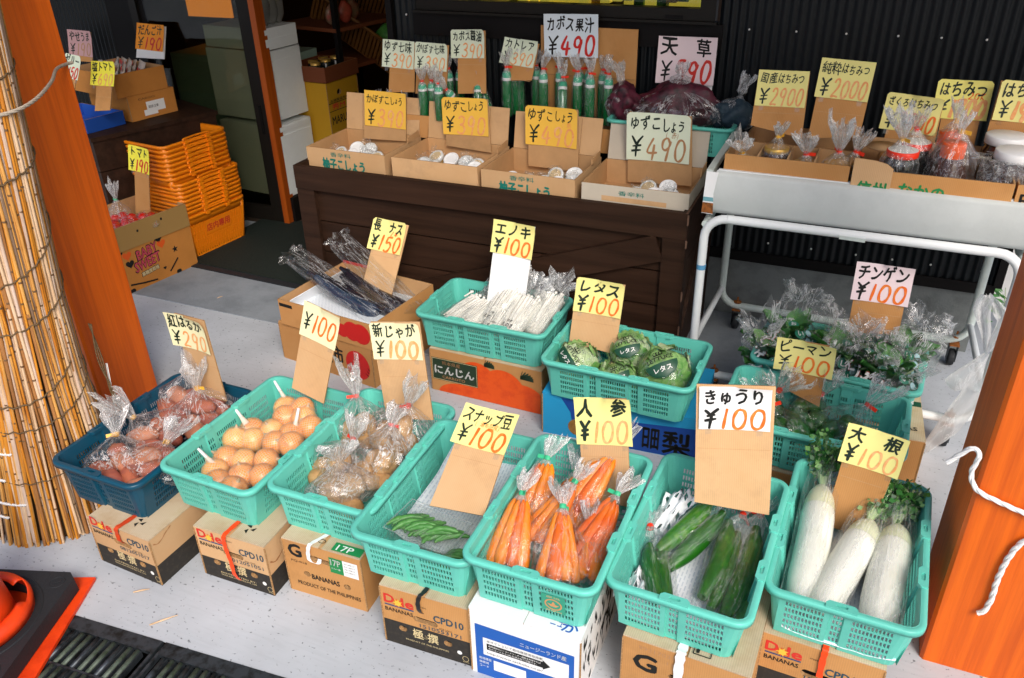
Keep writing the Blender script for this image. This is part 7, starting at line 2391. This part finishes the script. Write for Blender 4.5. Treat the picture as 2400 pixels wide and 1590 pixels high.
for k, (x, y) in enumerate([(-3.33, 2.83), (-3.27, 2.77), (-3.36, 2.74), (-3.30, 2.90), (-3.42, 2.85), (-3.28, 2.68), (-3.24, 2.86)]):
    lab = 'tomatoes in a small clear pack in the tomato box'
    t = thing('tomato_pack', 'film bag of red tomatoes with a twisted green tied top, in the tomato box' if k == 4 else lab, 'tomatoes', (x, y, .300), 0, 'packs of tomatoes')
    for j in range(3):
        b = MB(); a = j * 2.1 + k; blob(b, (.026 * math.cos(a), .026 * math.sin(a), .01 * (j % 2)), .027, .027, .023, tomato_m, None, k * 4 + j, .04); b.build('tomato', t)
    b = MB()
    if k == 4:
        film_bag(b, (0, 0, -.03), (0, 0, .10), lambda q: .058 * math.sin(min(1, q * 1.8 + .3) * math.pi / 2) if q < .5 else .058 * (1 - (q - .5) * 1.8), clear, clear_w, .09, .028, 22, k, 1); tie(b, (0, 0, .10), (0, 0, 1), tie_g, .008, .01, .01)
    else:
        blob(b, (0, 0, 0), .058, .058, .036, wrap, None, k, .2, 16, 8)
    b.build('film_bag', t)

# bok choy bags and green pepper bags
CH = [('bok choy bag standing tall at the back left, with a white printed top', (-.115, 2.700, .300), .085, .10, (.03, .02, .17)), ('bok choy bag at the left end of the bok choy basket', (-.170, 2.60, .285), .075, .08, (-.03, .0, .10)), ('bok choy bag behind the pepper price card', (.045, 2.66, .290), .08, .085, (.02, .0, .11)), ('bok choy bag in the middle with red outlined letters', (.150, 2.62, .290), .085, .085, (.0, .0, .12)), ('bok choy bag at the right end with a flap of film rising', (.240, 2.70, .295), .08, .085, (.06, .02, .14)), ('bok choy bag at the front right corner', (.215, 2.56, .275), .075, .075, (.03, -.01, .09))]
gdot = mat('printed_green_dot', (.01, .19, .11), .4); rdo = mat('printed_red', (.45, .03, .03), .4); bdot = mat('printed_pale_blue', (.35, .58, .62), .4)
for i, (lab, c_, r, h, nk) in enumerate(CH):
    t = thing('bok_choy_bag', lab, 'bag of bok choy', c_, 0, 'bags of bok choy'); rnd = random.Random(i + 300)
    b = MB()
    for k in range(24):
        a = rnd.uniform(0, 6.28); q = rnd.uniform(.0, .7) * r; p = Vector((q * math.cos(a), q * math.sin(a) * .8, rnd.uniform(-.02, .07)))
        d = Vector((math.cos(a) * .8, math.sin(a) * .8 - .3, rnd.uniform(.2, 1.0))).normalized(); s = d.cross(Vector((0, 0, 1))).normalized(); u = s.cross(d)
        l = rnd.uniform(.075, .115); w_ = rnd.uniform(.026, .042); vs = []
        for aa in range(6):
            for bb in range(4):
                tt_ = aa / 5; ww = w_ * math.sin(math.pi * min(.96, tt_ * .85 + .12)); vv = (bb / 3 - .5) * 2
                vs.append(p + d * l * tt_ + s * ww * vv + u * (.012 * vv * vv + .012 * math.sin(tt_ * 2.4) + .003 * math.sin(aa * 3 + bb * 2 + k)))
        b.add(vs, [(aa * 4 + bb, aa * 4 + bb + 1, (aa + 1) * 4 + bb + 1, (aa + 1) * 4 + bb) for aa in range(5) for bb in range(3)], rnd.choice([leaf_m, leaf_m, leaf_d, leaf_l, leaf_m]), True)
        if k % 3 == 0:
            b.tube([p - d * .03, p, p + d * l * .8], [.007, .005, .0015], stem_l, 7)
    b.build('leaves', t)
    b = MB(); n_ = Vector(nk)
    film_bag(b, (0, 0, -.06), n_, lambda q, r=r: r * 1.12 * math.sin(min(1, q * 1.6 + .3) * math.pi / 2), clear_s, clear_b, .07, r * .95, 28, i + 170, .85, None, 12, .13, r * .8); b.build('film_bag', t)
    b = MB(); fr = on_sphere((0, 0, 0), r * 1.1, (rnd.uniform(-.2, .2), -.72, .70), (rnd.uniform(-.7, .5), .2, .8))
    f1 = lambda u, v, l=0: fr(u, v, .030 + l); s = r * 1.12
    for kx, ch in enumerate('おいしい'):
        cx, cy = s * (.15 + .18 * (kx % 2)), s * (.55 - kx * .36); ringm(b, cx, cy, s * .17, s * .17, s * .17, gdot, f1, 14)
        ptext(b, ch, cx - s * .08, cy - s * .08, s * .16, s * .16, ink_white, lambda u, v, l=0: fr(u, v, .0315), .02)
    for kx, ch in enumerate('チンゲン' if i % 2 else '菜サイ菜'):
        cx, cy = -s * (.55 - .10 * kx), s * (.5 - kx * .34); ptext(b, ch, cx - s * .19, cy - s * .19, s * .38, s * .38, rdo, f1, .04); ptext(b, ch, cx - s * .17, cy - s * .17, s * .34, s * .34, ink_white, lambda u, v, l=0: fr(u, v, .0325), .055)
    for kx in range(3):
        ringm(b, s * (.62 - kx * .05), s * (.25 - kx * .3), s * .12, s * .12, s * .12, bdot, f1, 12)
    ptext(b, '大分川産の野菜', -s * .6, -s * .72, s * 1.15, s * .16, ink_white, lambda u, v, l=0: fr(u, v, .0315), .03)
    if i in (0, 4):
        ptext(b, '川平', -s * .3, s * .72, s * .5, s * .26, ink_white, f1, .03)
    b.build('label', t)
PP = [('green pepper bag at the back left with a red tie', (-.150, 2.335, .270), .070, (.045, -.02, .09)), ('green pepper bag at the front left', (-.070, 2.215, .265), .075, (-.05, .03, .08)), ('green pepper bag on the right with a flared top and red tie', (.090, 2.265, .262), .078, (.065, .06, .10)), ('green pepper bag at the back middle behind the price card board', (-.01, 2.35, .262), .07, (.03, .02, .08))]
for i, (lab, c_, r, nk) in enumerate(PP):
    t = thing('pepper_bag', lab, 'bag of green peppers', c_, 0, 'bags of green peppers'); rnd = random.Random(i + 400)
    for j in range(7):
        a = j * .9 + i; b = MB(); p = Vector((r * .55 * math.cos(a), r * .5 * math.sin(a), rnd.uniform(-.02, .012) + (.03 if j > 4 else 0)))
        rot = Matrix.Rotation(rnd.uniform(-1, 1), 3, 'Z') @ Matrix.Rotation(rnd.uniform(.9, 1.7), 3, 'X')
        blob(b, p, .029, .029, .042, pepper_m, rot, i * 7 + j, .18); d = rot @ Vector((0, 0, 1))
        b.tube([p + d * .032, p + d * .044], [.004, .0035], stem_l, 6); b.build('pepper', t)
    b = MB(); n_ = Vector(nk)
    ax = film_bag(b, (-nk[0] * .3, -nk[1] * .3, -.04), n_, lambda q, r=r: r * 1.15 * math.sin(min(1, q * 1.8 + .3) * math.pi / 2) if q < .55 else r * 1.15 * (1 - (q - .55) / .45 * .88), clear_s, clear_b, .09, .05, 30, i + 190, 1, None, 12, .15); b.build('film_bag', t)
    b = MB(); tie(b, n_, ax, tie_r, .009, .013, .024, i); b.build('tie', t)
# ------------------------------------------------------------------ far left: shelf, its cartons, shopping baskets
sh = thing('wooden_shelf', 'dark wooden crate shelf behind the orange shopping baskets', 'shelf', (-3.80, 3.05, 0), R(-20))
b = MB()
for k in range(4):
    b.box((.0, .30, .09 + k * .165), (.55, .68, .160), dkwood)
b.build('plank_panel', sh)
b = MB(); b.box((.0, .30, .672), (.57, .70, .02), dkwood); b.build('top_board', sh)
b = MB(); b.box((-3.98, 3.38, .745), (.40, .30, .115), kraft_or, Matrix.Rotation(R(-12), 3, 'Z'))
b = MB()
o = carton('snack_base_carton', 'amber carton with a white shipping label under the snack carton', -3.93, 3.29, R(-12), .36, .28, .125, kraft_or, kraft_or, None, lambda mb, fr: (mb.add([fr(.10, .03), fr(.21, .03), fr(.21, .085), fr(.10, .085)], [(0, 1, 2, 3)], white_card), mb.add([fr(.08, .015, .0005), fr(.16, .015, .0005), fr(.16, .045, .0005), fr(.08, .045, .0005)], [(0, 1, 2, 3)], white_card), ptext(mb, '取扱注意', .11, .05, .06, .015, ink_k, lambda u, v: fr(u, v, .001), .0), ptext(mb, 'CARGO', .06, .10, .10, .01, ink_k, fr, .0)))
o.location.z = .684
o = open_box('snack_carton', 'open amber carton filled with snack packs on the wooden shelf', -4.00, 3.255, .815, R(-12), .42, .30, .118, kraft_or, kraft_in, cat='carton')
rnd = random.Random(21)
for k in range(11):
    u = .10 + (k % 6) * .055; v = .10 + (k // 6) * .10
    ca, sa = math.cos(R(-12)), math.sin(R(-12))
    x = -4.00 + u * ca - v * sa; y = 3.255 + u * sa + v * ca
    t = thing('snack_pack', 'red and cream snack pack standing in the amber carton at the far left', 'snack pack', (x, y, .85), R(-25), 'snack packs in the amber carton')
    t.rotation_euler = (R(-20), R(rnd.uniform(-10, 10)), R(-30 + rnd.uniform(-8, 8)))
    b = MB(); vs = []
    for i in range(7):
        for s in (-1, 1):
            th_ = .016 * math.sin(math.pi * i / 6)
            for j in range(5):
                vs.append(((j / 4 - .5) * .085, s * th_ * math.sin(math.pi * (j + .3) / 4.6), i / 6 * .115))
    b.add(vs, [(i * 10 + s * 5 + j, i * 10 + s * 5 + j + 1, (i + 1) * 10 + s * 5 + j + 1, (i + 1) * 10 + s * 5 + j) for i in range(6) for s in (0, 1) for j in range(4)], snack_w, True)
    for q in range(5):
        ringm(b, rnd.uniform(-.028, .028), rnd.uniform(.02, .095), .010, .014, .010, ink_red, lambda a, c_: Vector((a, -.0175, c_)), 10)
    b.build('pouch', t)
o = open_box('blue_carton', 'open blue carton with white lettering on the shelf behind the left post', -3.98, 3.02, .684, R(-9), .36, .22, .07, bluebox2, mat('blue_inside', (.02, .10, .45), .7), cat='carton', front=lambda mb, fr: (ptext(mb, '香川県産', .215, .022, .09, .028, ink_white, fr, .01), ptext(mb, '絹糸技', .06, .03, .07, .025, ink_white, fr, .03), ptext(mb, 'の種', .09, .004, .06, .024, ink_red, fr, .04), mb.add([fr(.26, .045, .0006), fr(.34, .045, .0006), fr(.34, .068, .0006), fr(.26, .068, .0006)], [(0, 1, 2, 3)], paper_or), ptext(mb, '161', .275, .048, .05, .016, ink_white, lambda u, v: fr(u, v, .001), .02)))

# orange shopping baskets: one built, the stack copied
SW, SL, SH_ = .30, .41, .25


def shop_basket_mesh():
    b = MB(); n = 16
    def lv(z): return rrect(SW - .05 * (1 - z / SH_), SL - .05 * (1 - z / SH_), .035, 5)
    zs = [0, .012, .20, .213, SH_]
    # bottom slab + top band solid, slats between
    P0 = lv(0); m = len(P0)
    for z0, z1 in ((0, .018), (.195, SH_)):
        a = lv(z0); c_ = lv(z1)
        b.add([(x, y, z0) for x, y in a] + [(x, y, z1) for x, y in c_], [(i, (i + 1) % m, m + (i + 1) % m, m + i) for i in range(m)], orange_pl, True)
    b.add([(x, y, .002) for x, y in P0], [tuple(range(m))], orange_pl)
    # vertical slats along the sides
    def slat(x0, y0, nx, ny, w_):
        pass
    for side in range(4):
        L = SL if side % 2 == 0 else SW
        k = int(L / .019)
        for i in range(k):
            s = (i + .5) / k - .5
            def pt(z, s=s, side=side):
                ins = .025 * (1 - z / SH_)
                if side == 0: return Vector((SW / 2 - ins, s * (SL - 2 * ins - .03), z))
                if side == 2: return Vector((-SW / 2 + ins, s * (SL - 2 * ins - .03), z))
                if side == 1: return Vector((s * (SW - 2 * ins - .03), SL / 2 - ins, z))
                return Vector((s * (SW - 2 * ins - .03), -SL / 2 + ins, z))
            nrm = Vector(((1, 0, 0), (0, 1, 0), (-1, 0, 0), (0, -1, 0))[side])
            b.bar(pt(.018), pt(.195), .0095, .0025, orange_pl, nrm)
        ins = .022
        for z in (.06, .10, .145):
            ins = .025 * (1 - z / SH_)
            P = [Vector((SW / 2 - ins, -SL / 2 + ins + .02, z)), Vector((SW / 2 - ins, SL / 2 - ins - .02, z)), Vector((-SW / 2 + ins, SL / 2 - ins - .02, z)), Vector((-SW / 2 + ins, -SL / 2 + ins + .02, z))]
            if side == 0:
                for q in range(4):
                    b.bar(P[q], P[(q + 1) % 4], .004, .004, orange_pl)
    # corner posts
    for sx in (1, -1):
        for sy in (1, -1):
            b.tube([(sx * (SW / 2 - .036), sy * (SL / 2 - .036), .0), (sx * (SW / 2 - .014), sy * (SL / 2 - .014), SH_ - .01)], .014, orange_pl, 8)
    r = MB(); prof = [(0, 0), (.010, .0), (.012, -.004), (.012, -.014), (.008, -.014)]
    rings = []
    for o_, z in prof:
        rings += [(x, y, SH_ + z) for x, y in rrect(SW + 2 * o_, SL + 2 * o_, .036 + o_, 5)]
    r.add(rings, [(i * m + j, i * m + (j + 1) % m, (i + 1) * m + (j + 1) % m, (i + 1) * m + j) for i in range(len(prof) - 1) for j in range(m)], orange_pl, True)
    for s in (-1, 1):
        for y in (-.07, .07):
            r.box((s * (SW / 2 + .014), y, SH_ - .006), (.014, .022, .020), orange_pl)
    hs = []
    for s in (-1, 1):
        h = MB()
        h.tube(smoothpath([(s * (SW / 2 + .016), -.085, SH_ + .002), (s * (SW / 2 + .014), -.08, SH_ + .010), (s * (SW / 2 + .010), 0, SH_ + .012), (s * (SW / 2 + .014), .08, SH_ + .010), (s * (SW / 2 + .016), .085, SH_ + .002)], 4), .0048, orange_pl, 6)
        hs.append(h)
    return b, r, hs


sb, srm, shd = shop_basket_mesh()
p0 = None
ords = ['lowest', 'second lowest', 'third lowest', 'fourth lowest', 'fifth lowest', 'sixth lowest', 'seventh lowest', 'eighth lowest', 'ninth lowest', 'eighth from the top', 'seventh from the top', 'sixth from the top', 'fifth from the top', 'fourth from the top', 'third from the top', 'second from the top', 'topmost']
for i in range(17):
    lab = 'orange plastic shopping basket, %s of the stack' % ords[i]
    if p0 is None:
        p0 = thing('shopping_basket', lab, 'shopping basket', (0, 0, 0), 0, 'stacked orange shopping baskets')
        solid(sb.build('body', p0), .0025); srm.build('rim', p0); [q.build('handle', p0) for q in shd]
        t = p0
        lb = MB()
        b2 = lambda u, v: Vector((SW / 2 - .025 * (1 - v / SH_) + .0045, u, v))
        lb.add([b2(-.09, .115), b2(.09, .115), b2(.09, .190), b2(-.09, .190)], [(0, 1, 2, 3)], orange_pl)
        ptext(lb, '店内専用', -.08, .130, .16, .042, ink_red, lambda u, v: b2(u, v) + Vector((.0006, 0, 0)), .03)
    else:
        t = copy_tree(p0); t['label'] = lab
    up = i >= 9
    dz = [0, .028, .050, .072, .094, .116, .138, .160, .182, .212, .236, .260, .284, .308, .332, .356, .380][i]
    t.location = (-3.315 + (-.030 if up else 0) + .002 * math.sin(i * 5), 3.27 + (-.01 if up else 0) + .002 * math.cos(i * 3), dz + .004)
    t.rotation_euler = (R(.1 * math.sin(i * 2)), R(-.1 * math.cos(i)), R(-7 + .25 * math.sin(i * 3.3)))
lb.build('label', p0)

# inside the shop: drawers, cartons, hanging orange crate
for i, (x, y0, y1, z0, z1, m, lab) in enumerate([(-3.02, 3.72, 4.00, .165, .575, white_dr, 'white plastic drawer cabinet at the bottom of the entrance stack'), (-3.04, 3.74, 4.02, .60, .975, white_dr, 'white plastic drawer cabinet second from the bottom in the entrance stack'), (-3.02, 3.73, 3.99, .985, 1.095, white_dr, 'short white box on top of the entrance drawer stack')]):
    t = thing('drawer_cabinet', lab, 'drawer', ((x - .22), (y0 + y1) / 2, z0), 0, 'white drawers inside the entrance')
    t.rotation_euler = (0, 0, R(-6))
    b = MB(); h = z1 - z0; b.box((0, 0, h / 2), (.44, y1 - y0, h), m); b.box((.2215, 0, h - .02), (.004, y1 - y0 - .01, .026), m); b.build('cabinet_body', t)
    b = MB(); b.box((.222, 0, h / 2 - .02), (.004, y1 - y0 - .02, h - .07), m); b.build('drawer_front', t)
bs = MB(); bs.box((-3.24, 3.86, .08), (.46, .30, .16), trim_m); tag(bs.build('drawer_plinth'), 'dark plinth board below the white entrance drawers', 'plinth')
for i, (z0, z1, lab) in enumerate([(.06, .42, 'pale green drawer seen low through the glass door'), (.45, .872, 'pale green drawer seen higher through the glass door')]):
    t = thing('drawer_cabinet', lab, 'drawer', (-3.62, 4.02, z0), 0, 'pale green drawers behind the glass door')
    b = MB(); h = z1 - z0; b.box((0, .2, h / 2), (.80, .40, h), pale_dr); b.build('cabinet_body', t)
    b = MB(); b.box((0, -.004, h / 2), (.76, .008, h - .05), pale_dr); b.box((0, -.012, h - .05), (.5, .01, .02), pale_dr); b.build('drawer_front', t)
ab = MB(); ab.box((-4.53, 5.0, 1.13), (.40, .02, .42), amber_room)
tag(ab.build('amber_lamp_panel'), 'amber lit panel seen through the top of the glass door', 'lamp')
rnd = random.Random(2)
for i in range(4):
    t = thing('silver_pouch', 'silver grey tea pouch standing on the white drawers in the entrance', 'pouch', (-3.10 - .0 * i, 3.76 + .06 * i, 1.10), R(60), 'silver pouches on the entrance drawers')
    b = MB(); blob(b, (0, 0, .085), .045, .02, .095, silver, None, i, .15, 14, 9); b.build('pouch', t)
mc = carton('mandarin_carton', 'mustard carton with printed grid standing inside the entrance', -2.875, 3.99, R(86), .29, .26, .76, mustard, mustard, lambda mb, fr: (ptext(mb, 'MARUHA', .02, .525, .21, .045, ink_k, fr, .03), mb.add([fr(0, .60, .0002), fr(.29, .60, .0002), fr(.29, .604, .0002), fr(0, .604, .0002)], [(0, 1, 2, 3)], ink_k), mb.add([fr(0, .645, .0002), fr(.29, .645, .0002), fr(.29, .649, .0002), fr(0, .649, .0002)], [(0, 1, 2, 3)], ink_k), ptext(mb, '秀M', .03, .608, .12, .034, ink_red, fr, .03), ptext(mb, '10kg', .19, .61, .08, .03, ink_k, fr, .03), ptext(mb, '品種等級階級内容量', .02, .652, .26, .016, ink_k, fr, .01)), None, None, None, ((.11, .70, .04, .032),))
tb2 = open_box('brown_box', 'reddish brown open box of jars on the mustard carton inside the entrance', -2.865, 3.98, .77, R(86), .31, .28, .085, redbrown, redbrown, cat='box')
for i in range(5):
    t = thing('pickle_jar', 'dark jar with a brassy lid in the reddish brown box', 'jar', (-2.95 - .05 * (i % 2), 4.02 + .05 * i, .78), 0, 'jars in the reddish brown box')
    b = MB(); b.lathe([(.03, 0), (.032, .07), (.026, .08)], honey_k, 16); b.build('jar_glass', t)
    b = MB(); b.lathe([(.029, .08), (.029, .095), (.0001, .096)], honey_g, 16); b.build('lid', t)
rk = thing('rack_shelf', 'dim wooden rack with red edged shelves inside the entrance', 'shelf', (-3.0, 4.45, 0), R(-10))
b = MB()
for z in (.80, 1.02, 1.25, 1.5):
    b.box((-.10, .1, z), (.5, .7, .02), redbrown)
b.build('shelf_board', rk)
b = MB()
for x in (-.34, .14):
    for y in (-.23, .43):
        b.box((x, y, .8), (.03, .03, 1.6), trim_m)
b.build('upright', rk)
for i in range(6):
    t = thing('snack_bag', 'dim red and clear snack bag on the rack inside the entrance', 'snack bag', (-2.95 + .02 * (i % 2), 4.25 + .10 * (i % 3), 1.04 + .23 * (i // 3)), R(70), 'snack bags on the inner rack')
    b = MB(); blob(b, (0, 0, .06), .05, .025, .06, mat('dim_red_pack', (.30, .05, .03), .4, var=.6, vscale=25) if i % 2 else mat('dim_mixed_pack', (.16, .10, .06), .3, col2=(.3, .05, .04), vscale=25), None, i, .2, 14, 9); b.build('pouch', t)
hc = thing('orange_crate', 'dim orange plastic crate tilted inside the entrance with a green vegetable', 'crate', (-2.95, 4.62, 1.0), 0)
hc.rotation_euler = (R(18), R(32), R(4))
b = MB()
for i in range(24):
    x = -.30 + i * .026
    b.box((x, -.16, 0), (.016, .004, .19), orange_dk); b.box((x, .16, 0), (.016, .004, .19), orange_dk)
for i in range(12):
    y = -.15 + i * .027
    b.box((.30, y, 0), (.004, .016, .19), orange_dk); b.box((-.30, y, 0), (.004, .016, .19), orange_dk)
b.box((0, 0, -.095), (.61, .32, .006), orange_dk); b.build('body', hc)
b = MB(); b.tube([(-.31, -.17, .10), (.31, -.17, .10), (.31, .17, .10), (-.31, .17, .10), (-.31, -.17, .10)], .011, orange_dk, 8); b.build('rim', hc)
gv_ = MB(); blob(gv_, (-2.80, 4.60, .94), .08, .07, .06, leaf_m, None, 3, .3, 16, 10)
tag(gv_.build('cabbage'), 'dim green cabbage lying in the tilted orange crate', 'cabbage')
